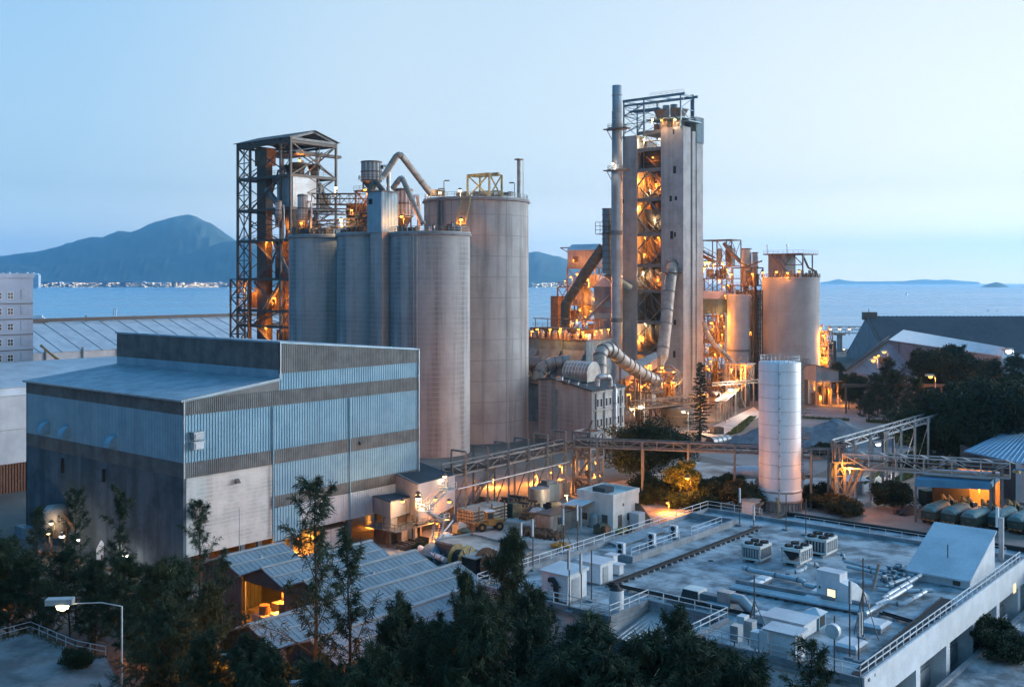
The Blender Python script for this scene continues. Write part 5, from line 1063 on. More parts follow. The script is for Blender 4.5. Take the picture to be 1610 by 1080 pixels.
lamps('lamps at the kiln foot', [(1057.7, 585, 345, 'warm', 3500, 'bright orange white lamp on the tower wall above the kiln platform', 2.4), (1044, 578, 345, 'sod', 2100, 'orange lamp at the end of the hot gas duct', 2.0), (1023.5, 574, 344, 'sod', 2450, 'orange lamp under the long pale shed roof edge', 2.0), (1012, 571, 346, 'warm', 1400, 'warm lamp on the long pale shed roof', 1.7), (1041, 602, 336, 'sod', 1819, 'orange lamp at the lower end of the fat ribbed pipe', 1.9), (1055.5, 601, 336, 'sod', 1819, 'orange lamp right of the lower end of the fat ribbed pipe', 1.9), (992, 620, 310, 'sod', 2450, 'orange lamp under the fat ribbed pipe by the mill block', 1.8), (998, 643, 303, 'warm', 2450, 'warm lamp under the pipe bridge by the mill block', 2.2), (1020, 625, 330, 'sod', 4900, 'orange lamp hidden under the kiln shed', 1.2), (1005, 600, 330, 'sod', 3500, 'orange lamp inside the kiln shed behind its trestle', 1.2), (1060, 618, 345, 'sod', 2800, 'orange lamp under the kiln platform', 1.2)])
d = 338; rig('kiln_platform', 'rusty lit platform where the ribbed pipe meets the tower', 'platform', ad(1060, d), [0, 5], [0, 3.5, 7], [zz(624, d), zz(605, d), zz(588, d)], 'rust', 31, 7, pipes=5)
d = 326; rig('kiln_undercroft', 'cluttered dark frame with pipes under the kiln shed', 'steel frame', ad(1024, d), [0, 7], [0, 5, 10], [zz(640, d), zz(618, d), zz(600, d)], 'rust', 33, 8, pipes=6)
bridge('long low pipe bridge crossing before the kiln tower foot', pt(996, 643, 303), pt(1095, 632, 338), 2.6, 2.2, 'rust', grp=None, name='pipe_bridge', cat='pipe bridge', belt=True)
t = thing('round_tank', 'squat dark round tank under the pipe bridge', 'tank', ad(1065, 322)); mb = MB(); mb.cyl(0, 0, 0, zz(640, 322), 5, n=32); mb.build('shell', M['steel'], t); mb = MB(); mb.lathe(0, 0, [(5, 3), (5.2, 3), (5.2, 3.4), (5, 3.4)], 32, False); mb.build('hoop', M['rust'], t)
t = thing('covered_gangway', 'row of slim posts carrying a narrow sloping gangway roof', 'gangway', ad(1127, 330)); q = loc(t, ad(1152, 372, 0)); mb = MB()
for k in range(6): p = Vector((0, 0, 0)).lerp(q, k / 5); mb.beam((p.x, p.y, 0), (p.x, p.y, 6.6), .3); mb.beam((p.x, p.y - 3, 0), (p.x, p.y - 3, 6.2), .25)
mb.builds('post', M['duct'], t); mb = MB(); mb.beam((0, -1.4, 6.6), (q.x, q.y - 1.4, 6.6), 3.6, .18); mb.build('roof', M['galv'], t); mb = MB(); mb.beam((0, -.2, 5.2), (q.x, q.y - .2, 5.2), .3); mb.beam((0, -.2, 4.4), (q.x, q.y - .2, 4.4), .2); mb.builds('pipe', M['duct'], t)
bridge('slim horizontal pipe rack linking the lit house and the white tank', pt(1120, 606, 352), pt(1192, 601, 350), 1.2, .9, 'duct', grp=None, name='pipe_rack', cat='pipe rack')

# right of the broad silo
d = 392; rig('steel_gantry', 'slim lit frame at the right edge of the broad silo', 'steel frame', ad(1302, d), [0, 4], [0, 3, 6], [zz(y, d) for y in (590, 573, 556, 540, 522)], 'rust', 41, 7, pipes=6)
lamps('lamps on the slim lit frame', [(1290, 515.5, 393, 'sod', 1600, 'orange lamp at the top of the slim lit frame', 1.5), (1296.5, 527.4, 390, 'sod', 3000, 'upper orange lamp in the slim lit frame', 2.0), (1299, 548, 390, 'sod', 3000, 'lower orange lamp in the slim lit frame', 2.0), (1293, 566, 392, 'sod', 2500, 'lowest orange lamp in the slim lit frame', 1.3)])
d = 374; t = thing('loading_shed', 'grey shed with sloping top raised over a lit open ground floor', 'shed', ad(1283, d), R(18)); a, b, c = zz(599, d), zz(575, d), zz(585, d); L = 9.3
mb = MB(); mb.prism([(0, 0, a), (L, 0, a), (L, 0, c), (0, 0, b)], (0, 8, 0)); mb.build('wall', M['greyclad'], t); mb = MB(); mb.prism([(-.2, -.3, b + .02), (L + .3, -.3, c + .02), (L + .3, -.3, c + .3), (-.2, -.3, b + .3)], (0, 8.6, 0)); mb.build('roof', M['steel'], t)
mb = MB(); mb.box(-.3, -1.2, a - .4, L + .8, 0, a - .1); mb.build('canopy_edge', M['galv'], t)
mb = MB()
for x in (.2, 3, 6, L - .2):
    for y in (.2, 7.8): mb.beam((x, y, 0), (x, y, a), .4)
mb.builds('column', M['duct'], t); mb = MB(); mb.box(.3, 5, 0, L, 5.3, a); mb.build('inner_wall', M['cream'], t)
for k, (x, h) in enumerate(((1, 4), (3.6, 6), (6.3, 5))): mb = MB(); mb.box(x, 2, 0, x + 1.8, 4.4, h); mb.lathe(x + .9, 3, [(.7, h), (.3, h + 1)], 10); mb.build('machine', M['rust' if k != 1 else 'dark'], t)
lamps('lamps under the grey loading shed', [(1290, 622, 378, 'sod', 4500, 'orange lamp left under the raised grey shed', 1.5), (1306, 612, 377, 'sod', 3000, 'orange lamp right under the raised grey shed', 1.3), (1322, 622, 374, 'sod', 2500, 'orange lamp outside the right corner of the raised grey shed', 1.8)])
# pier conveyor
bridge('long dark pier conveyor over the shore in front of the sea', pt(1300, 524, 660), pt(1384, 524, 660), 5, 4.2, 'steel', grp=None, name='pier_conveyor', cat='conveyor')
t = thing('pier_column', 'thick pale column under the pier conveyor', 'column', ad(1320, 660), 0); mb = MB(); mb.beam((0, 0, -2), (0, 0, zz(527, 660)), 3.2, 2.4); mb.build('shaft', M['concrete'], t); mb = MB(); mb.box(-3, -2.5, zz(527, 660), 3, 2.5, zz(527, 660) + 1); mb.build('head', M['concrete'], t)
for i, px in enumerate((1304.6, 1320.6, 1335, 1353, 1367)): lamp(pt(px, 517.5, 656), 'warm', 0, ORD[i] + ' warm lamp over the pier conveyor from the silo side', 'lamps over the pier conveyor', 3.2, light=False)
t = thing('hopper_wall', 'dark triangular hopper wall by the shore under the pier conveyor', 'hopper', ad(1303, 560), 0); mb = MB(); mb.prism([(-2, 0, 0), (4, 0, 0), (4, 0, zz(536, 560)), (3.4, 0, zz(536, 560)), (-2, 0, zz(547, 560))], (0, 8, 0)); mb.build('wall', M['slate'], t)
# stores by the shore
D = 560; zr = zz(499, D); t = thing('long_store', 'huge dark store with steep slate coloured roof by the sea', 'warehouse', ad(1383, D), 0); mb = MB()
L = 150; mb.ribroof((0, 20, zr), (L, 20, zr), (L, -18, 4), (0, -18, 4), 1.6, .08, .3); mb.ribroof((0, 20, zr), (L, 20, zr), (L, 56, 2), (0, 56, 2), 2.4, .25, .3); mb.build('roof', M['slate'], t)
mb = MB(); mb.poly([(-.3, -16, 0), (-.3, 56, 0), (-.3, 20, zr)]); mb.build('gable', M['greyclad'], t); mb = MB(); mb.beam((-.8, -16, 4), (-.8, 20, zr), .9); mb.box(-2.2, 18, zr - 2, 5, 22, zr + 2.2); mb.beam((1, 20, zr), (1, 20, zr + 4), .3); mb.build('ridge_cap', M['steel'], t)
t = thing('white_roof_store', 'lower store with stained white roof and lilac gable before the dark store', 'warehouse', ad(1397, 470), 0); P = lambda px, py, d_: loc(t, pt(px, py, d_))
apx = P(1397, 534.5, 470); far = P(1420, 518.5, 520); r1 = P(1579, 546, 400); r2 = P(1579, 560, 396); mid_ = P(1455, 543, 452)
mb = MB(); mb.ribroof(far, r1, r2, apx, 1.4, .1, .3); mb.build('roof', M['white'], t)
e0, e1 = P(1328, 584, 452), P(1456, 546, 446); mb = MB()
mb.prism([(e0.x, e0.y, 0), (e1.x, e1.y, 0), (e1.x, e1.y, e1.z), (apx.x, apx.y, apx.z - .3), (e0.x, e0.y, e0.z)], (1, 3, 0)); mb.prism([(e1.x, e1.y + 2, 0), (r2.x, r2.y + 2, 0), (r2.x, r2.y + 2, r2.z - .3), (e1.x, e1.y + 2, e1.z - .4)], (1, 2, 0)); mb.build('wall', M['greyclad'], t)
mb = MB(); mb.beam(e0 + Vector((0, -.5, .3)), apx + Vector((0, -.5, .3)), .8); mb.beam(e0 + Vector((0, -.5, 1.8)), apx + Vector((0, -.5, 1.8)), .3); mb.build('verge_stair', M['steel'], t)
mb = MB(); mb.box(apx.x + 2, apx.y - 7, apx.z - 14, apx.x + 10, apx.y + 2, apx.z - .5); mb.build('lift_casing', M['rust'], t); mb = MB(); mb.box(r1.x - .2, r1.y + 3, 0, r1.x + 40, r1.y + 24, r2.z - 1.2); mb.build('end_store', M['clad'], t)
post_lamp(1396, 552.7, 400, 'sod', 2500, 'orange lamp on a tall pole before the lilac gable', 3.2); post_lamp(1380, 566, 404, 'sod', 4500, 'largest of the orange lamps clustered on the lilac gable', 4.0)
lamps('lamps clustered on the lilac gable', [(1373, 561.5, 418, 'sod', 1500, 'left orange lamp of the cluster on the lilac gable', 2.2), (1380, 559, 421, 'sod', 1500, 'top orange lamp of the cluster on the lilac gable', 1.8), (1386, 564, 419, 'sod', 1500, 'right orange lamp of the cluster on the lilac gable', 1.8), (1325.5, 549, 560, 'warm', 0, 'small warm lamp by the shore under the pier', 2)])
post_lamp(1470.6, 591, 338, 'sod', 7000, 'strong orange street lamp amid the dark trees', 3.6); post_lamp(1559.4, 598, 330, 'sod', 2500, 'small orange lamp at the far right in the trees', 2.4); post_lamp(1594, 551, 372, 'cool', 6000, 'brilliant white floodlight on a pole at the end of the white roof', 5.0)
t = thing('pipe_trestle', 'dark horizontal pipe trestle behind the right hand trees', 'trestle', ad(1330, 350), 0); mb = MB(); L = 150 / F * 350
for k in range(5): mb.beam((k * L / 4, 0, 0), (k * L / 4, 0, zz(607, 350)), .5)
mb.builds('leg', M['steel'], t); mb = MB(); mb.beam((-1, 0, zz(606, 350)), (L + 6, 0, zz(606, 350)), .8, 1.0); mb.build('pipe', M['steel'], t)

r8 = random.Random(17)
for k in range(26):
    if k % 2: px, py, d, l, g = r8.uniform(1108, 1190), r8.choice((445, 470, 520, 545, 575, 600)) + r8.uniform(-8, 8), r8.uniform(384, 392), 'small orange lamp amid the steelwork between the kiln tower and the broad silo', 'small lamps right of the kiln tower'
    else: px, py, d, l, g = r8.uniform(882, 958), r8.uniform(440, 512), r8.uniform(388, 396), 'small orange lamp amid the steelwork left of the chimney', 'small lamps left of the chimney'
    if 1142 < px < 1180 and 462 < py < 570: px -= 34
    lamp(pt(px, py, d), 'sod', 800, l, g, 1.25)
# ================================================================ paving, roads, piles
def patch(name, pts, m, z, kind='structure'):
    mb = MB(); mb.poly([(p[0], p[1], z) for p in pts]); o = mb.build(name, M[m]); o['kind'] = kind; return o
A = lambda *l: [at(px, py, 0) for px, py in l]
patch('yard_paving', [U(C0, 2, -2), U(C0, 140, -2), U(C0, 140, -40), U(C0, 95, -75), U(C0, 20, -75), U(C0, -4, -40)], 'yard', .004)
patch('lot_paving', A((1100, 715), (1270, 640), (1610, 655), (1640, 700), (1330, 725), (1262, 755)), 'lot', .004)
patch('road', A((1312, 818), (1362, 790), (1402, 765), (1442, 750), (1470, 752), (1447, 790), (1440, 815), (1700, 840), (1700, 930), (1400, 880)), 'asphalt', .008)
patch('path', A((1345, 776), (1372, 772), (1423, 744), (1424, 735), (1392, 737), (1338, 758)), 'path', .012)
patch('works_road', A((1185, 640), (1200, 652), (1125, 690), (1095, 682)), 'path', .008)
patch('road', [Vector((-140, 60, 0)), Vector((-140, 96, 0)), Vector((-60, 112, 0)), Vector((-30, 112, 0)), Vector((-18, 88, 0)), Vector((-10, 40, 0))], 'asphalt', .004)
def grass(pts, n, h=.5, seed=1, name='grass'):
    r = random.Random(seed); base = Vector((sum(p.x for p in pts) / len(pts), sum(p.y for p in pts) / len(pts), 0)); mb = MB()
    mb.poly([(p.x, p.y, .02) for p in pts]); k = len(pts)
    for _ in range(n):
        i = r.randrange(1, k - 1); a, b = sorted((r.random(), r.random())); q = pts[0] * a + pts[i] * (b - a) + pts[i + 1] * (1 - b)
        an = r.uniform(0, 6.3); l = h * r.uniform(.5, 1.3); w_ = l * .25; c, s_ = math.cos(an) * w_, math.sin(an) * w_
        mb.add([(q.x - c, q.y - s_, .02), (q.x + c, q.y + s_, .02), (q.x + r.uniform(-l, l) * .5, q.y + r.uniform(-l, l) * .5, l)], [(0, 1, 2)])
    return tag(mb.build(name, M['grass']), kind='stuff')
grass(A((1135, 688), (1178, 655), (1190, 655), (1165, 680)), 1500, .5, 1); grass(A((1262, 655), (1335, 659), (1336, 662), (1262, 658)), 900, .5, 2); grass(A((1362, 660), (1440, 665), (1440, 669), (1362, 664)), 900, .6, 3)
grass(A((1352, 758), (1386, 738), (1398, 737), (1360, 762)), 900, .4, 4); grass(A((1384, 762), (1436, 738), (1440, 748), (1402, 764)), 1200, .45, 5)
r5 = random.Random(9)
def pile(name, label, c, rx, ry, h, rz, peaks):
    vs, fs = [], []; n, m_ = 44, 16
    for j in range(m_ + 1):
        for i in range(n):
            a = 2 * math.pi * i / n; f = j / m_; x, y = math.cos(a) * rx * f, math.sin(a) * ry * f
            z = max(hh * max(0, 1 - math.hypot((x - px) / rx, (y - py) / ry) / ww) for px, py, hh, ww in peaks) * h
            z = z ** .97 + (r5.uniform(-.12, .12) + .18 * math.sin(a * 9 + j)) * (1 if 0 < j < m_ else 0) if z > .05 else 0; vs.append((x, y, max(0, z) if j < m_ else -.05))
    fs = [(j * n + i, j * n + (i + 1) % n, (j + 1) * n + (i + 1) % n, (j + 1) * n + i) for j in range(m_) for i in range(n)]
    mb = MB(); mb.add(vs, fs, True); o = mb.build(name, M['gravel']); o.location = c; o.rotation_euler.z = rz; return tag(o, label, 'gravel pile')
pile('gravel_pile', 'largest blue grey gravel heap right of the white tank', ad(1300, 288, 0), 16, 11, 7.0, 0, [(2.5, 0, 1, .95), (-6, -1, .72, .85), (-11, 0, .4, .5)])
pile('gravel_pile', 'lower gravel heap left of the white tank', ad(1188, 284, 0), 12, 8, 5.2, .2, [(2, 0, 1, .95), (-5, 1, .5, .6)])
pile('gravel_pile', 'small pale gravel heap behind the inclined belt', ad(1420, 282, 0), 6, 5, 3.4, .2, [(0, 0, 1, 1)])
# lying pipes and crate
t = thing('steel_pipe_section', 'big pale hooped pipe section lying on the dirt by the gravel', 'pipe section', ad(1131, 281, 0), R(42)); mb = MB(); mb.tube([(-4, 0, 1.35), (4, 0, 1.35)], 1.3, 20); mb.build('pipe', M['galv'], t); mb = MB()
for k in range(5): mb.tube([(-4 + 2 * k - .1, 0, 1.35), (-3.9 + 2 * k, 0, 1.35)], 1.4, 20)
mb.builds('hoop', M['rust'], t)
t = thing('steel_pipe_section', 'short rusty pipe section lying under the conifer', 'pipe section', ad(1088, 284, 0), R(30)); mb = MB(); mb.tube([(-1.6, 0, 1.1), (1.6, 0, 1.1)], 1.05, 16); mb.build('pipe', M['rust'], t)
t = thing('scrap_crate', 'rusty open crate beside the pale works road', 'crate', ad(1127, 304, 0), R(20)); mb = MB()
for a in ((-1.6, -1.2, 0, 1.6, -1.1, 1.9), (-1.6, 1.1, 0, 1.6, 1.2, 1.9), (-1.6, -1.1, 0, -1.5, 1.1, 1.9), (1.5, -1.1, 0, 1.6, 1.1, 1.9), (-1.5, -1.1, 0, 1.5, 1.1, .15)): mb.box(*a)
mb.build('shell', M['rust'], t); mb = MB(); mb.lathe(0, 0, [(1.3, .2), (.9, 1.6), (.01, 2.0)], 9); mb.build('scrap', M['brown'], t)

# ================================================================ white tank
dT = 204; t = thing('white_tank', 'tall slim white stained tank standing alone before the gravel', 'tank', ad(1226, dT)); r = 32.3 / F * dT; zt = zz(570, dT); zs = zz(768, dT)
mb = MB(); mb.lathe(0, 0, [(r, zs), (r, zt), (r - .05, zt + .12), (.01, zt + .5)], 56); mb.build('shell', M['tank'], t)
mb = MB(); mb.lathe(0, 0, [(r + .15, 2.0), (r + .15, zs), (r, zs + .3)], 56); mb.build('skirt', M['tank'], t)
mb = MB()
for k in range(1, 10): z = zs + (zt - zs) * k / 9.6; mb.lathe(0, 0, [(r + .0, z - .05), (r + .035, z), (r + .0, z + .05)], 56, False)
mb.builds('weld_seam', M['galv'], t)
mb = MB(); mb.lathe(0, 0, [(r + .16, 1.6), (r + .4, 1.7), (r + .4, 2.0), (r + .16, 2.05)], 56, False); mb.lathe(0, 0, [(r + .16, zs - .3), (r + .3, zs - .2), (r + .3, zs), (r + .16, zs + .05)], 56, False); mb.builds('ring', M['duct'], t)
mb = MB()
for k in range(28): a = 2 * math.pi * k / 28; mb.beam((r * math.cos(a) * 1.0, r * math.sin(a), 0), (r * math.cos(a), r * math.sin(a), 2.0), .22)
mb.lathe(0, 0, [(r - .2, 0), (r - .2, 2)], 40); mb.build('base_frame', M['concrete'], t)
ringrail(r - .25, zt + .1, 28, 1.2, w=.07).build('railing', M['galv'], t)
a0 = R(205); px_, py_ = (r + .25) * math.cos(a0), (r + .25) * math.sin(a0); mb = MB(); mb.tube([(px_, py_, .2), (px_, py_, zt + .1), (px_ * .9, py_ * .9, zt + .3)], .14, 8); mb.build('riser_pipe', M['pipeblue'], t)
mb = MB()
for k in range(12): z = 2 + k * 2.2; mb.beam((px_ * .93, py_ * .93, z), (px_ * 1.06, py_ * 1.06, z), .3, .14)
mb.builds('pipe_clip', M['steel'], t)
a0 = R(322); c, s_ = math.cos(a0), math.sin(a0); L_ = lambda q, z, w_=0: Vector((c * (r + q) - s_ * w_, s_ * (r + q) + c * w_, z)); mb = MB()
for w_ in (-.3, .3): mb.beam(L_(.25, 1, w_), L_(.25, zt + 1, w_), .07); mb.beam(L_(.95, 3, w_), L_(.95, zt, w_), .05)
for k in range(58): mb.beam(L_(.25, 1.2 + .45 * k, -.3), L_(.25, 1.2 + .45 * k, .3), .05)
for k in range(14): z = 3 + 1.75 * k; mb.beam(L_(.25, z, -.35), L_(1, z, -.3), .06); mb.beam(L_(.25, z, .35), L_(1, z, .3), .06); mb.beam(L_(1, z, -.3), L_(1, z, .3), .06)
mb.build('caged_ladder', M['greysteel'], t)
for z in (zz(650, dT), zz(690, dT), zz(752, dT), zz(575, dT)):
    mb = MB(); P = [L_(.1, z, -1.3), L_(1.7, z, -1.3), L_(1.7, z, 1.3), L_(.1, z, 1.3)]; mb.prism(P, (0, 0, .12)); mb.rail([p + Vector((0, 0, .1)) for p in P], 1.1, .8, .05); mb.beam(L_(1.6, z, 0), L_(.1, z - 1.3, 0), .1); mb.build('landing', M['steel'], t)
t2 = thing('pump_house', 'small brown brick pump house at the left foot of the white tank', 'pump house', ad(1186, 197)); mb = MB(); mb.box(0, 0, 0, 2.4, 2.6, 2.6); mb.build('wall', M['cream'], t2); mb = MB(); mb.box(-.2, -.2, 2.6, 2.6, 2.8, 2.8); mb.build('roof', M['duct'], t2)
pipe('bent_pipe', 'thick rusty pipe bending into the foot of the white tank', 'pipe', [ad(1192, 196, .1), ad(1190, 196, 1.4), ad(1192, 196.5, 2.1), ad(1199, 198, 2.2)], .35, 'rust', 10); pipe('bent_pipe', 'orange brown standpipe in front of the white tank', 'pipe', [ad(1223, 198.5, .1), ad(1223, 198.5, 2.6), ad(1221, 199.5, 2.8)], .24, 'yelsteel', 8)
t = thing('lying_tank', 'pale horizontal tank in the bushes left of the white tank', 'tank', ad(1178, 224, 0), 0); mb = MB(); mb.tube([(-3.4, 0, 3.3), (-3.1, 0, 3.3), (3.6, 0, 3.3)], [1.0, 1.35, 1.35], 20); mb.build('shell', M['pipeblue'], t); mb = MB(); mb.box(-2.2, -1, 0, -1.7, 1, 2.2); mb.box(1.6, -1, 0, 2.1, 1, 2.2); mb.builds('saddle', M['concrete'], t)

# ================================================================ conveyors and pipe bridges
def gantry(label, p, q, wd, h, nleg, grp=None, m='greysteel', name='conveyor_bridge', frames=True, extra=2.2, seg=3.2):
    t = bridge(label, p, q, wd, h, m, grp=grp, name=name, seg=seg); o = t.location; p = Vector(p) - o; q = Vector(q) - o; sd = (q - p).cross(Vector((0, 0, 1))).normalized() * wd * .62; mb = MB()
    for i in range(nleg):
        c = p.lerp(q, (i + .5) / nleg)
        for s_ in (-1, 1): b = c + sd * s_; mb.beam((b.x, b.y, -o.z), (b.x, b.y, c.z + h + (extra if frames else 0)), .36)
    mb.builds('leg', M[m], t); mb = MB()
    for i in range(nleg):
        c = p.lerp(q, (i + .5) / nleg); z = c.z + h + extra; 
        if frames: mb.beam(c - sd + Vector((0, 0, h + extra)), c + sd + Vector((0, 0, h + extra)), .3)
        mb.beam(c - sd - Vector((0, 0, .3)), c + sd - Vector((0, 0, .3)), .3)
        mb.beam(c - sd - Vector((0, 0, c.z + o.z - 1)), c + sd - Vector((0, 0, .5)), .16)
    mb.builds('cross_frame', M[m], t); return t
p1_, p2_ = ad(703, 188, 9.3), ad(893, 216, 9.6)
gantry('long grey conveyor bridge on portal legs before the silo feet', p1_, p2_, 2.8, 1.7, 6)
pipe('pipe_run', 'thin pipe on brackets below the long conveyor bridge', 'pipe', [ad(720, 187, 7.0), ad(895, 213, 7.4)], .14, 'galv', 6)
d = 214; rig('transfer_tower', 'dark braced transfer tower between the two conveyor bridges', 'transfer tower', ad(928, d), [0, 4.5], [0, 4.3], [3.5, zz(722, d), zz(706, d), zz(682, d)], 'greysteel', 51, 3, pipes=2, brace='X')
p3_ = ad(905, 213, 10.6); p4_ = ad(1192, 206, 10.3); gantry('straight grey pipe bridge running to the white tank', p3_, p4_, 2.2, 1.5, 4, frames=False, m='greysteel', name='pipe_bridge')
gantry('short grey pipe bridge right of the white tank', ad(1262, 205, 9.6), ad(1316, 203, 9.8), 2.0, 1.7, 2, frames=False, name='pipe_bridge')
d = 202; t = thing('junction_tower', 'slim concrete legged junction tower where the belts meet', 'junction tower', ad(1318, d, 0), 0); mb = MB()
for x, y in ((-.8, -.8), (.9, -.8), (.9, 1.2), (-.8, 1.2)): mb.beam((x, y, 0), (x, y, zz(694, d)), .5)
mb.builds('leg', M['greysteel'], t); mb = MB(); mb.lattice((-.8, -.8), (.9, -.8), 0, 10, 3, .2, 'X'); mb.beam((5, -.6, 9.4), (1.2, -.6, 1.4), .4); mb.beam((4, .8, 9.4), (1.2, .8, 1.8), .4); mb.build('bracing', M['greysteel'], t); mb = MB(); mb.box(-1.6, -1.6, 9.2, 2.6, 2, 9.5); mb.rail([(-1.6, -1.6, 9.5), (2.6, -1.6, 9.5)], 3.2, 1.6, .14, 2); mb.build('deck', M['greysteel'], t)
# covered truss to the right
p5_, p6_ = ad(1326, 202, 8.4), ad(1588, 190, 8.6); t = bridge('wide pale truss gallery crossing to the right hand shed', p5_, p6_, 3.4, 2.6, 'galv', grp=None, name='truss_gallery', seg=4.2); o = t.location; mb = MB(); a, b = p5_ - o, p6_ - o; sd = Vector((0, 1.7, 2.7))
for k in range(9): c = a.lerp(b, k / 8); mb.beam(c + Vector((0, -1.7, 2.7)), c + sd, .45, .16)
mb.builds('roof_strut', M['galv'], t); mb = MB(); c = a.lerp(b, .93)
for y in (-1.6, 1.6): mb.beam((c.x, c.y + y, -o.z), (c.x, c.y + y, c.z + 2.6), .45)
mb.builds('leg', M['greysteel'], t)
q1, q2 = ad(1318, 203, 12.0), U(ad(1318, 203, 12.0), 92, 0, 0)
gantry('long straight belt gallery running back into the right hand trees', q1, q2, 2.4, 1.2, 11, frames=False, m='galv', name='belt_gallery', seg=4)
t = thing('belt_station', 'small steel platform with drive at the bend of the belt gallery', 'platform', U(q1, 17, -2.4, -.6)); mb = MB(); mb.box(0, 0, 0, 6, 2.4, .2); mb.rail([(0, 2.4, .2), (0, 0, .2), (6, 0, .2)], 1.1, 1.2, .06); mb.build('deck', M['greysteel'], t); mb = MB(); mb.box(1, .4, .2, 2.6, 1.8, 1.6); mb.build('drive', M['steel'], t); mb = MB()
for x in (.2, 5.8): mb.beam((x, .2, -11.4), (x, .2, 0), .4)
mb.builds('leg', M['greysteel'], t)
# kiosk, signs, lamps of the right-hand lane
t = thing('gate_kiosk', 'small kiosk under a pale square canopy by the path', 'kiosk', at(1343, 776), R(10)); mb = MB(); mb.box(-1.2, -1.2, 0, 1.2, 1.2, 2.6); mb.build('wall', M['greyclad'], t); mb = MB(); mb.hexa([(-2.6, -2.2, 3), (2.6, -2.2, 3), (2.6, 2.2, 3), (-2.6, 2.2, 3), (-.3, -.3, 4), (.3, -.3, 4), (.3, .3, 4), (-.3, .3, 4)]); mb.build('canopy', M['white'], t); mb = MB()
for x in (-2.3, 2.3): mb.beam((x, -1.9, 0), (x, -1.9, 3), .12)
mb.builds('post', M['galv'], t)
t = thing('round_sign', 'round road sign on a slim post beside the path', 'sign', at(1357.5, 776), 0); mb = MB(); mb.beam((0, 0, 0), (0, 0, 2.6), .08); mb.build('post', M['galv'], t); mb = MB(); mb.tube([(0, -.06, 2.7), (0, -.1, 2.7)], .42, 18); mb.build('face', M['orange'], t); mb = MB(); mb.tube([(0, -.1, 2.7), (0, -.115, 2.7)], .3, 18); mb.build('centre', M['white'], t)
t = thing('notice_board', 'small blue notice board standing on the grass by the path', 'notice board', at(1389.5, 757), 0); mb = MB()
for x in (-.5, .5): mb.beam((x, 0, 0), (x, 0, 1.4), .08)
mb.builds('post', M['galv'], t); mb = MB(); mb.box(-.9, -.04, 1.0, .9, .04, 2.0); mb.build('board', M['blueroof'], t)
post_lamp(1388, 697, 238, 'cool', 2500, 'white street lamp at the start of the belt gallery legs', 2.6, arm=.5); post_lamp(1443, 679, 262, 'warm', 900, 'pale lamp post seen at the edge of the right hand trees', 2.0)
for i, px in enumerate((1395.5, 1399.2)): t = thing('bollard', ['left of two dark bollards on the pale path', 'right of two dark bollards on the pale path'][i], 'bollard', at(px, 752), 0); mb = MB(); mb.lathe(0, 0, [(.16, 0), (.16, 1.2), (.08, 1.35), (.01, 1.4)], 10); mb.build('post', M['dark'], t); mb = MB(); mb.lathe(0, 0, [(.17, .9), (.17, 1.1)], 10); mb.build('band', M['white'], t)
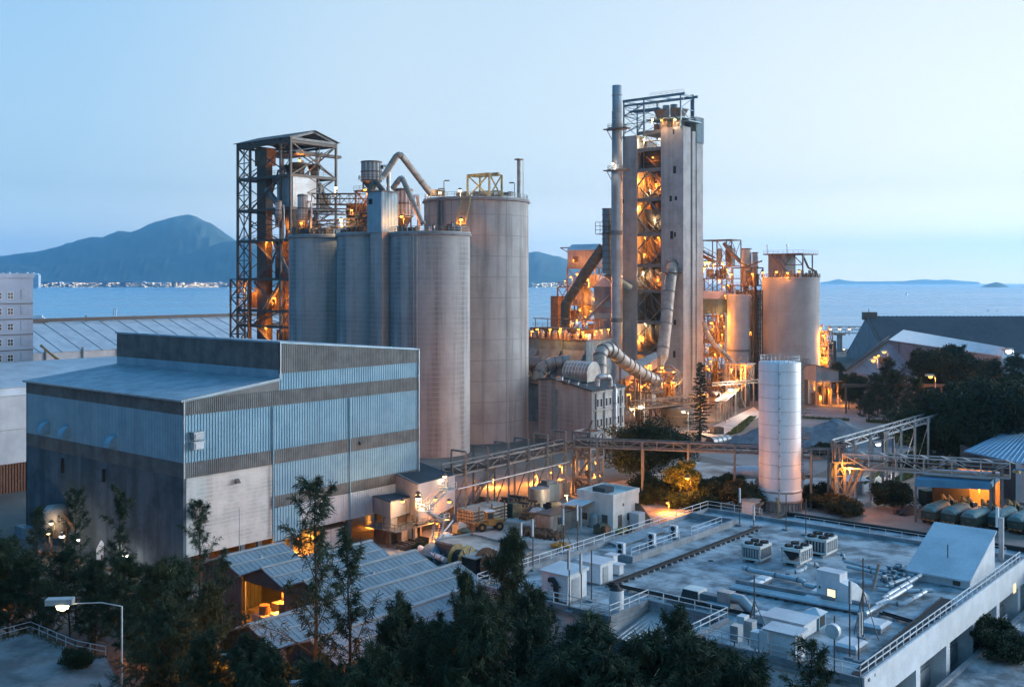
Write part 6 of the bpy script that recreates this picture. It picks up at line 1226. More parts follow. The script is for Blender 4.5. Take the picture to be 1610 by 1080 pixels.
# trucks
def truck(p, label, first=[None]):
    if first[0]: return dup(first[0], p, None, label)
    t = thing('tipper_truck', label, 'truck', p, YAW - R(6), 'tarpaulin covered trucks parked in a row'); first[0] = t
    mb = MB(); mb.box(0, .1, .75, 7.6, 2.5, 1.0); mb.box(7.4, .5, .7, 9.8, 2.1, 1.1); mb.build('chassis', M['dark'], t)
    mb = MB(); mb.prism([(0, 0, 1.0), (0, 2.6, 1.0), (0, 2.6, 2.5), (0, 0, 2.5)], (7.2, 0, 0)); mb.build('bed', M['truckgreen'], t)
    mb = MB(); pr = [(-.08, 2.4), (-.08, 2.75), (.5, 3.35), (1.3, 3.5), (2.1, 3.35), (2.68, 2.75), (2.68, 2.4)]; vs = []; N_ = 10
    for i in range(N_):
        x = -.08 + 7.4 * i / (N_ - 1); sag = .09 * (i % 2) + (.45 if i in (0, N_ - 1) else 0)
        vs += [(x, y, z - (sag if 0 < k < 6 else 0)) for k, (y, z) in enumerate(pr)]
    mb.add(vs, [(i * 7 + k, i * 7 + k + 1, (i + 1) * 7 + k + 1, (i + 1) * 7 + k) for i in range(N_ - 1) for k in range(6)], True); mb.poly(vs[:7]); mb.poly(vs[-7:]); mb.build('tarpaulin', M['tarp'], t)
    cb = MB(); cb.prism([(7.9, .15, 1.0), (10.1, .15, 1.0), (10.1, .15, 2.2), (9.7, .15, 3.2), (7.9, .15, 3.3)], (0, 2.3, 0)); cab = cb.build('cab', M['truckgreen'], t); g = MB(); g.poly([(10.02, .3, 2.3), (10.02, 2.3, 2.3), (9.74, 2.3, 3.05), (9.74, .3, 3.05)]); g.box(8.3, .1, 2.2, 9.5, .145, 3.0); g.box(8.3, 2.455, 2.2, 9.5, 2.5, 3.0); g.build('window', M['glass'], cab)
    mb = MB(); mb.beam((7.5, .7, 1.0), (7.0, .7, 4.3), .34); mb.beam((7.0, .7, 4.3), (9.6, .7, 2.7), .42); mb.beam((7.0, 1.8, 4.3), (9.3, 1.8, 2.6), .42); mb.beam((7.5, 1.8, 1.0), (7.0, 1.8, 4.3), .34); mb.build('loader_arm', M['yellow'], t)
    for x in (1.0, 2.3, 8.9):
        for y in (.12, 2.2): mb = MB(); mb.tube([(x, y, .52), (x, y + .36, .52)], .52, 16); w_ = mb.build('wheel', M['tyre'], t); mb = MB(); mb.tube([(x, y - .02, .52), (x, y + .38, .52)], .24, 10); mb.build('rim', M['greysteel'], w_)
    mb = MB(); mb.box(-.08, .05, .62, 0.02, 2.55, .98); mb.build('bumper', M['dark'], t)
    for y in (.12, .95, 1.8): mb = MB(); mb.box(-.11, y, .7, -.08, y + .6, .92); mb.build('tail_plate', M['orange'], t)
    mb = MB(); mb.box(-.03, 1.0, 1.5, -.01, 1.6, 1.9); mb.build('mudflap', M['steel'], t); return t
for i, (px, py) in enumerate(((1470, 826), (1502, 830), (1534, 836), (1577, 836), (1608, 842), (1640, 846))):
    truck(at(px, py, 0), ['tarpaulin covered tipper truck nearest the low black kerb, leftmost of the row', 'second tarpaulin covered truck from the left of the row', 'tarpaulin covered truck parked just left of the pale antenna post', 'tarpaulin covered truck parked just right of the pale antenna post', 'fifth tarpaulin covered truck, almost at the picture edge', 'last truck of the row, cut off by the picture edge'][i])
t = thing('dump_truck', 'dark green box truck parked behind the leftmost tarpaulin truck', 'truck', at(1456, 800), R(14)); mb = MB(); mb.box(0, 0, .6, 6, 2.4, 1.0); mb.build('chassis', M['dark'], t); mb = MB(); mb.box(0, 0, 1.0, 4, 2.4, 3.4); mb.build('box_body', M['truckgreen'], t); mb = MB(); mb.prism([(4.2, .05, 1), (6, .05, 1), (5.8, .05, 2.8), (4.2, .05, 2.9)], (0, 2.3, 0)); mb.build('cab', M['truckgreen'], t)
for x in (1, 4.9):
    for y in (.05, 2.0): mb = MB(); mb.tube([(x, y, .5), (x, y + .35, .5)], .5, 14); mb.build('wheel', M['tyre'], t)
for i, (px, py, l) in enumerate(((1428, 806, 'long black kerb mound at the bend of the wet road'), (1488, 786, 'brown heap of scrap before the orange lit bay'))):
    t = thing('rubble_heap', l, 'heap', at(px, py), R(50 - 20 * i)); mb = MB(); vs = []; N_ = 9
    for k in range(N_):
        for j in range(7): a = math.pi * j / 6; f = math.sin(math.pi * (k + .5) / N_) ** .5; vs.append(((k - 4) * (.85 if i == 0 else .5), math.cos(a) * 1.5 * f, math.sin(a) * (1.3 + .5 * i) * f * rnd.uniform(.8, 1.15)))
    mb.add(vs, [(k * 7 + j, k * 7 + j + 1, (k + 1) * 7 + j + 1, (k + 1) * 7 + j) for k in range(N_ - 1) for j in range(6)], True); mb.build('mound', M['brown' if i else 'dark'], t)
    mb = MB()
    for k in range(14): x, y = rnd.uniform(-3, 3), rnd.uniform(-1.4, 1.4); mb.box(x, y, .05, x + .7, y + .5, rnd.uniform(.3, 1.4))
    mb.builds('scrap', M['rust'], t)
# canopy bay and blue roofed shed
t = thing('canopy_bay', 'open bay with blue canopy roof and a glowing orange back wall', 'open shed', at(1438, 797), 0); P = lambda px, py, z: loc(t, at(px, py, z))
z = 7.6; mb = MB(); a, b, c, e = P(1438, 755, z), P(1556, 760, z), P(1573, 744, z), P(1466, 739, z); mb.prism([a, b, c, e], (0, 0, .25)); mb.build('roof', M['blueroof'], t); mb = MB(); mb.prism([a + Vector((0, -.12, .3)), b + Vector((0, -.12, .3)), b + Vector((0, -.12, -1.1)), a + Vector((0, -.12, -1.1))], (0, .1, 0)); mb.prism([b + Vector((.02, 0, .3)), c + Vector((.02, 0, .3)), c + Vector((.02, 0, -1.0)), b + Vector((.02, 0, -1.0))], (.1, 0, 0)); mb.build('fascia', M['blueroof'], t)
M['ochre'] = mat('ochre wall', (.62, .45, .2), (.5, .36, .16), .2, .8, streak=.3)  # orange lamplight is put into the back wall's base colour
w0, w1 = P(1505, 796, 0), P(1577, 803, 0); mb = MB(); mb.prism([w0, w1, w1 + Vector((0, 0, 7.4)), w0 + Vector((0, 0, 7.4))], (0, .3, 0)); mb.build('back_wall', M['ochre'], t)
mb = MB()
for q in (a, b, e, w0): mb.beam((q.x + .3, q.y + .3, 0), (q.x + .3, q.y + .3, 7.5), .35)
mb.builds('column', M['greysteel'], t); mb = MB(); mb.prism([e, e + Vector((7, -.3, 0)), e + Vector((7, -.3, -7.4)), e + Vector((0, 0, -7.4))], (0, .2, 0)); mb.build('side_wall', M['dark'], t)
lamp(pt(1336, 738, 199), 'sod', 2600, 'orange lamp on the junction tower lighting the wet road', None, .6)  # added lamp, put in to give the road its orange glow
lamps('lamps in the canopy bay', [(1540, 764, 200, 'sod', 2250, 'orange lamp under the blue canopy lighting the ochre wall', 1.2), (1562, 768, 198, 'sod', 1250, 'orange lamp under the blue canopy at its right end', 1.0)])
t = thing('blue_roof_shed', 'wide shed with low blue sheet roof and pale wall at the right edge', 'shed', at(1597, 790), 0); P = lambda px, py, z: loc(t, at(px, py, z)); mb = MB(); mb.ribroof(P(1577, 679, 9.5), P(1700, 672, 9.5), P(1720, 752, 7.6), P(1515, 709, 8), .9, .08, .25); mb.build('roof', M['blueroof'], t)
mb = MB(); mb.ribs((0, 0), (25, -3), 0, 7.9, (0, -1), .5, .1); mb.box(.2, .15, 0, 24, .4, 7.4); mb.build('wall', M['cladwhite'], t); mb = MB(); mb.ribs((0, 26), (0, 0), 0, 7.6, (-1, 0), .5, .1); mb.build('side_wall', M['darkclad'], t)
mb = MB(); mb.ribroof(P(1593, 737, 8.6), P(1700, 742, 8.6), P(1700, 760, 7.9), P(1592, 741, 7.9), .6, .06, .2); mb.build('eave_roof', M['blueroof'], t)

# ================================================================ hall annexe with stair and belts
t = thing('belt_house', 'lean-to belt house with dark sheet roof and lit stair at the hall corner', 'belt house', at(657, 835, 0)); AN = t; P = lambda px, py, d: loc(t, pt(px, py, d))
a, b, c, e = P(605, 736, 186), P(659, 726, 196), P(714, 747, 186), P(658, 761, 176)
mb = MB(); mb.ribroof(a, b, c, e, .7, .07, .2); mb.build('roof', M['slate'], t)
dn = Vector((0, 0, -6.8)); mb = MB(); mb.prism([e, c, c + dn * .8, e + dn], (.0, .25, 0)); mb.prism([a, e, e + dn, a + dn], (.25, 0, 0)); mb.prism([b, c, c + dn, b + dn], (.2, 0, 0)); mb.build('wall', M['greyclad'], t)
a2, b2, c2, e2 = P(577, 778, 181), P(605, 772, 187), P(652, 780, 180), P(614, 790, 172); mb = MB(); mb.prism([a2, b2, c2, e2], (0, 0, .2)); mb.build('low_roof', M['slate'], t); dn = Vector((0, 0, -2.6)); mb = MB(); mb.prism([a2, e2, e2 + dn, a2 + dn], (.2, 0, 0)); mb.prism([e2, c2, c2 + dn, e2 + dn], (0, .2, 0)); mb.build('low_wall', M['greyclad'], t)
zq = e2.z + dn.z; mb = MB()
for px, py, d_ in ((612, 835, 174), (650, 840, 175), (660, 835, 178), (700, 820, 184), (640, 830, 183)): q = P(px, py, d_); mb.beam((q.x, q.y, 0), (q.x, q.y, zq + (4 if px > 655 else 0)), .45)
mb.builds('column', M['steel'], t)
mb = MB(); q = e2; mb.box(q.x, q.y - 1, zq - 2.2, q.x + 9, q.y + 6, zq - 2.0); mb.rail([(q.x, q.y + 6, zq - 2), (q.x, q.y - 1, zq - 2), (q.x + 9, q.y - 1, zq - 2)], 1.1, 1.3, .08); mb.build('platform', M['greysteel'], t)
for k, (x, y, z, s_) in enumerate(((1, 1, zq - 2, 1.5), (3.5, 2, zq - 2, 1.9), (6, 1, zq - 2, 1.3), (2, 3, 0, 2.6), (6, 3, 0, 3))): mb = MB(); mb.box(q.x + x, q.y + y, z, q.x + x + s_, q.y + y + s_, z + s_ * 1.1); mb.lathe(q.x + x + s_ / 2, q.y + y + s_ / 2, [(s_ * .35, z + s_ * 1.1), (s_ * .2, z + s_ * 1.6)], 10); mb.build('machine', M['rust' if k % 2 else 'duct'], t)
def flight(t, p, q, w_, m='galv'):
    p, q = Vector(p), Vector(q); sd = (q - p).cross(Vector((0, 0, 1))).normalized() * w_ / 2; mb = MB(); up = Vector((0, 0, 1.1))
    for s_ in (-1, 1): mb.beam(p + sd * s_, q + sd * s_, .12, .3); mb.beam(p + sd * s_ + up, q + sd * s_ + up, .07); mb.beam(p + sd * s_ + up * .5, q + sd * s_ + up * .5, .05)
    n = max(3, int((q - p).length / .35))
    for k in range(n + 1):
        c = p.lerp(q, k / n); mb.beam(c - sd, c + sd, .28, .05)
        if k % 4 == 0: mb.beam(c + sd, c + sd + up, .06); mb.beam(c - sd, c - sd + up, .06)
    mb.build('stair', M[m], t)
def landing(t, c, s_):
    mb = MB(); x, y, z = c; mb.box(x - s_, y - s_, z - .1, x + s_, y + s_, z); mb.rail([(x - s_, y + s_, z), (x - s_, y - s_, z), (x + s_, y - s_, z)], 1.1, 1, .07); mb.build('landing', M['galv'], t)
s0, s1_, s2_, s3_ = P(703, 768, 176), P(668, 801, 173), P(692, 817, 176), P(684, 852, 172)
s3_.z = .1; flight(t, s0, s1_, 1.5); flight(t, s1_, s2_, 1.5); flight(t, s2_, s3_, 1.5)
for c in (s0, s1_, s2_): landing(t, c, 1.1)
pipe('support_brace', 'pale diagonal prop under the belt house stair', 'brace', [pt(686, 850, 171), pt(712, 818, 176)], .16, 'galv', 6)
flight(thing('roof_stair', 'long dim stair descending from the conveyor bridge to the yard', 'stair', at(735, 800)), loc(AN, (0, 0, 0)) * 0 + Vector((0, 0, .2)), Vector((9, -1, 9.2)), 1.2, 'greysteel')
G_ = 'lamps on the belt house'
lamps(G_, [(654, 783, 172, 'warm', 727, 'brightest lamp at the belt house stair, left of a pair', 1.7), (663, 777.6, 173, 'warm', 727, 'second bright lamp above the belt house stair, right of a pair', 1.6), (638, 788, 171.5, 'sod', 727, 'orange lamp under the low roof of the belt house', 1.3), (686, 784, 174, 'sod', 323, 'small orange lamp along the belt house stair rail', 1.0), (704, 749, 182, 'warm', 242, 'warm lamp on the roof corner of the belt house', 1.4), (711.5, 788.6, 180, 'sod', 889, 'orange lamp on a leg right of the belt house stair', 1.4), (691, 822, 178, 'sod', 1131, 'orange lamp low behind the belt house stair', 1.1), (630, 826, 182, 'sod', 970, 'orange lamp beneath the belt house platform', 1.0), (601, 773, 186, 'sod', 48, 'tiny orange lamp on the low roof of the belt house', .8)])
lamps('lamps at the silo feet', [(884, 732, 222, 'sod', 4335, 'warm lamp beside the transfer tower before the mill block', 1.3), (942.6, 727, 222, 'sod', 5635, 'warm lamp right of the transfer tower before the mill block', 1.7), (776, 752, 225, 'sod', 7803, 'orange lamp glowing at the foot of the widest silo', 1.0), (845, 748, 228, 'sod', 6936, 'orange lamp behind the conveyor legs by the mill block', 1.0), (868, 742, 226, 'sod', 6936, 'orange lamp glowing left of the transfer tower', 1.0), (886, 812, 186, 'sod', 2254, 'orange lamp low behind the brown container', 1.3), (892, 778, 200, 'warm', 1300, 'warm lamp on the ground right of the silver tanks', 1.0), (1086, 752, 201, 'sod', 4335, 'orange lamp lighting the yellow green tree', 1.6), (1052, 790, 200, 'sod', 2601, 'orange lamp hidden behind the tree right of the white office', 1.0), (1245, 806, 186, 'sod', 260, 'tiny orange lamp at the right foot of the white tank', 1.2)])
# ================================================================ yard things
t = thing('wheel_loader', 'dusty yellow wheel loader with raised cab in the yard', 'wheel loader', at(768, 833), YAW + R(150)); mb = MB(); mb.box(-2.6, -.9, .9, .2, .9, 1.9); mb.box(.2, -.7, .8, 2.2, .7, 1.5); mb.build('body', M['yellow'], t)
mb = MB(); mb.prism([(-.9, -.75, 1.9), (.7, -.75, 1.9), (.5, -.75, 3.3), (-.8, -.75, 3.3)], (0, 1.5, 0)); cb = mb.build('cab', M['yellow'], t); mb = MB(); mb.box(-.6, -.78, 2.1, .4, -.755, 3.1); mb.box(-.6, .755, 2.1, .4, .78, 3.1); mb.build('window', M['glass'], cb); mb = MB(); mb.box(-1, -.85, 3.3, .7, .85, 3.42); mb.build('roof', M['white'], cb)
for x in (-1.7, 1.5):
    for y in (-1.15, .65): mb = MB(); mb.tube([(x, y, .75), (x, y + .5, .75)], .75, 18); w_ = mb.build('wheel', M['tyre'], t); mb = MB(); mb.tube([(x, y - .02, .75), (x, y + .52, .75)], .32, 10); mb.build('rim', M['yellow'], w_)
mb = MB(); mb.beam((1.2, -.5, 1.6), (3.0, -.5, .7), .3); mb.beam((1.2, .5, 1.6), (3.0, .5, .7), .3); mb.build('arm', M['yellow'], t); mb = MB(); mb.prism([(2.9, -1.2, .1), (4.1, -1.2, .1), (3.2, -1.2, .4), (3.0, -1.2, 1.1), (2.8, -1.2, 1.1)], (0, 2.4, 0)); mb.build('bucket', M['rust'], t)
t = thing('pipe_stack', 'stack of long grey pipes on a rack beside the wheel loader', 'pipe rack', at(732, 826)); mb = MB()
for k in range(7):
    for j in range(5): mb.tube([(-1, -k * .62 + 1, .4 + j * .62), (8, -k * .62 + 1, .4 + j * .62)], .28, 8)
mb.builds('pipe', M['duct'], t); mb = MB()
for x in (0, 3.5, 7):
    for y in (1.5, -3.2): mb.beam((x, y, 0), (x, y, 3.8), .18)
mb.builds('upright', M['steel'], t)
t = thing('site_container', 'brown weathered site container with flat roof behind the barrels', 'container', at(866, 840)); mb = MB(); mb.ribs((0, 0), (8, 0), .2, 3.1, (0, -1), .4, .07); mb.ribs((0, 3.4), (0, 0), .2, 3.1, (-1, 0), .4, .07); mb.box(.05, .05, 0, 8, 3.4, 3.1); mb.build('wall', M['duct'], t); mb = MB(); mb.box(-.15, -.15, 3.1, 8.2, 3.6, 3.3); mb.build('roof', M['steel'], t); mb = MB(); mb.box(2, -.2, 1.4, 3.2, -.08, 2.5); mb.build('window', M['glass'], t)
r6 = random.Random(12); proto = None; nb = 0
for i in range(9):
    for j in range(5):
        if r6.random() < .14: continue
        q = U(at(868, 847), -i * .72 * .2 + j * .78 - .6, i * .95 - 1.2); q.x += r6.uniform(-.15, .15); q.y += r6.uniform(-.15, .15); q.z = 0
        l = 'rusty oil drum standing in the cluster before the brown container'
        if proto is None:
            t = proto = thing('oil_drum', l, 'barrel', q, 0, 'oil drums before the brown container'); mb = MB(); mb.lathe(0, 0, [(.01, 0), (.31, 0), (.31, .3), (.335, .31), (.31, .33), (.31, .6), (.335, .61), (.31, .63), (.31, .92), (.28, .9), (.01, .88)], 14); mb.build('drum', M['brown'], t); mb = MB(); mb.lathe(0, 0, [(.325, .9), (.325, .94), (.28, .94), (.28, .9)], 14, False); mb.build('rim', M['rust'], t)
        else: dup(proto, q, r6.uniform(0, 6), None, None, (1, 1, r6.uniform(.95, 1.12)))
for i in range(5):
    q = at(873 + i * 4.2, 861 - (i % 2) * 3.5); t = thing('gas_cylinder', [ 'orange cylinder at the left end of the small heap on the slab', 'orange cylinder second in the small heap on the slab', 'orange cylinder in the middle of the small heap on the slab', 'orange cylinder fourth in the small heap on the slab', 'orange cylinder at the right end of the small heap on the slab'][i], 'gas cylinder', q, r6.uniform(0, 3), 'orange cylinders lying on the slab'); mb = MB(); mb.tube([(-.8, 0, .32), (-.7, 0, .32), (.7, 0, .32), (.85, 0, .32)], [.15, .3, .3, .12], 12); mb.build('body', M['orange'], t); mb = MB(); mb.tube([(.85, 0, .32), (1.0, 0, .32)], .07, 8); mb.build('valve', M['steel'], t)
# small office
t = thing('site_office', 'small cream flat roofed office with canopy beside the yard', 'office', at(964, 832)); h = 6.0
mb = MB(); mb.box(0, 0, 0, 8.2, 7.8, h - .6); mb.build('wall', M['cream'], t); mb = MB()
for a in ((-.12, -.12, h - .7, 8.3, .2, h + .1), (-.12, 7.6, h - .7, 8.3, 7.92, h + .1), (-.12, .2, h - .7, .2, 7.6, h + .1), (8.0, .2, h - .7, 8.3, 7.6, h + .1)): mb.box(*a)
mb.build('parapet', M['cream'], t); mb = MB(); mb.box(2.4, 3.4, h - .6, 5.2, 6.2, h + .4); mb.build('roof_hatch', M['slate'], t)
for x, y, w_, z0, z1, n_ in ((-.06, 1.2, 1.2, 0, 2.3, 'door'), (-.06, 3.6, 1.0, .9, 2.1, 'window'), (-.06, 5.6, 1.6, .9, 2.1, 'window')): mb = MB(); mb.box(x, y, z0, .05, y + w_, z1); mb.build(n_, M['glass' if n_ == 'window' else 'steel'], t)
for x, w_, z0, z1, n_ in ((1.5, 1.2, 0, 2.2, 'door'), (4.4, 1, .9, 2.1, 'window'), (3.0, .4, 3.6, 4.1, 'vent')): mb = MB(); mb.box(x, -.06, z0, x + w_, .05, z1); mb.build(n_, M['glass' if n_ == 'window' else 'steel'], t)
mb = MB(); mb.prism([(-3.6, 4.2, 4.0), (-3.6, 8.6, 3.7), (0, 8.6, 4.1), (0, 4.2, 4.4)], (0, 0, .15)); mb.build('canopy', M['white'], t); mb = MB()
for y in (4.5, 8.3): mb.beam((-3.4, y, 0), (-3.4, y, 3.8), .22)
mb.builds('post', M['white'], t)
mb = MB(); mb.prism([(6.8, -.1, 0), (8.8, -1.6, 0), (8.8, -1.6, .2), (6.8, -.1, 3.6)], (.2, -.9, 0)); mb.build('outside_stair', M['rust'], t); mb = MB(); mb.box(4.5, -2.4, 0, 6.6, -.4, 2.3); mb.build('lean_to', M['cladwhite'], t)
def junk(px, py, sx, sy, sz, m, label, name='pallet_load', cat='pallet', rz=YAW, kind=0, grp='yard clutter'):
    t = thing(name, label, cat, at(px, py), rz, grp); mb = MB()
    if kind == 0: mb.box(-sx / 2, -sy / 2, .15, sx / 2, sy / 2, sz); mb.box(-sx / 3, -sy / 3, sz, sx / 3, sy / 3, sz * 1.15)
    elif kind == 1: mb.cyl(0, 0, .1, sz, sx / 2, n=18); mb.lathe(0, 0, [(sx / 2, sz), (.1, sz + .4)], 18)
    else:
        for k in range(int(sx / .5)): mb.box(-sx / 2 + k * .5, -sy / 2, .15 + (k % 3) * .1, -sx / 2 + k * .5 + .4, sy / 2, sz * (.6 + .4 * ((k * 7) % 5) / 5))
    mb.build('load', M[m], t); mb = MB()
    for y in (-sy / 2.2, 0, sy / 2.2): mb.box(-sx / 2, y - .08, 0, sx / 2, y + .08, .15)
    mb.builds('skid', M['rust'], t); return t
for a in ((808, 798, 6, 3, 2.4, 'steel', 'dark machine parts piled under the conveyor bridge', 2), (824, 806, 7, 2.5, 2.2, 'rust', 'long rusty rack of parts under the conveyor bridge', 2), (848, 794, 4, 3, 3.4, 'galv', 'silver tank on skids by the conveyor legs', 1), (862, 789, 3.4, 3, 3.8, 'hopper', 'blue grey bin on skids by the conveyor legs', 0), (878, 783, 5, 2.4, 3.2, 'duct', 'dusty cabinet row behind the silver tank', 0), (806, 812, 2.4, 2, 2.2, 'truckgreen', 'dark green skip box near the wheel loader', 0), (830, 815, 3, 2, 1.2, 'brown', 'low brown stack of bricks on a pallet', 2), (845, 808, 2.6, 2, 1.2, 'white', 'pale sacks stacked on a pallet before the rusty rack', 2), (853, 822, 2.2, 2, 1.0, 'cream', 'cream boxes on a pallet left of the brown container', 2), (806, 846, 1.6, 1.4, .9, 'duct', 'lone pallet of blocks in the middle of the slab', 2), (944, 838, 2.2, 1.4, 1.5, 'truckgreen', 'dark green bin beside the office door', 0), (952, 839, 1.6, 1.2, 1.2, 'brown', 'brown bin beside the dark green bin at the office', 0), (978, 838, 2, 1.4, 1.1, 'yelsteel', 'yellowish planters before the office front', 2), (988, 836, 2, 1.4, 1.0, 'truckgreen', 'green planters before the office front', 2), (934, 828, 1.7, 1.7, 2.0, 'galv', 'silver barrel tank under the office canopy', 1), (635, 850, 3, 2, 2.4, 'duct', 'dusty block bale under the hall edge', 0), (612, 848, 3.4, 2.4, 1.6, 'rust', 'rusty pump set under the hall edge', 2), (655, 858, 4, 2, 1.3, 'dark', 'dark scrap row beside the sheds', 2), (640, 862, 3, 2, 1.2, 'steel', 'dark scrap pile nearest the sheds', 2), (722, 838, 2, 1.6, 1.6, 'galv', 'white instrument cabinet beside the pipe stack', 0), (729, 846, 2.2, 1.6, 1.4, 'truckgreen', 'green pump beside the white instrument cabinet', 1), (700, 855, 2, 1.4, 1.6, 'white', 'white cabinet at the stair foot', 0), (781, 800, 3.5, 2.4, 1.6, 'rust', 'rusty bundle behind the wheel loader', 2), (760, 795, 3, 2, 2, 'steel', 'dark bundle at the widest silo foot', 2), (905, 800, 2.5, 2, 1.6, 'rust', 'rusty pump on the slab before the office', 0), (868, 806, 3, 2, 1.8, 'dark', 'dark motor on the slab behind the brown container', 0)):
    px, py, sx, sy, sz, m, l, k = a; junk(px, py, sx, sy, sz, m, l, 'machine_part' if k < 2 else 'pallet_load', 'yard gear' if k < 2 else 'pallet', kind=k)
# low flat building before the sheds
t = thing('flat_store', 'low dark store with dusty flat concrete roof before the sheds', 'store', at(690, 871)); P = lambda px, py, z: loc(t, at(px, py, z)); z = 3.0; a, b, c, e = P(684, 852, z), P(742, 843, z), P(838, 868, z), P(812, 882, z); mb = MB(); mb.prism([a, b, c, e], (0, 0, .3)); mb.build('roof', M['yard'], t); mb = MB(); mb.prism([a * .995, b * .995, c * .995, e * .995], (0, 0, -3.2)); mb.build('wall', M['darkclad'], t)
mb = MB(); mb.beam(a + Vector((0, 0, .4)), b + Vector((0, 0, .4)), .25); mb.beam(b + Vector((0, 0, .4)), c + Vector((0, 0, .4)), .25); mb.builds('roof_kerb', M['concrete'], t)
def reel(px, py, r, w_, m, label, rz):
    t = thing('cable_reel', label, 'cable reel', at(px, py), rz, 'cable reels beside the sheds')
    for s_ in (-1, 1): mb = MB(); mb.tube([(0, s_ * w_ / 2, r), (0, s_ * (w_ / 2 + .12), r)], r, 28); f = mb.build('flange', M[m], t); mb = MB(); [mb.beam((0, s_ * (w_ / 2 + .16), r), (r * .92 * math.cos(k * 1.047), s_ * (w_ / 2 + .16), r + r * .92 * math.sin(k * 1.047)), .16, .1) for k in range(6)]; mb.build('spoke', M['galv'], f)
    mb = MB(); mb.tube([(0, -w_ / 2, r), (0, w_ / 2, r)], r * .62, 24); mb.build('cable', M['dark'], t); return t
reel(726, 902, 2.2, 1.8, 'yelsteel', 'large pale yellow cable reel at the end of the sheds', R(55)); reel(768, 907, 2.1, 1.6, 'brown', 'brown cable reel with pale spokes beside the dark tree', R(35))
t = thing('tarp_heap', 'blue green tarpaulin thrown over a heap beside the sheds', 'tarpaulin', at(686, 880), YAW); vs = []; n = 12
for i in range(n):
    for j in range(n): x, y = i / (n - 1) * 2 - 1, j / (n - 1) * 2 - 1; vs.append((x * 3.2, y * 2.2, max(0, (1 - max(abs(x), abs(y)) ** 2.2) * 2.8 + r6.uniform(-.15, .15))))
mb = MB(); mb.add(vs, [(i * n + j, (i + 1) * n + j, (i + 1) * n + j + 1, i * n + j + 1) for i in range(n - 1) for j in range(n - 1)], True); mb.build('sheet', M['hopper'], t); mb = MB(); mb.tube([(-3, -2.2, 1.2), (0, -2.4, 1.5), (3, -2.2, 1.1)], .05, 6); mb.build('rope', M['white'], t)
pipe('white_bundle', 'bundle of pale wrapped pipes lying along the shed ends', 'pipe bundle', [at(660, 877) + Vector((0, 0, 1.6)), at(700, 893) + Vector((0, 0, 1.2))], .45, 'white', 8, flange=1.6)
t = thing('dark_crate', 'dark steel crate with pale lid between the two cable reels', 'crate', at(746, 905), YAW); mb = MB(); mb.box(-1.6, -1.6, 0, 1.6, 1.6, 3.0); mb.build('box', M['dark'], t); mb = MB(); mb.box(-1.75, -1.75, 3.0, 1.75, 1.75, 3.15); mb.build('lid', M['galv'], t)

# ================================================================ row of gabled sheds
R1 = at(349.5, 874.7, 9.0); hw = 4.1; rz_, ez = 9.0, 7.5
for i, (u0, u1) in enumerate(((0, 9.1), (.2, 17.3), (0, 17.5), (-13.7, 16.8), (-12.5, 17.5))):
    q = U(R1, u0, -8.25 * i, -9.0); L = u1 - u0
    t = thing('gabled_shed', ['short gabled shed closest to the hall wall', 'gabled shed with the orange lit open gable', 'middle gabled shed of the sawtooth row, two from each end', 'long gabled shed reaching toward the cable reels', 'nearest gabled shed, in front of all the others'][i], 'shed', q, YAW, 'gabled sheds in a sawtooth row')
    for s_ in (-1, 1):
        mb = MB(); mb.ribroof((-.4, 0, rz_), (L + .4, 0, rz_), (L + .4, s_ * hw, ez - .05 * (i % 2)), (-.4, s_ * hw, ez - .05 * (i % 2)), .75, .045, .12); mb.build('roof', M['shedroof'], t)
    mb = MB(); mb.beam((-.5, 0, rz_ + .08), (L + .5, 0, rz_ + .08), .5, .14); mb.build('ridge_cap', M['galv'], t)
    mb = MB(); mb.beam((-.4, -hw, ez - .1), (L + .4, -hw, ez - .1), .35, .25); mb.build('gutter', M['galv'], t)
    if i == 1: mb = MB(); mb.poly([(0, -hw, ez - .8), (0, hw, ez - .8), (0, hw, ez), (0, 0, rz_ - .1), (0, -hw, ez)]); mb.box(0, -hw, 0, .2, -hw + .3, ez); mb.box(0, hw - .3, 0, .2, hw, ez); mb.build('gable', M['darkclad'], t)
    else: mb = MB(); mb.poly([(0, -hw, 0), (0, hw, 0), (0, hw, ez), (0, 0, rz_ - .1), (0, -hw, ez)]); mb.ribs((-.02, hw), (-.02, -hw), 0, ez - .2, (-1, 0), .6, .08); mb.build('gable', M['darkclad'], t)
    mb = MB(); mb.poly([(L, -hw, 0), (L, hw, 0), (L, hw, ez), (L, 0, rz_ - .1), (L, -hw, ez)]); mb.build('end_wall', M['darkclad'], t)
    if i in (0, 4): s_ = 1 if i == 0 else -1; mb = MB(); mb.ribs((0, s_ * (hw - .1)), (L, s_ * (hw - .1)), 0, ez, (0, s_), .6, .08); mb.build('side_wall', M['darkclad'], t)
    mb = MB(); mb.beam((L * .5, -hw * .5, (rz_ + ez) / 2 + .08), (L * .5, -hw * .45, (rz_ + ez) / 2 + .1), .4); [mb.beam((-.3, s_ * hw * .52, rz_ - .72), (L + .3, s_ * hw * .52, rz_ - .72), .18, .1) for s_ in (-1, 1)]; mb.builds('roof_lap', M['galv'], t)
q = U(R1, .2, -8.25, -9)
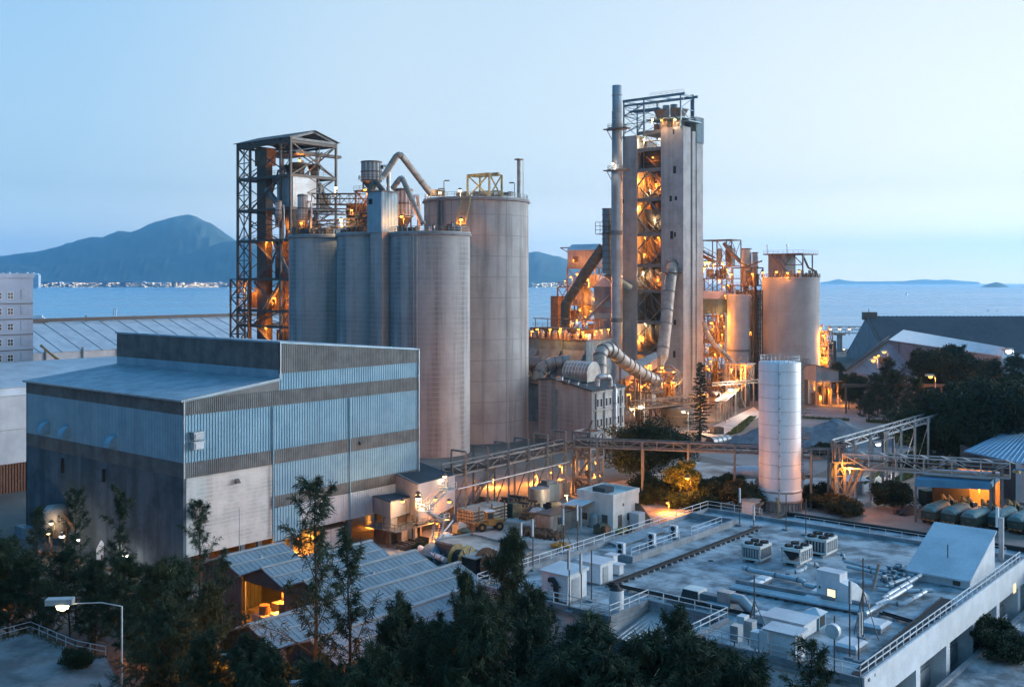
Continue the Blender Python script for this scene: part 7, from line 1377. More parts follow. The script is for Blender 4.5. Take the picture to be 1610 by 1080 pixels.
for k, (x, y, s_) in enumerate(((1.6, 2, 2.2), (2.4, -1, 2.6), (4.5, 1, 3.0), (7, -2, 2.6), (1.5, -2.8, 1.6))):
    c = U(q, x, y); t = thing('stored_machine', ['dusty machine just inside the lit shed, left side', 'tall dusty machine in the middle of the lit shed', 'big pale machine at the back of the lit shed', 'dark machine deep in the lit shed', 'small crate just inside the lit shed, right side'][k], 'machine', c, YAW, 'machines inside the lit shed'); mb = MB(); mb.box(-s_ / 2, -s_ / 2, 0, s_ / 2, s_ / 2, s_ * 1.2); mb.build('body', M['cream' if k % 2 else 'duct'], t); mb = MB(); mb.cyl(0, 0, s_ * 1.2, s_ * 1.7, s_ * .3, n=14); mb.build('motor', M['rust'], t)
lamp(U(q, 3.5, .5, 6.4), 'sod', 7000, 'orange lamp hanging inside the open gabled shed', 'lamps inside the lit shed', .7); lamp(U(q, 9, 0, 6.0), 'sod', 5000, 'second orange lamp deep inside the open gabled shed', 'lamps inside the lit shed', .7); lamp(U(q, -1.5, -6.5, 4.0), 'sod', 150, 'orange lamp outside on the dark gable next to the lit shed', 'lamps inside the lit shed', .9)
t = thing('flag_pole', 'slim grey pole in front of the short gabled shed', 'pole', at(376.5, 950), 0); mb = MB(); mb.tube([(0, 0, 0), (0, 0, zz(845, 143) + 4)], [.09, .05], 8); mb.build('pole', M['galv'], t); mb = MB(); mb.box(-.2, -.2, 0, .2, .2, .3); mb.build('foot', M['concrete'], t)

# ================================================================ foreground flat roof building
zR = 10.0; FL = at(1113, 804, zR); RB = thing('flat_roof_building', 'wide white walled building whose pale stained flat roof fills the lower right', 'building', (FL.x, FL.y, 0)); t = RB
V1, U0 = -43.0, -50.5
fp = [(U0, -7.3 + 7.3), (U0, -17.6), (-43.5, -17.6), (-43.5, -26.8), (U0, -26.8), (U0, V1), (0, V1), (0, 0)]
mb = MB(); mb.prism([(x, y, zR - .5) for x, y in fp], (0, 0, .5)); mb.build('roof_deck', M['roofdeck'], t)
mb = MB(); ins = [(U0 + .3, -.3), (U0 + .3, V1 + .5), (-.3, V1 + .5), (-.3, -.3)]; mb.prism([(x, y, 0) for x, y in ((U0 + .3, -.3), (U0 + .3, -17.3), (-43.2, -17.3), (-43.2, -27.1), (U0 + .3, -27.1), (U0 + .3, V1 + 1.6), (-.3, V1 + 1.6), (-.3, -.3))], (0, 0, zR - .52)); mb.build('wall', M['white'], t)
# parapets
mb = MB(); ph = .55
for (x0, y0), (x1, y1) in zip(fp, fp[1:] + fp[:1]): mb.beam((x0, y0, zR + ph / 2 - .02), (x1, y1, zR + ph / 2 - .02), .3, ph)
mb.builds('parapet', M['curb'], t)
mb = MB(); mb.box(U0, V1 - .35, zR - 2.2, 0, V1 - .16, zR + ph + .02); mb.build('fascia', M['white'], t)
x = -48.0; k = 0; mb = MB()
for x in (-46, -37.5, -29, -20.5, -12, -3.5): mb.box(x - .55, V1 - .3, 0, x + .55, V1 + 2.0, zR - 2.2)
mb.builds('pier', M['white'], t)
for i, x in enumerate((-45.4, -36.9, -28.4, -19.9, -11.4)):
    f = MB(); f.box(x + .2, V1 + 1.3, 5.6, x + 7.2, V1 + 1.59, 9.2); w_ = f.build('window', M['galv'], t); f = MB(); f.box(x + .4, V1 + 1.25, 5.8, x + 7.0, V1 + 1.295, 9.0); f.build('pane', M['trunkglass'], w_)
    f = MB(); f.box(x + .2, V1 + 1.2, 3.6, x + 7.2, V1 + 1.58, 5.55); f.build('spandrel', M['curb'], t)
mb = MB(); mb.box(-6.2, V1 - .42, 7.6, -5.2, V1 - .352, 8.6); mb.build('lit_window', emit('lit panes', (1, .72, .35), .16), t)
t = RB; RT = lambda x, y, z=0: Vector((x, y, zR + z))
# railings round the roof: several metres of white handrail on the parapets
mb = MB(); e = ph
mb.rail([RT(U0, -.0, e), RT(0, 0, e), RT(0, -8.6, e)], 1.0, 2.2, .06); mb.build('railing', M['white'], t); mb = MB(); mb.rail([RT(U0, 0, e), RT(U0, -17.6, e), RT(-43.5, -17.6, e), RT(-43.5, -26.8, e), RT(U0, -26.8, e), RT(U0, V1, e), RT(-2, V1, e)], 1.0, 1.7, .075)
mb.build('railing', M['white'], t)
# sunken terrace along the left edge
mb = MB(); mb.box(-31, -7.4, zR, -5, -7.0, zR + .8); mb.box(-5.4, -7.0, zR, -5, -.2, zR + .8); mb.box(-31, -7.0, zR, -30.6, -5.2, zR + .8); mb.build('terrace_kerb', M['curb'], t)
mb = MB(); mb.rail([RT(-31, -7.2, .8), RT(-20, -7.2, .8)], 1.0, 1.7, .05); mb.rail([RT(-17, -7.2, .8), RT(-9, -7.2, .8)], 1.0, 1.7, .05); mb.build('terrace_railing', M['white'], t)
mb = MB(); mb.ribroof(RT(-26, -.5, .6), RT(-15, -.5, .6), RT(-15, -2.2, .25), RT(-26, -2.2, .25), .5, .06, .1); mb.build('terrace_roof', M['galv'], t)
mb = MB()
for k in range(1, 8): mb.box(-k * 6.2 - .07, V1 + .5, zR + .002, -k * 6.2 + .07, -7.6, zR + .012)
mb.builds('membrane_seam', M['curb'], t)
mb = MB()
for x, y in ((-10, -12), (-24, -14), (-24, -30), (-38, -34), (-12, -34)): mb.lathe(x, y, [(.35, zR + .003), (.3, zR + .06), (.01, zR + .08)], 12)
mb.builds('roof_drain', M['dark'], t)
# skylight roof in the notch
mb = MB(); mb.ribroof(RT(-43.6, -17.9, -.5), RT(-43.6, -26.6, -.5), RT(-50.4, -26.6, -1.6), RT(-50.4, -17.9, -1.6), .5, .09, .2); mb.build('notch_roof', M['galv'], t)
mb = MB(); mb.box(U0 + .2, -26.6, 0, U0 + .5, -17.8, zR - 1.9); mb.build('notch_wall', M['blueroof'], t)
# far strip roof
mb = MB(); mb.box(.3, -9.5, 0, 6.3, -52, zR - .7); mb.build('strip_wall', M['wallwhite'], t); mb = MB(); mb.box(.2, -9.2, zR - .7, 6.5, -52, zR - .45); mb.build('strip_roof', M['roofdeck'], t); mb = MB(); mb.box(6.5, -9.2, zR - .9, 6.9, -52, zR + .15); mb.box(.16, -9.4, zR - .45, 6.9, -9.0, zR + .15); mb.builds('strip_kerb', M['dark'], t)
mb = MB(); mb.rail([RT(3.4, -12, -.45), RT(3.4, -40, -.45)], 1.0, 2.2, .045); mb.build('strip_railing', M['white'], t)
# lower podium on the right
mb = MB(); mb.box(-50, V1 - .8, 4.2, 20, V1 - 40, 4.9); mb.box(-50, V1 - 1.2, 0, 20, V1 - 39, 4.2); mb.build('podium', M['roofdeck'], t); mb = MB(); mb.box(-13, V1 - 12, 4.9, -12.6, V1 - .85, 5.5); mb.box(-50, V1 - 1.3, 4.9, 8, V1 - .82, 5.2); mb.builds('podium_kerb', M['curb'], t)
GR = 'equipment on the flat roof'
def roof_thing(name, label, cat, x, y, rz=0, grp=GR, z=.02):
    q = U(FL, x, y); return thing(name, label, cat, (q.x, q.y, zR + z), YAW + rz, grp)
def uv(px, py, z=zR):
    q = at(px, py, z) - FL; return q.x * cu + q.y * su, -q.x * su + q.y * cu
# chillers
def chiller(px, py, L, Wd, h, label, vshape=False):
    x, y = uv(px, py); t = roof_thing('roof_chiller', label, 'chiller', x, y, 0, 'chillers on the flat roof'); mb = MB()
    mb.box(0, 0, .35, L, Wd, .6); mb.box(0, 0, h - .35, L, Wd, h)
    for a in (0, L - .14):
        for b in (0, Wd - .14): mb.box(a, b, .35, a + .14, b + .14, h)
    mb.build('frame', M['cream'], t); mb = MB()
    if vshape: mb.hexa([(.2, Wd * .42, .7), (L - .2, Wd * .42, .7), (L - .2, Wd * .58, .7), (.2, Wd * .58, .7), (.2, .1, h - .36), (L - .2, .1, h - .36), (L - .2, Wd - .1, h - .36), (.2, Wd - .1, h - .36)])
    else: mb.box(.15, .05, .6, L - .15, Wd - .05, h - .36)
    mb.build('coil', M['dark'], t); mb = MB()
    for k in range(7): mb.box(-.03, .1 + k * Wd / 7.2, .7, .0, .1 + k * Wd / 7.2 + .22, h - .4)
    if not vshape: mb.builds('side_panel', M['galv'], t)
    mb = MB()
    for k in range(5): mb.box(.3 + k * (L - .5) / 5, -.03, .7, .3 + k * (L - .5) / 5 + .3, .045, h - .4)
    mb.builds('louvre', M['galv'], t)
    for a in range(3 if L > 4 else 2):
        for b in range(2):
            cx_, cy_ = L * (a + .5) / (3 if L > 4 else 2), Wd * (b + .5) / 2; rr = min(L / (3 if L > 4 else 2), Wd / 2) * .42; mb = MB(); mb.lathe(cx_, cy_, [(rr * 1.05, h), (rr, h + .22), (rr * .9, h + .22), (rr * .9, h + .03), (.01, h + .03)], 18, False); f = mb.build('fan', M['dark'], t); mb = MB(); mb.beam((cx_ - rr, cy_, h + .2), (cx_ + rr, cy_, h + .2), .06); mb.beam((cx_, cy_ - rr, h + .2), (cx_, cy_ + rr, h + .2), .06); mb.lathe(cx_, cy_, [(.18, h + .23), (.01, h + .25)], 8); mb.build('guard', M['steel'], f)
    mb = MB(); mb.box(-.3, .3, 0, L + .3, .6, .35); mb.box(-.3, Wd - .6, 0, L + .3, Wd - .3, .35); mb.builds('rail', M['curb'], t)
chiller(1195, 888, 3.1, 2.45, 2.1, 'leftmost cream chiller with four roof fans and slatted sides'); chiller(1258, 893, 3.4, 2.4, 2.1, 'middle chiller with a V shaped open end on the roof', True); chiller(1299, 878, 3.4, 2.9, 2.2, 'dark sided chiller farthest back on the roof')
# pipes over the roof
def rpipe(label, pts, r, m='pipeblue', name='roof_pipe', fl=3.0):
    P = [at(px, py, zR + h) for px, py, h in pts]; return pipe(name, label, 'pipe', P, r, m, 10, GR, fl)
rpipe('long insulated pipe with a kink running before the chillers', [(1168, 892, .5), (1180, 896, .5), (1240, 908, .5), (1262, 913, .5), (1268, 920, .4), (1292, 926, .4)], .28)
rpipe('silver bent pipe at the middle chiller', [(1238, 908, .2), (1238, 899, .9), (1256, 899, .9), (1266, 893, .9), (1268, 886, 1.2)], .2, 'white', fl=9)
rpipe('silver pipe drop at the right of the middle chiller', [(1272, 886, 1.3), (1284, 887, 1.2), (1288, 893, .8), (1289, 904, .3)], .2, 'white', fl=9)
rpipe('upper straight pipe from the far chiller toward the penthouse', [(1316, 870, 1.4), (1326, 872, 1.3), (1328, 882, .7), (1388, 897, .6), (1438, 905, .6)], .2)
rpipe('second straight pipe below the upper one', [(1332, 890, .6), (1390, 903, .6), (1432, 912, .6)], .2)
rpipe('third straight pipe ending at the valve cluster', [(1330, 912, .5), (1372, 918, .5), (1405, 922, .5)], .22)
rpipe('fat diagonal pipe rising toward the penthouse', [(1388, 942, .6), (1398, 934, .7), (1448, 904, .8)], .26); rpipe('second fat diagonal pipe beside the first', [(1376, 952, .5), (1404, 938, .6), (1432, 921, .7)], .26); rpipe('third diagonal pipe nearest the roof edge', [(1360, 965, .4), (1394, 946, .5), (1420, 950, .5), (1455, 930, .5)], .24)
rpipe('tall arching pipe pair at the valve cluster', [(1376, 920, .3), (1375, 908, 1.3), (1392, 906, 1.5), (1396, 916, .6)], .22); rpipe('arching pipe at the top of the valve cluster', [(1404, 898, .4), (1409, 890, 1.2), (1420, 891, 1.2), (1424, 898, .5)], .22); rpipe('short cross pipe in the valve cluster', [(1392, 922, .5), (1412, 914, .7), (1430, 908, .7)], .22)
rpipe('lower parallel pipe in the valve cluster', [(1380, 926, .5), (1410, 930, .5), (1466, 928, .5)], .24)
for i, (px, py) in enumerate(((1398, 908), (1413, 904), (1390, 916), (1405, 915), (1420, 912), (1398, 926))):
    x, y = uv(px, py); t = roof_thing('valve', ORD[i] + ' green grey valve body in the pipe cluster, counted from the back left', 'valve', x, y, 0, 'valves in the roof pipe cluster'); mb = MB(); mb.tube([(-.7, 0, .6), (.7, 0, .6)], .34, 12); mb.lathe(0, 0, [(.2, .6), (.2, 1.2), (.35, 1.22), (.35, 1.3), (.01, 1.3)], 12); mb.build('body', M['hopper'], t); mb = MB(); mb.box(-.1, -.1, 0, .1, .1, .5); mb.build('foot', M['steel'], t)
# long low duct channel
P0, P1 = uv(1151, 927), uv(1362, 966)
t = roof_thing('pipe_channel', 'long kerbed channel carrying two insulated pipes across the roof', 'pipe channel', *P0); L = math.hypot(P1[0] - P0[0], P1[1] - P0[1]); t.rotation_euler.z = YAW + math.atan2(P1[1] - P0[1], P1[0] - P0[0])
mb = MB(); mb.box(0, .9, 0, L, 1.2, .9); mb.build('kerb', M['curb'], t)
mb = MB()
for y, z in ((.45, .4), (0, .35), (-.5, .35)): mb.tube([(0, y, z), (L, y, z)], .2, 10)
mb.builds('pipe', M['pipeblue'], t); mb = MB()
for k in range(14): mb.box(k * L / 14, -.8, 0, k * L / 14 + .2, .8, .15)
mb.builds('bearer', M['steel'], t)
# stair house with lit window
x, y = uv(1335, 958); t = roof_thing('stair_house', 'white stair house with sloping side and small lit window on the roof', 'stair house', x, y, R(-6)); t.scale = (.66,) * 3; h = 4.9
mb = MB(); mb.prism([(0, 0, 0), (0, 5.6, 0), (0, 5.6, h * 1.02), (0, 1.6, h * 1.02), (0, 1.6, h * .8), (0, 0, h * .72)], (2.4, 0, 0)); mb.prism([(2.4, .02, 0), (6.5, .02, 0), (6.5, .02, .6), (2.4, .02, h * .72)], (0, 2.6, 0)); mb.build('wall', M['white'], t)
mb = MB(); mb.box(-.1, 1.6, h * 1.02, 2.5, 5.7, h * 1.02 + .15); mb.build('roof', M['cladwhite'], t)
mb = MB(); mb.box(-.05, 2.2, 1.2, .02, 3.8, 2.6); wn = mb.build('window', M['steel'], t); mb = MB(); mb.box(-.07, 2.3, 1.3, -.052, 3.7, 2.5); mb.build('pane', emit('lit stair panes', (1, .8, .5), .2), wn)
mb = MB(); mb.box(-.06, 4.9, 2.2, 0, 5.2, 2.6); mb.build('vent', M['steel'], t)
# wedge penthouse
x, y = uv(1525, 927); t = roof_thing('wedge_penthouse', 'white wedge shaped rooflight house at the right hand roof edge', 'penthouse', x, y); L, B = 9.2, 6.6; mb = MB(); 
mb.prism([(0, 0, 0), (L, 0, 0), (L, 0, 4.5), (0, 0, 1.0)], (0, B, 0)); mb.build('wall', M['white'], t); mb = MB(); mb.hexa([(-.5, -.2, .85), (L + .2, -.2, 4.6), (L + .2, B + .3, 4.6), (-.5, B + .3, .85), (-.5, -.2, 1.05), (L + .2, -.2, 4.8), (L + .2, B + .3, 4.8), (-.5, B + .3, 1.05)]); mb.build('roof', M['cladwhite'], t); mb = MB(); mb.box(-.06, 1.0, .2, .02, 1.8, .9); mb.build('vent', M['steel'], t); mb = MB(); mb.beam((3, B * .5, 2.3), (3, B * .5, 3.8), .1); mb.build('vent_pipe', M['steel'], t)
# shelters on the roof
def cabin(px, py, sx, sy, h, m, label, name='equipment_cabin', cat='cabin', pent=.25, door=True, rz=0):
    x, y = uv(px, py); t = roof_thing(name, label, cat, x, y, rz); mb = MB(); mb.box(0, 0, .15, sx, sy, h); mb.build('wall', M[m], t); mb = MB(); mb.hexa([(-.2, -.2, h), (sx + .2, -.2, h), (sx + .2, sy + .2, h), (-.2, sy + .2, h), (-.2, -.2, h + .1), (sx + .2, -.2, h + .1 + pent), (sx + .2, sy + .2, h + .1 + pent), (-.2, sy + .2, h + .1)]); mb.build('roof', M['cladwhite'], t)
    mb = MB(); mb.box(.1, .1, 0, sx - .1, sy - .1, .15); mb.build('plinth', M['curb'], t)
    if door: mb = MB(); mb.box(-.06, sy * .15, .2, .0, sy * .5, h * .82); mb.build('door', M['white'], t); mb = MB(); mb.box(sx * .2, -.06, .2, sx * .6, 0, h * .85); mb.build('door', M['galv'], t)
    return t
cabin(893, 950, 3.3, 3.5, 2.9, 'white', 'white telecom cabin with a black cable loop at the near left roof corner'); cabin(944, 921, 2.4, 3.0, 2.3, 'white', 'white louvred cabin behind the telecom cabin', pent=.1)
x, y = uv(893, 950); t = roof_thing('cable_loop', 'thick black cable bundle looping down the telecom cabin', 'cable', x - .25, y + 1.4); mb = MB(); mb.tube([(0, 0, .1), (0, 0, 1.9), (.0, .4, 2.3), (0, .9, 2.2)], .28, 8); mb.build('cable', M['black'], t); mb = MB(); mb.box(-.1, -.6, 1.6, .1, .6, 1.75); mb.build('clamp', M['steel'], t)
cabin(964, 903, .9, .9, 2.1, 'white', 'tall narrow white cabinet beside the louvred cabin', 'cabinet', 'cabinet', .0, False); cabin(974, 906, .8, .9, 1.2, 'white', 'shorter white cabinet in front of the tall narrow one', 'cabinet', 'cabinet', .0, False)
cabin(1251, 1047, 1.9, 3.0, 2.6, 'white', 'plain tall white lift motor room near the bottom of the roof', 'motor_room', 'motor room', .1); cabin(1264, 1006, 2.8, 4.2, 1.4, 'white', 'wide low white room behind the lift motor room', 'plant_room', 'plant room', .05, False); cabin(1207, 985, 1.2, 1.2, .9, 'cladwhite', 'small square vent box left of the wide low room', 'vent_box', 'vent', .0, False)
x, y = uv(1288, 992); t = roof_thing('vent_cowl', 'square louvred vent with a pyramid cap beside the wide low room', 'vent', x, y); t.scale = (.75,) * 3; mb = MB(); mb.box(0, 0, 0, 2, 2, 2); mb.build('casing', M['clad'], t); mb = MB(); mb.hexa([(-.25, -.25, 2), (2.25, -.25, 2), (2.25, 2.25, 2), (-.25, 2.25, 2), (.9, .9, 2.6), (1.1, .9, 2.6), (1.1, 1.1, 2.6), (.9, 1.1, 2.6)]); mb.build('cap', M['cladwhite'], t); mb = MB(); mb.box(-.04, .3, .4, 0, 1.7, 1.7); mb.box(.3, -.04, .4, 1.7, 0, 1.7); mb.builds('louvre', M['dark'], t)
for i, (px, py, s_) in enumerate(((1200, 917, 1.6), (1189, 923, 1.5), (1287, 938, 1.6), (1280, 946, 2.0), (1376, 988, 2.6), (1337, 1020, 2.6))):
    x, y = uv(px, py); t = roof_thing('roof_hatch', ['pale roof hatch behind the channel, back one of a pair', 'pale roof hatch behind the channel, front one of a pair', 'pale roof hatch left of the stair house', 'larger roof hatch in front of the one by the stair house', 'rounded white skylight right of the mast tripod', 'white skylight beside the twin antenna tubes'][i], 'hatch', x, y); mb = MB(); mb.box(-s_ / 2, -s_ * .4, 0, s_ / 2, s_ * .4, .5); mb.build('kerb', M['curb'], t); mb = MB(); mb.hexa([(-s_ * .55, -s_ * .45, .5), (s_ * .55, -s_ * .45, .5), (s_ * .55, s_ * .45, .5), (-s_ * .55, s_ * .45, .5), (-s_ * .42, -s_ * .33, .72), (s_ * .42, -s_ * .33, .72), (s_ * .42, s_ * .33, .72), (-s_ * .42, s_ * .33, .72)]); mb.build('lid', M['cladwhite'], t)
# split units on the terrace
for i, (px, py) in enumerate(((980, 878), (1028, 862), (1063, 849))):
    x, y = uv(px, py); t = roof_thing('split_unit', ['nearest twin fan condenser on the sunken terrace', 'middle twin fan condenser on the sunken terrace', 'farthest twin fan condenser on the sunken terrace'][i], 'condenser', x, y, 0, 'condensers on the sunken terrace'); mb = MB(); mb.box(0, 0, .3, .55, 1.1, 1.8); mb.build('casing', M['white'], t); mb = MB()
    for z in (.7, 1.4): mb.tube([(-.03, .5, z), (-.01, .5, z)], .31, 16)
    mb.builds('fan', M['dark'], t); mb = MB(); mb.box(-.1, -.1, 0, .65, 1.2, .3); mb.build('stand', M['curb'], t)
# air handler with duct
x, y = uv(1098, 953); t = roof_thing('air_handler', 'air handling unit with slanted hood and flat duct on a plinth', 'air handler', x, y); t.scale = (.8,) * 3; mb = MB(); mb.box(-.6, -8.2, 0, 3.0, 3.0, .3); mb.build('plinth', M['curb'], t); mb = MB(); mb.box(0, 0, .5, 2.2, 2.4, 1.9); mb.build('casing', M['cream'], t); mb = MB(); mb.prism([(-.9, .1, .6), (0, .1, .4), (0, .1, 1.8)], (0, 2.2, 0)); mb.build('hood', M['dark'], t); mb = MB(); mb.hexa([(.4, -2.6, .9), (1.6, -2.6, .9), (1.6, 0, .7), (.4, 0, .7), (.4, -2.6, 1.6), (1.6, -2.6, 1.6), (1.6, 0, 1.6), (.4, 0, 1.6)]); mb.build('duct', M['hopper'], t); mb = MB(); mb.box(.2, -4.4, .3, 1.8, -2.6, 2.4); mb.build('fan_box', M['galv'], t); mb = MB(); mb.tube([(1, -4.4, 1.7), (1, -5.6, 1.7), (1, -6.6, .9), (1, -7.6, .3)], .7, 6); mb.build('duct', M['galv'], t); mb = MB(); mb.tube([(-.3, -1.5, .8), (-.3, -4.6, .8)], .3, 10); mb.build('silencer', M['hopper'], t)
x, y = uv(969, 964); t = roof_thing('water_tank', 'small round white tank with a dark lid near the notch railing', 'tank', x, y); mb = MB(); mb.cyl(0, 0, .2, 2.4, .75, n=20); mb.build('shell', M['white'], t); mb = MB(); mb.lathe(0, 0, [(.75, 2.4), (.3, 2.7), (.3, 2.9), (.01, 2.9)], 16); mb.build('lid', M['dark'], t)
# cable trays
def tray(a, b, label, w_=.6):
    (x0, y0), (x1, y1) = uv(*a), uv(*b); t = roof_thing('cable_tray', label, 'cable tray', x0, y0); dx, dy = x1 - x0, y1 - y0; L = math.hypot(dx, dy); t.rotation_euler.z = YAW + math.atan2(dy, dx); mb = MB(); mb.box(0, -w_ / 2, .25, L, w_ / 2, .32); mb.box(0, -w_ / 2, .32, L, -w_ / 2 + .06, .45); mb.box(0, w_ / 2 - .06, .32, L, w_ / 2, .45); mb.build('tray', M['dark'], t); mb = MB(); n = int(L / 1.3)
    for k in range(n): mb.box(k * L / n, -w_ * .75, 0, k * L / n + .3, w_ * .75, .25)
    mb.builds('block', M['curb'], t)
tray((962, 922), (1195, 832), 'long dark cable tray beside the terrace kerb'); tray((955, 922), (1056, 944), 'dark cable tray from the cabins to the roof middle'); tray((1052, 944), (1180, 972), 'dark cable tray passing the air handler'); tray((1186, 978), (1260, 996), 'dark cable tray stub left of the vent cowl'); tray((1350, 1068), (1490, 946), 'dark rung tray along the right parapet', 1.2); tray((1385, 968), (1432, 982), 'short tray joining the right parapet tray')
# antennas
def mast(px, py, h, label, ants=1, tripod=False, z=zR, m='steel'):
    x, y = uv(px, py, z); q = U(FL, x, y); t = thing('antenna_mast', label, 'antenna mast', (q.x, q.y, z), YAW, 'antenna masts on the flat roof'); mb = MB(); mb.tube([(0, 0, 0), (0, 0, h)], .07, 8); mb.build('pole', M[m], t)
    for k in range(ants): mb = MB(); a = 2.1 * k + 3.6; mb.box(.28 * math.cos(a) - .13, .28 * math.sin(a) - .1, h - 2.0, .28 * math.cos(a) + .13, .28 * math.sin(a) + .1, h); mb.build('panel', M['galv'], t)
    mb = MB()
    if tripod:
        for k in range(3): mb.beam((1.4 * math.cos(k * 2.1 + 1), 1.4 * math.sin(k * 2.1 + 1), 0), (0, 0, h * .6), .07)
        mb.builds('stay', M['steel'], t)
    mb = MB(); mb.box(-.4, -.4, 0, .4, .4, .2); mb.build('base', M['curb'], t); return t
for a in ((1163, 826, 5.2, 'grey antenna mast at the far end of the long cable tray', 1, False), (1185, 828, 3.0, 'short antenna post right of the far grey mast', 1, False), (1236, 833, 4.8, 'thin antenna pole on the far parapet left of the strip', 0, False), (1267, 841, 4.8, 'thin antenna pole on the far parapet right of its twin', 0, False), (886, 870, 5.6, 'antenna mast with struts at the yard side railing', 1, True), (908, 868, 6.0, 'antenna mast with box beside the strutted one', 1, False), (895, 962, 6.4, 'white panel antenna before the telecom cabin', 1, False), (914, 958, 5.8, 'second white panel antenna before the telecom cabin', 1, False), (820, 905, 6.2, 'grey panel mast on the left railing near the dark trees', 1, False), (838, 896, 6.0, 'second grey panel mast on the left railing', 1, False), (930, 945, 5.4, 'thin mast in front of the louvred cabin', 0, False), (1186, 1000, 5.8, 'thin rusty mast right of the air handler', 0, True), (1357, 1004, 7.6, 'tall dark tripod mast with a slanted tube', 0, True), (1336, 1035, 7.0, 'tall mast with panel beside the white skylight', 1, False), (1312, 1064, 5.2, 'mast with a round white dish near the bottom edge', 0, False), (1350, 1040, 4.4, 'short twin tube antenna left of the tripod mast', 2, False)): mast(*a[:4], ants=a[4], tripod=a[5])
x, y = uv(1312, 1064); t = roof_thing('dish', 'round white dish antenna on a mast near the bottom edge', 'dish antenna', x - .3, y, 0, None, 4.0); mb = MB(); mb.tube([(-.25, 0, 0), (.25, 0, 0)], .62, 20); mb.build('drum', M['white'], t); mb = MB(); mb.tube([(.25, 0, 0), (.5, 0, 0)], .12, 8); mb.build('bracket', M['steel'], t)
x, y = uv(1357, 1004); t = roof_thing('tube_antenna', 'slanted pale tube antenna on the tall tripod mast', 'antenna', x + .2, y - .8, 0, None, 4.6); mb = MB(); mb.tube([(0, 0, 0), (.4, -.5, 2.6)], .16, 10); mb.build('tube', M['duct'], t); mb = MB(); mb.beam((0, 0, .4), (-.3, .7, .4), .08); mb.build('bracket', M['steel'], t)
q = U(FL, -8.5, V1 - 0.6); t = thing('antenna_mast', 'tall pale antenna post on the roof edge before the parked trucks', 'antenna mast', U(FL, -1.5, V1 + 2.2, 0), YAW, 'antenna masts on the flat roof'); mb = MB(); mb.box(-.25, -.25, 0, .25, .25, 5.2); mb.build('pole', M['galv'], t); mb = MB(); mb.box(-.2, .3, 4.0, .2, .6, 6.4); mb.build('panel', M['white'], t)
x, y = uv(1571, 880); t = roof_thing('meter_stand', 'small white meter box on steel legs at the far right roof corner', 'meter box', -3.5, V1 + 3.2); mb = MB(); mb.box(-.7, -.5, 1.6, .7, .5, 2.4); mb.build('box', M['white'], t); mb = MB()
for a in (-.6, .6):
    for b in (-.4, .4): mb.beam((a, b, 0), (a, b, 1.6), .08)
mb.builds('leg', M['steel'], t)
for i, (px, py) in enumerate(((1158, 1020), (1180, 1012), (1190, 1030), (1204, 1034), (1168, 1004))):
    x, y = uv(px, py); t = roof_thing('control_box', ['grey control box on a frame behind the bottom tree', 'pale control box right of the one on a frame', 'white control box near the front railing', 'tall white cabinet near the front railing', 'small grey box on a stand behind the bottom tree'][i], 'control box', x, y); mb = MB(); mb.box(-.5, -.4, .7, .5, .4, 2.2 + .3 * (i == 3)); mb.build('box', M['white' if i > 1 else 'galv'], t); mb = MB(); mb.beam((-.4, 0, 0), (-.4, 0, .7), .1); mb.beam((.4, 0, 0), (.4, 0, .7), .1); mb.builds('leg', M['steel'], t)
# planters on the podium
for i, (px, py) in enumerate(((1560, 985), (1580, 1000))):
    q = at(px, py, 4.9); t = thing('planter', ['white railed planter with bushes below the roof wall', 'second white railed planter near the picture edge'][i], 'planter', q, YAW, 'planters on the podium'); mb = MB(); mb.box(-2, -1, 0, 2, 1, .5); mb.build('tub', M['white'], t); mb = MB(); mb.rail([(-2, 1, .5), (-2, -1, .5), (2, -1, .5)], .6, .8, .05); mb.build('railing', M['white'], t)
# ================================================================ trees
def leafmat(name, c, c2):
    m, nt, b = new_mat(name); tc = nt.nodes.new('ShaderNodeTexCoord').outputs['Object']; oi = nt.nodes.new('ShaderNodeObjectInfo').outputs['Random']
    n1 = noise(nt, tc, .55, 3); f = math_(nt, 'ADD', ramp(nt, n1, .35, .65), math_(nt, 'MULTIPLY', math_(nt, 'SUBTRACT', oi, .5), .5), True)
    nt.links.new(mixc(nt, f, c, c2), b.inputs['Base Color']); b.inputs['Roughness'].default_value = .75; b.inputs['Specular IOR Level'].default_value = .2; return m
M['needle'] = leafmat('casuarina needles', (.018, .036, .022), (.046, .064, .032)); M['leaf'] = leafmat('broad leaves', (.014, .028, .014), (.034, .05, .022)); M['fir'] = leafmat('fir needles', (.022, .036, .024), (.045, .06, .032)); M['yleaf'] = leafmat('yellow green leaves', (.10, .12, .02), (.17, .15, .03)); M['dryleaf'] = leafmat('brown green leaves', (.05, .05, .025), (.09, .075, .03))  # the yellow leaf colour stands for lamplight on that one tree
def strips(rs, B, Dr, Ln, Wd):
    # a batch of thin leaf blades: base points, directions, lengths, widths
    n = len(B); sd = rs.normal(size=(n, 3)); sd -= (sd * Dr).sum(1, keepdims=True) * Dr; sd /= np.linalg.norm(sd, axis=1, keepdims=True) + 1e-9
    T = B + Dr * Ln[:, None]; v = np.stack([B - sd * Wd[:, None] / 2, B + sd * Wd[:, None] / 2, T + sd * Wd[:, None] * .3, T - sd * Wd[:, None] * .3], 1).reshape(-1, 3)
    return v, np.arange(n * 4).reshape(-1, 4)
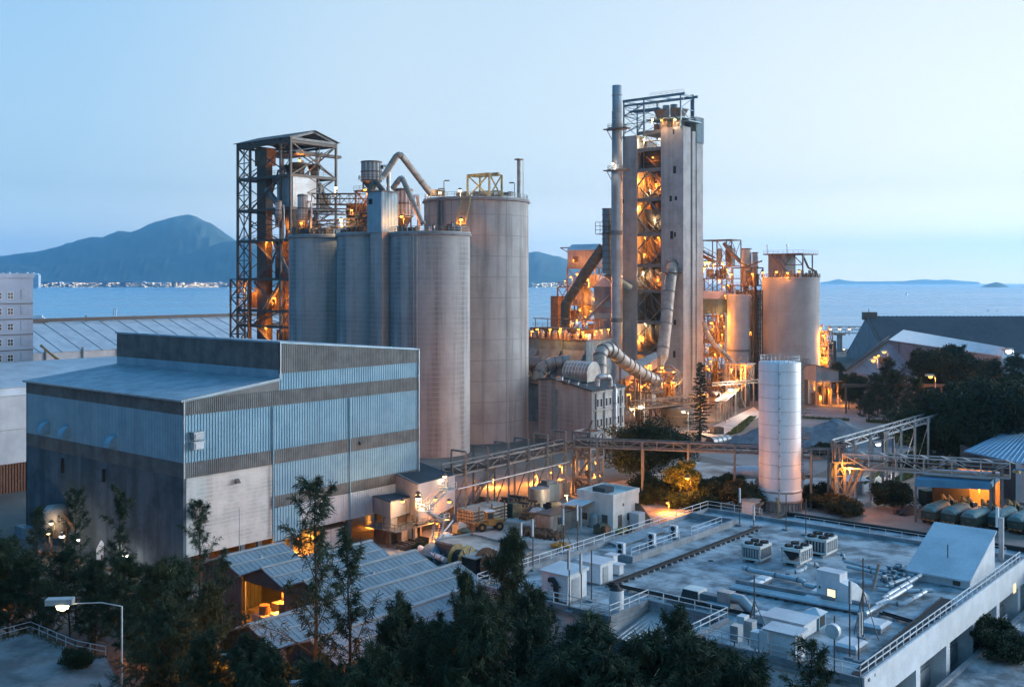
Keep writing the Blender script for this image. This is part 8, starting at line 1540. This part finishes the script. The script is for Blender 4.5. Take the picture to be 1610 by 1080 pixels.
def np_mesh(name, v, f, m):
    me = bpy.data.meshes.new(name); me.vertices.add(len(v)); me.vertices.foreach_set('co', v.astype(np.float32).ravel()); me.loops.add(f.size); me.loops.foreach_set('vertex_index', f.astype(np.int32).ravel())
    me.polygons.add(len(f)); me.polygons.foreach_set('loop_start', np.arange(0, f.size, 4, dtype=np.int32)); me.polygons.foreach_set('loop_total', np.full(len(f), 4, dtype=np.int32)); me.update(calc_edges=True); me.materials.append(m); return me
def unit(v): return v / (np.linalg.norm(v, axis=-1, keepdims=True) + 1e-9)
def casuarina(seed, limbs=52, twigs=13, blades=17, Ht=20.0, spread=.26, start=.1, m='needle', droop=.8, wid=.06, up=0):
    rs = np.random.RandomState(seed); tr = MB(); pts = [Vector((0, 0, 0))]; n = 9
    for k in range(1, n): pts.append(Vector((pts[-1].x + rs.normal() * .16, pts[-1].y + rs.normal() * .16, Ht * k / (n - 1))))
    tr.tube(pts, [.26 * (1 - k / (n - .4)) + .02 for k in range(n)], 7); VB = []; VF = []; off = 0
    for i in range(limbs):
        h = start + (1 - start) * ((i + rs.rand()) / limbs) ** .9; z = h * Ht; j = min(n - 2, int(h * (n - 1))); a = pts[j].lerp(pts[j + 1], h * (n - 1) - j); az = i * 2.4 + rs.normal() * .4
        L = Ht * spread * (1.05 - h) ** .48 * (.4 + .95 * rs.rand()) * (1.0 if h > start + .12 else .75) + .5; el = R(22 + up + (34 - up * .6) * h + rs.normal() * 9); d = Vector((math.cos(az) * math.cos(el), math.sin(az) * math.cos(el), math.sin(el)))
        b = a + d * L + Vector((0, 0, -L * .10)); mid_ = a.lerp(b, .5) + Vector((0, 0, L * .08)); tr.tube([a, mid_, b], [.075 * (1.1 - h) + .018, .04 * (1.1 - h) + .014, .008], 5, False)
        for k in range(twigs):
            s_ = .22 + .78 * (k + rs.rand()) / twigs; c = a.lerp(mid_, s_ * 2) if s_ < .5 else mid_.lerp(b, s_ * 2 - 1); td = unit(np.array(d) * .7 + rs.normal(size=3) * .62 + np.array([0, 0, .15])); tl = L * (.42 if not up else .2) * (1.15 - s_ * .6) * (.6 + .8 * rs.rand()); q = np.array(c)[None] + td[None] * (tl * rs.rand(blades))[:, None]
            dr = unit(td[None] * .9 + rs.normal(size=(blades, 3)) * .34 + np.array([0, 0, -droop])[None]); ln = (.45 + .75 * rs.rand(blades)) * (.62 if up else .85); v, f = strips(rs, q, dr, ln, np.full(blades, wid) * (.6 + .8 * rs.rand(blades))); VB.append(v); VF.append(f + off); off += len(v)
    return tr.mesh('trunk', M['bark']), np_mesh('crown', np.concatenate(VB), np.concatenate(VF), M[m]), Ht
def broadleaf(seed, Ht=10.0, Rw=5.0, clumps=70, per=190, leaf=.34, m='leaf', base=.28, flat=.8):
    rs = np.random.RandomState(seed); tr = MB(); tr.tube([(0, 0, 0), (.1, .05, Ht * base), (.15, -.1, Ht * .5)], [Ht * .03, Ht * .024, Ht * .012], 8); VB = []; VF = []; off = 0
    for i in range(clumps):
        d = rs.normal(size=3); d = d / np.linalg.norm(d); rr = (.35 + .65 * rs.rand() ** .45) * (.58 + .62 * rs.rand()); c = np.array([d[0] * Rw * rr, d[1] * Rw * rr, Ht * (base + .38) + d[2] * Ht * (1 - base) * .5 * rr * flat + Ht * .02])
        if c[2] < Ht * base * .8: c[2] = Ht * base * (.8 + .4 * rs.rand())
        if i % 3 == 0: tr.tube([(.1, 0, Ht * base * (.8 + .5 * rs.rand())), Vector(c * np.array([.5, .5, .9])), Vector(c)], [Ht * .011, Ht * .007, .02], 5, False)
        cr = Rw * (.16 + .16 * rs.rand()); p = rs.normal(size=(per, 3)); p = p / np.linalg.norm(p, axis=1, keepdims=True) * (rs.rand(per) ** .4)[:, None] * cr * np.array([1.15, 1.15, .75]); dr = unit(p + rs.normal(size=(per, 3)) * cr * .5 + np.array([0, 0, -.1])); v, f = strips(rs, c + p, dr, leaf * (.6 + .8 * rs.rand(per)), leaf * (.4 + .4 * rs.rand(per))); VB.append(v); VF.append(f + off); off += len(v)
    return tr.mesh('trunk', M['bark']), np_mesh('crown', np.concatenate(VB), np.concatenate(VF), M[m]), Ht
def conifer(seed, Ht=22.0):
    rs = np.random.RandomState(seed); tr = MB(); tr.tube([(0, 0, 0), (.1, 0, Ht * .5), (.05, .1, Ht)], [.3, .17, .02], 8); VB = []; VF = []; off = 0; N_ = 95
    for i in range(N_):
        h = .1 + .9 * (i + rs.rand() * .6) / N_; L = Ht * .2 * (1.06 - h) ** .85 * (.55 + .75 * rs.rand()) + .15; az = i * 2.399 + rs.normal() * .3; el = R(12 - 18 * (1 - h) + rs.normal() * 7); d = np.array([math.cos(az) * math.cos(el), math.sin(az) * math.cos(el), math.sin(el)]); a = np.array([.05, .05, h * Ht]); tr.tube([Vector(a), Vector(a + d * L)], [.05 * (1.1 - h) + .01, .008], 4, False); nb = 95
        s_ = rs.rand(nb) ** .8; q = a[None] + d[None] * (L * s_)[:, None]; sd = np.array([-math.sin(az), math.cos(az), 0]); dr = unit(d[None] * .6 + sd[None] * (np.where(rs.rand(nb) < .5, 1, -1) * .8)[:, None] + rs.normal(size=(nb, 3)) * .3 + np.array([0, 0, -.15])[None]); v, f = strips(rs, q, dr, (.35 + .5 * rs.rand(nb)) * (1.1 - .5 * s_), .13 * (.6 + .8 * rs.rand(nb))); VB.append(v); VF.append(f + off); off += len(v)
    return tr.mesh('trunk', M['bark']), np_mesh('crown', np.concatenate(VB), np.concatenate(VF), M['fir']), Ht
KIND = dict(cas=[casuarina(1, 60, 18, 30, spread=.37), casuarina(2, 54, 18, 32, spread=.42), casuarina(3, 64, 17, 28, spread=.33)], sparse=[casuarina(4, 28, 26, 10, Ht=24, spread=.3, start=.25, up=24), casuarina(5, 24, 25, 10, Ht=22, spread=.3, start=.2, up=24)],
    big=[broadleaf(6, 14.5, 8.6, 170, 190, .4, base=.2, flat=1.15)], broad=[broadleaf(7, 9, 4.2, 85, 300, .24), broadleaf(8, 10, 4.8, 95, 300, .25)], bush=[broadleaf(9, 4, 3.0, 60, 240, .22, base=.05), broadleaf(10, 3.4, 2.6, 50, 240, .2, base=.05)], dry=[broadleaf(11, 5, 3.2, 60, 150, .3, 'dryleaf', .1)], yel=[broadleaf(12, 8.5, 3.4, 80, 170, .32, 'yleaf', .22)], fir=[conifer(13)])
KN = dict(cas=('casuarina_tree', 'tree'), sparse=('casuarina_tree', 'tree'), big=('broadleaf_tree', 'tree'), broad=('broadleaf_tree', 'tree'), bush=('leafy_bush', 'bush'), dry=('leafy_bush', 'bush'), yel=('broadleaf_tree', 'tree'), fir=('conifer_tree', 'tree'))
NT_ = [0]
def tree(kind, p, h, label, group=None, wide=1.0):
    i = NT_[0]; NT_[0] += 1; tm, cm, Ht = KIND[kind][i % len(KIND[kind])]; t = thing(KN[kind][0], label, KN[kind][1], p, rnd.uniform(0, 6.28), group); s_ = h / Ht; t.scale = (s_ * wide, s_ * wide, s_)
    for nm, me in (('trunk', tm), ('crown', cm)): o = bpy.data.objects.new(nm, me); C.objects.link(o); o.parent = t
    return t
def row(kind, lst, labels, group, z=0):
    for k, a in enumerate(lst):
        px, py, d = a[:3]; w_ = a[3] if len(a) > 3 else 1.0; tree(kind, ad(px, d, z), zz(py, d) - z, labels[k] if isinstance(labels, list) else labels, group, w_)
# foreground thicket
row('sparse', [(492, 768, 97), (545, 850, 92), (120, 775, 134), (188, 775, 130), (312, 795, 124), (352, 880, 108), (60, 805, 132)], ['tallest sparse feathery casuarina rising over the shed roofs', 'lower sparse casuarina just right of the tallest one', 'thin casuarina before the dark hall wall, left of its pair', 'thin casuarina before the dark hall wall, right of its pair', 'thin casuarina whose tip crosses the pale hall wall', 'sparse casuarina left of the short gabled shed', 'thin casuarina at the far left before the lit pipes'], 'sparse casuarinas before the sheds')
row('cas', [(-25, 845, 124), (14, 858, 128), (58, 885, 125), (110, 872, 130), (150, 890, 124), (205, 882, 122), (246, 900, 110, .9), (284, 892, 114, .9), (322, 940, 104, .8), (262, 960, 98, .9), (318, 1010, 92, .9), (372, 1020, 90, .9), (430, 1036, 86, .9), (500, 1056, 82, .9), (222, 930, 118, .8), (84, 915, 136, .8)],
    ['feathery casuarina cut by the left picture edge', 'casuarina at the left edge above the railed terrace', 'casuarina behind the railed terrace, near the lit pipes', 'broad casuarina behind the head of the street lamp', 'casuarina behind the street lamp, close to the hall', 'casuarina right of the street lamp pole, far row', 'dense casuarina before the corner of the hall', 'dense casuarina before the pale hall wall foot', 'dense casuarina left of the lit gabled shed', 'nearer dark casuarina above the yellow lit road', 'nearer dark casuarina over the orange street lamp', 'dark casuarina in front of the lit gabled shed', 'dark casuarina before the long gabled shed front', 'dark casuarina before the nearest gabled shed front', 'slim casuarina beside the road behind the lamp pole', 'casuarina behind all others at the left by the lit pipes'], 'casuarinas in the left foreground thicket')
row('cas', [(612, 985, 88, .75), (640, 960, 92, .6), (690, 990, 92, .65), (735, 918, 95, .55), (790, 866, 102, .65), (838, 940, 96, .7), (675, 1012, 82, .9), (760, 985, 82, .9), (600, 1040, 80, .9), (840, 1000, 86, .9)],
    ['dark casuarina over the nearest shed roof, left one of the middle group', 'tall dark casuarina before the shed roofs in the middle group', 'dark casuarina beside the low roof corner in the middle group', 'dark casuarina in front of the brown cable reel', 'tallest dark casuarina of the middle group, by the left roof masts', 'dark casuarina beneath the left roof masts', 'low dark casuarina at the bottom edge of the middle group', 'low dark casuarina at the bottom right of the middle group', 'lowest dark casuarina at the left of the middle group', 'dark casuarina before the near roof corner'], 'casuarinas in the middle foreground group')
row('cas', [(895, 1012, 78), (945, 1025, 76), (1005, 1022, 76), (1080, 992, 84, .6), (1125, 1035, 78), (1170, 1062, 75), (1060, 1050, 74), (955, 1058, 72), (880, 1052, 74)], ['fine leaved tree below the near roof railing', 'fine leaved tree below the notch railing', 'fine leaved tree below the ribbed notch roof', 'tallest fine leaved tree poking over the roof at the ribbed notch', 'fine leaved tree right of the one poking over the roof', 'low fine leaved tree before the white control cabinets', 'low fine leaved tree at the bottom edge under the poking tree', 'low fine leaved tree at the bottom edge under the notch railing', 'low fine leaved tree at the bottom edge beside the casuarinas'], 'leafy trees below the flat roof')
row('sparse', [(1272, 1018, 78), (1296, 1050, 77)], ['feathery sapling before the white lift motor room', 'smaller feathery sapling near the round dish'], 'saplings below the flat roof')
row('bush', [(560, 1050, 84), (640, 1060, 80), (720, 1050, 82), (290, 1050, 92), (400, 1050, 88), (470, 1060, 84), (800, 1060, 78), (230, 1050, 96)], 'dark low bush filling the foreground thicket', 'bushes under the foreground trees')
# middle trees
tree('big', ad(1018, 232), zz(668, 232), 'big dark round tree in front of the kiln platform', wide=1.2)
tree('fir', ad(1101, 281), zz(572, 281), 'tall dark conifer beside the right edge of the kiln tower')
tree('yel', ad(1076, 208), zz(722, 208), 'yellow green tree lit by an orange lamp under the pipe bridge')
row('bush', [(1022, 738, 214), (1045, 752, 210), (1102, 742, 212), (1128, 752, 208), (1010, 765, 208), (1098, 768, 202), (1286, 752, 205, .7), (1300, 762, 206, .6), (1271, 757, 208, .7), (1334, 782, 199), (1342, 789, 198), (1404, 750, 206), (1145, 738, 222), (1060, 770, 205)], ['dark bush under the big round tree', 'dark bush left of the yellow green tree', 'dark bush right of the yellow green tree', 'dark bush before the lying pale tank', 'low dark bush behind the white office', 'low dark bush on the grass right of the yellow green tree', 'dark bush right of the white tank', 'dark bush touching the junction tower', 'dark bush just behind the white tank ladder', 'bush at the foot of the gate kiosk', 'low bush by the wet road edge', 'small bush on the grass strip by the path', 'dark bush behind the lying pale tank', 'low bush at the foot of the yellow green tree'], 'bushes under the pipe bridge')
row('dry', [(1163, 748, 205), (1178, 765, 202), (1310, 770, 200), (1328, 775, 197)], ['brown green bush left of the white tank', 'smaller brown green bush at the white tank foot', 'brown green bush at the junction tower foot', 'brown green bush right of the junction tower foot'], 'brown green bushes')
tree('bush', ad(1297, 262), zz(690, 262), 'small dark bush on the gravel heap side'); tree('broad', ad(1335, 362), zz(607, 362), 'small round bright tree beside the grey loading shed')
# right-hand belt of trees
B_ = [('cas', 1322, 576, 385), ('broad', 1340, 589, 378), ('cas', 1352, 598, 352), ('cas', 1380, 593, 345), ('cas', 1408, 590, 348), ('cas', 1440, 600, 338), ('cas', 1455, 557, 372), ('broad', 1482, 547, 366), ('cas', 1502, 550, 362), ('broad', 1528, 562, 360), ('cas', 1470, 614, 322), ('cas', 1500, 606, 318), ('cas', 1535, 598, 322), ('cas', 1566, 573, 330), ('cas', 1590, 599, 318), ('cas', 1612, 568, 325), ('cas', 1425, 638, 300), ('cas', 1462, 644, 292), ('cas', 1520, 628, 300), ('cas', 1555, 618, 296), ('cas', 1590, 608, 290), ('cas', 1618, 608, 280), ('broad', 1448, 642, 246), ('cas', 1476, 626, 246), ('broad', 1508, 614, 246), ('cas', 1538, 608, 246), ('broad', 1570, 599, 246), ('cas', 1598, 614, 246), ('broad', 1432, 710, 246), ('cas', 1458, 664, 240), ('broad', 1488, 650, 242), ('cas', 1516, 642, 246), ('bush', 1418, 708, 244), ('cas', 1365, 620, 330), ('cas', 1395, 626, 326), ('cas', 1545, 623, 246), ('cas', 1400, 568, 392, .8)]
wh = dict(broad='leafy', cas='feathery', bush='low leafy')
for k, a in enumerate(B_):
    kind, px, py, d = a[:4]; far = 'before the lilac gable' if d > 340 else ('round the orange street lamp' if d > 285 else 'beside the belt gallery')
    tree(kind, ad(px, d), zz(py, d), f'dark {wh[kind]} tree in the dense belt {far}', 'trees in the belt ' + far, 1.3 if kind == 'cas' else 1.1)
row('bush', [(1558, 962, 112), (1583, 985, 108), (1548, 970, 114)], ['bush in the nearer white planter', 'bush in the second white planter', 'small bush at the end of the nearer planter'], 'bushes in the planters', 4.9)
row('bush', [(722, 838, 176), (735, 850, 172), (660, 850, 172), (664, 872, 160)], ['wispy bush growing behind the low flat store', 'smaller wispy bush beside the low flat store', 'bush at the foot of the belt house stair', 'bush between the sheds and the scrap'], 'bushes round the low flat store')

# ================================================================ railed terrace, street lamp, lit road at the near left
TZ = 3.0; T0 = at(48, 992, TZ); P_ = [at(-60, 1020, TZ), at(48, 992, TZ), at(118, 1022, TZ), at(166, 1032, TZ), at(190, 1080, TZ), at(215, 1160, TZ), at(-60, 1160, TZ)]
t = thing('railed_terrace', 'pale concrete terrace with blue grey railing at the bottom left', 'terrace', (T0.x, T0.y, 0), 0); Q = [loc(t, p) for p in P_]; mb = MB(); mb.prism([(q.x, q.y, 0) for q in Q], (0, 0, TZ)); mb.build('slab', M['terrace'], t); mb = MB(); mb.rail([q for q in Q[:4]], 1.1, 2.0, .07); mb.build('railing', M['pipeblue'], t)
mb = MB(); mb.rail([Q[3] + Vector((.4, -3, -1.6)), Q[3] + Vector((6, -8, -2.6)), Q[3] + Vector((12, -14, -2.9))], 1.1, 2.0, .07); mb.build('lower_railing', M['pipeblue'], t)
tree('bush', at(122, 1045, TZ) + Vector((0, -.5, 0)), 2.2, 'small green bush growing on the railed terrace')
r7 = random.Random(2); mb = MB()
for k in range(420):
    f = r7.random(); e_ = [Q[0], Q[1], Q[2], Q[3]]; i = r7.randrange(3); p = e_[i].lerp(e_[i + 1], f) + Vector((r7.gauss(0, .25), -abs(r7.gauss(0, .5)) - .1, 0)); l = r7.uniform(.15, .5)
    mb.add([p, p + Vector((.12, 0, 0)), p + Vector((r7.uniform(-.2, .2), r7.uniform(-.2, .2), l))], [(0, 1, 2)])
o = mb.build('grass', M['dryleaf']); o.location = t.location; tag(o, kind='stuff')
post_lamp(191.5, 946, 100, 'warm', 500, 'big street lamp with long arm and pale head at the near left', 3.2, arm=4.6, rz=R(186), group=None)
post_lamp(383, 1032, 93, 'sod', 2200, 'orange street lamp glowing amid the dark foreground trees', 2.2, arm=.5); post_lamp(492, 1074, 88, 'sod', 2200, 'orange street lamp cut by the bottom edge among trees', 2.0, arm=.5); post_lamp(245, 985, 122, 'sod', 1200, 'orange lamp hidden behind the near trees lighting the road', 1.2, arm=.5); post_lamp(12, 935, 142, 'sod', 1500, 'orange lamp behind the trees at the left edge', 1.4, arm=.5); post_lamp(150, 985, 134, 'sod', 1500, 'orange lamp behind the arm of the big street lamp', 1.0, arm=.5); post_lamp(640, 1040, 96, 'sod', 2000, 'orange lamp hidden behind the middle casuarinas', .8, arm=.5)  # the post behind the lamp arm is added to glow through the trees
# lit pipework at the foot of the dark hall wall
q = U(C0, -3.5, 22); t = thing('hooped_duct', 'white arched duct on red frame at the foot of the dark hall wall', 'duct', pt(172, 900, 166), 0); P = lambda px, py, d: loc(t, pt(px, py, d)); mb = MB(); mb.tube([P(162, 878, 166), P(162, 863, 166), P(166, 855, 166), P(174, 853, 166), P(181, 858, 166), P(183, 868, 166), P(182, 888, 166)], 1.0, 12); mb.build('duct', M['white'], t); mb = MB(); [mb.beam(P(px, 872, 165), P(px, 905, 165), .2) for px in (160, 174)]; mb.beam(P(158, 898, 165), P(186, 896, 165), .25); mb.builds('red_frame', M['brown'], t)
t = thing('loading_ramp', 'pale walled ramp at the foot of the dark hall wall', 'ramp', pt(228, 895, 160), 0); P = lambda px, py, d: loc(t, pt(px, py, d)); a, b = P(214, 888, 162), P(244, 880, 157); mb = MB(); mb.prism([a, b, b + Vector((0, 0, 1.9)), a + Vector((0, 0, 1.2))], (0, .3, 0)); mb.build('wall', M['white'], t); mb = MB(); mb.rail([a + Vector((-3, 0, 0)), a + Vector((0, 0, 1.2))], 1.1, 1.2, .07); mb.build('railing', M['galv'], t)
t = thing('mixer_hopper', 'floodlit pale hopper against the dark hall wall', 'hopper', pt(88, 845, 172), 0); mb = MB(); mb.lathe(0, 0, [(.5, 0), (2.0, 2), (2.0, 4.5), (1.4, 5.2), (.01, 5.4)], 16); mb.build('vessel', M['duct'], t); mb = MB(); [mb.beam((math.cos(k * 1.57) * 1.7, math.sin(k * 1.57) * 1.7, -3), (math.cos(k * 1.57) * 1.7, math.sin(k * 1.57) * 1.7, 2), .25) for k in range(4)]; mb.builds('leg', M['brown'], t); mb = MB(); mb.tube([(1.5, -1, 4), (5, -1, 0), (9, -2, -1)], .3, 8); mb.build('pipe', M['brown'], t)
lamps('floodlights along the dark hall wall', [(86, 822, 167, 'warm', 560, 'brightest warm floodlight on the pale hopper by the hall', 1.3), (102, 842, 164, 'cool', 62, 'white floodlight right of the pale hopper by the hall', 1.6), (127, 849, 163, 'cool', 45, 'small white floodlight midway along the dark hall wall', 1.4), (181, 857, 161, 'cool', 75, 'white floodlight on the white arched duct', 1.3), (204, 873, 157, 'cool', 113, 'white floodlight right of the white arched duct', 1.6), (270, 895, 149, 'cool', 75, 'white floodlight near the hall corner', 1.6), (78, 838, 165, 'warm', 75, 'warm floodlight below the pale hopper by the hall', 1.2)])
t = thing('pallet_stack', 'blue wrapped pallets by the left foot of the hall', 'pallet', at(40, 850), YAW); mb = MB(); mb.box(0, 0, .15, 5, 4, 2); mb.build('load', M['hopper'], t); mb = MB(); mb.box(0, 0, 0, 5, 4, .15); mb.build('skid', M['rust'], t)
pipe('red_pipe', 'long red brown pipe along the foot of the dark hall wall', 'pipe', [pt(60, 868, 168), pt(110, 878, 166), pt(150, 892, 162), pt(240, 905, 154)], .3, 'brown', 8, flange=5)
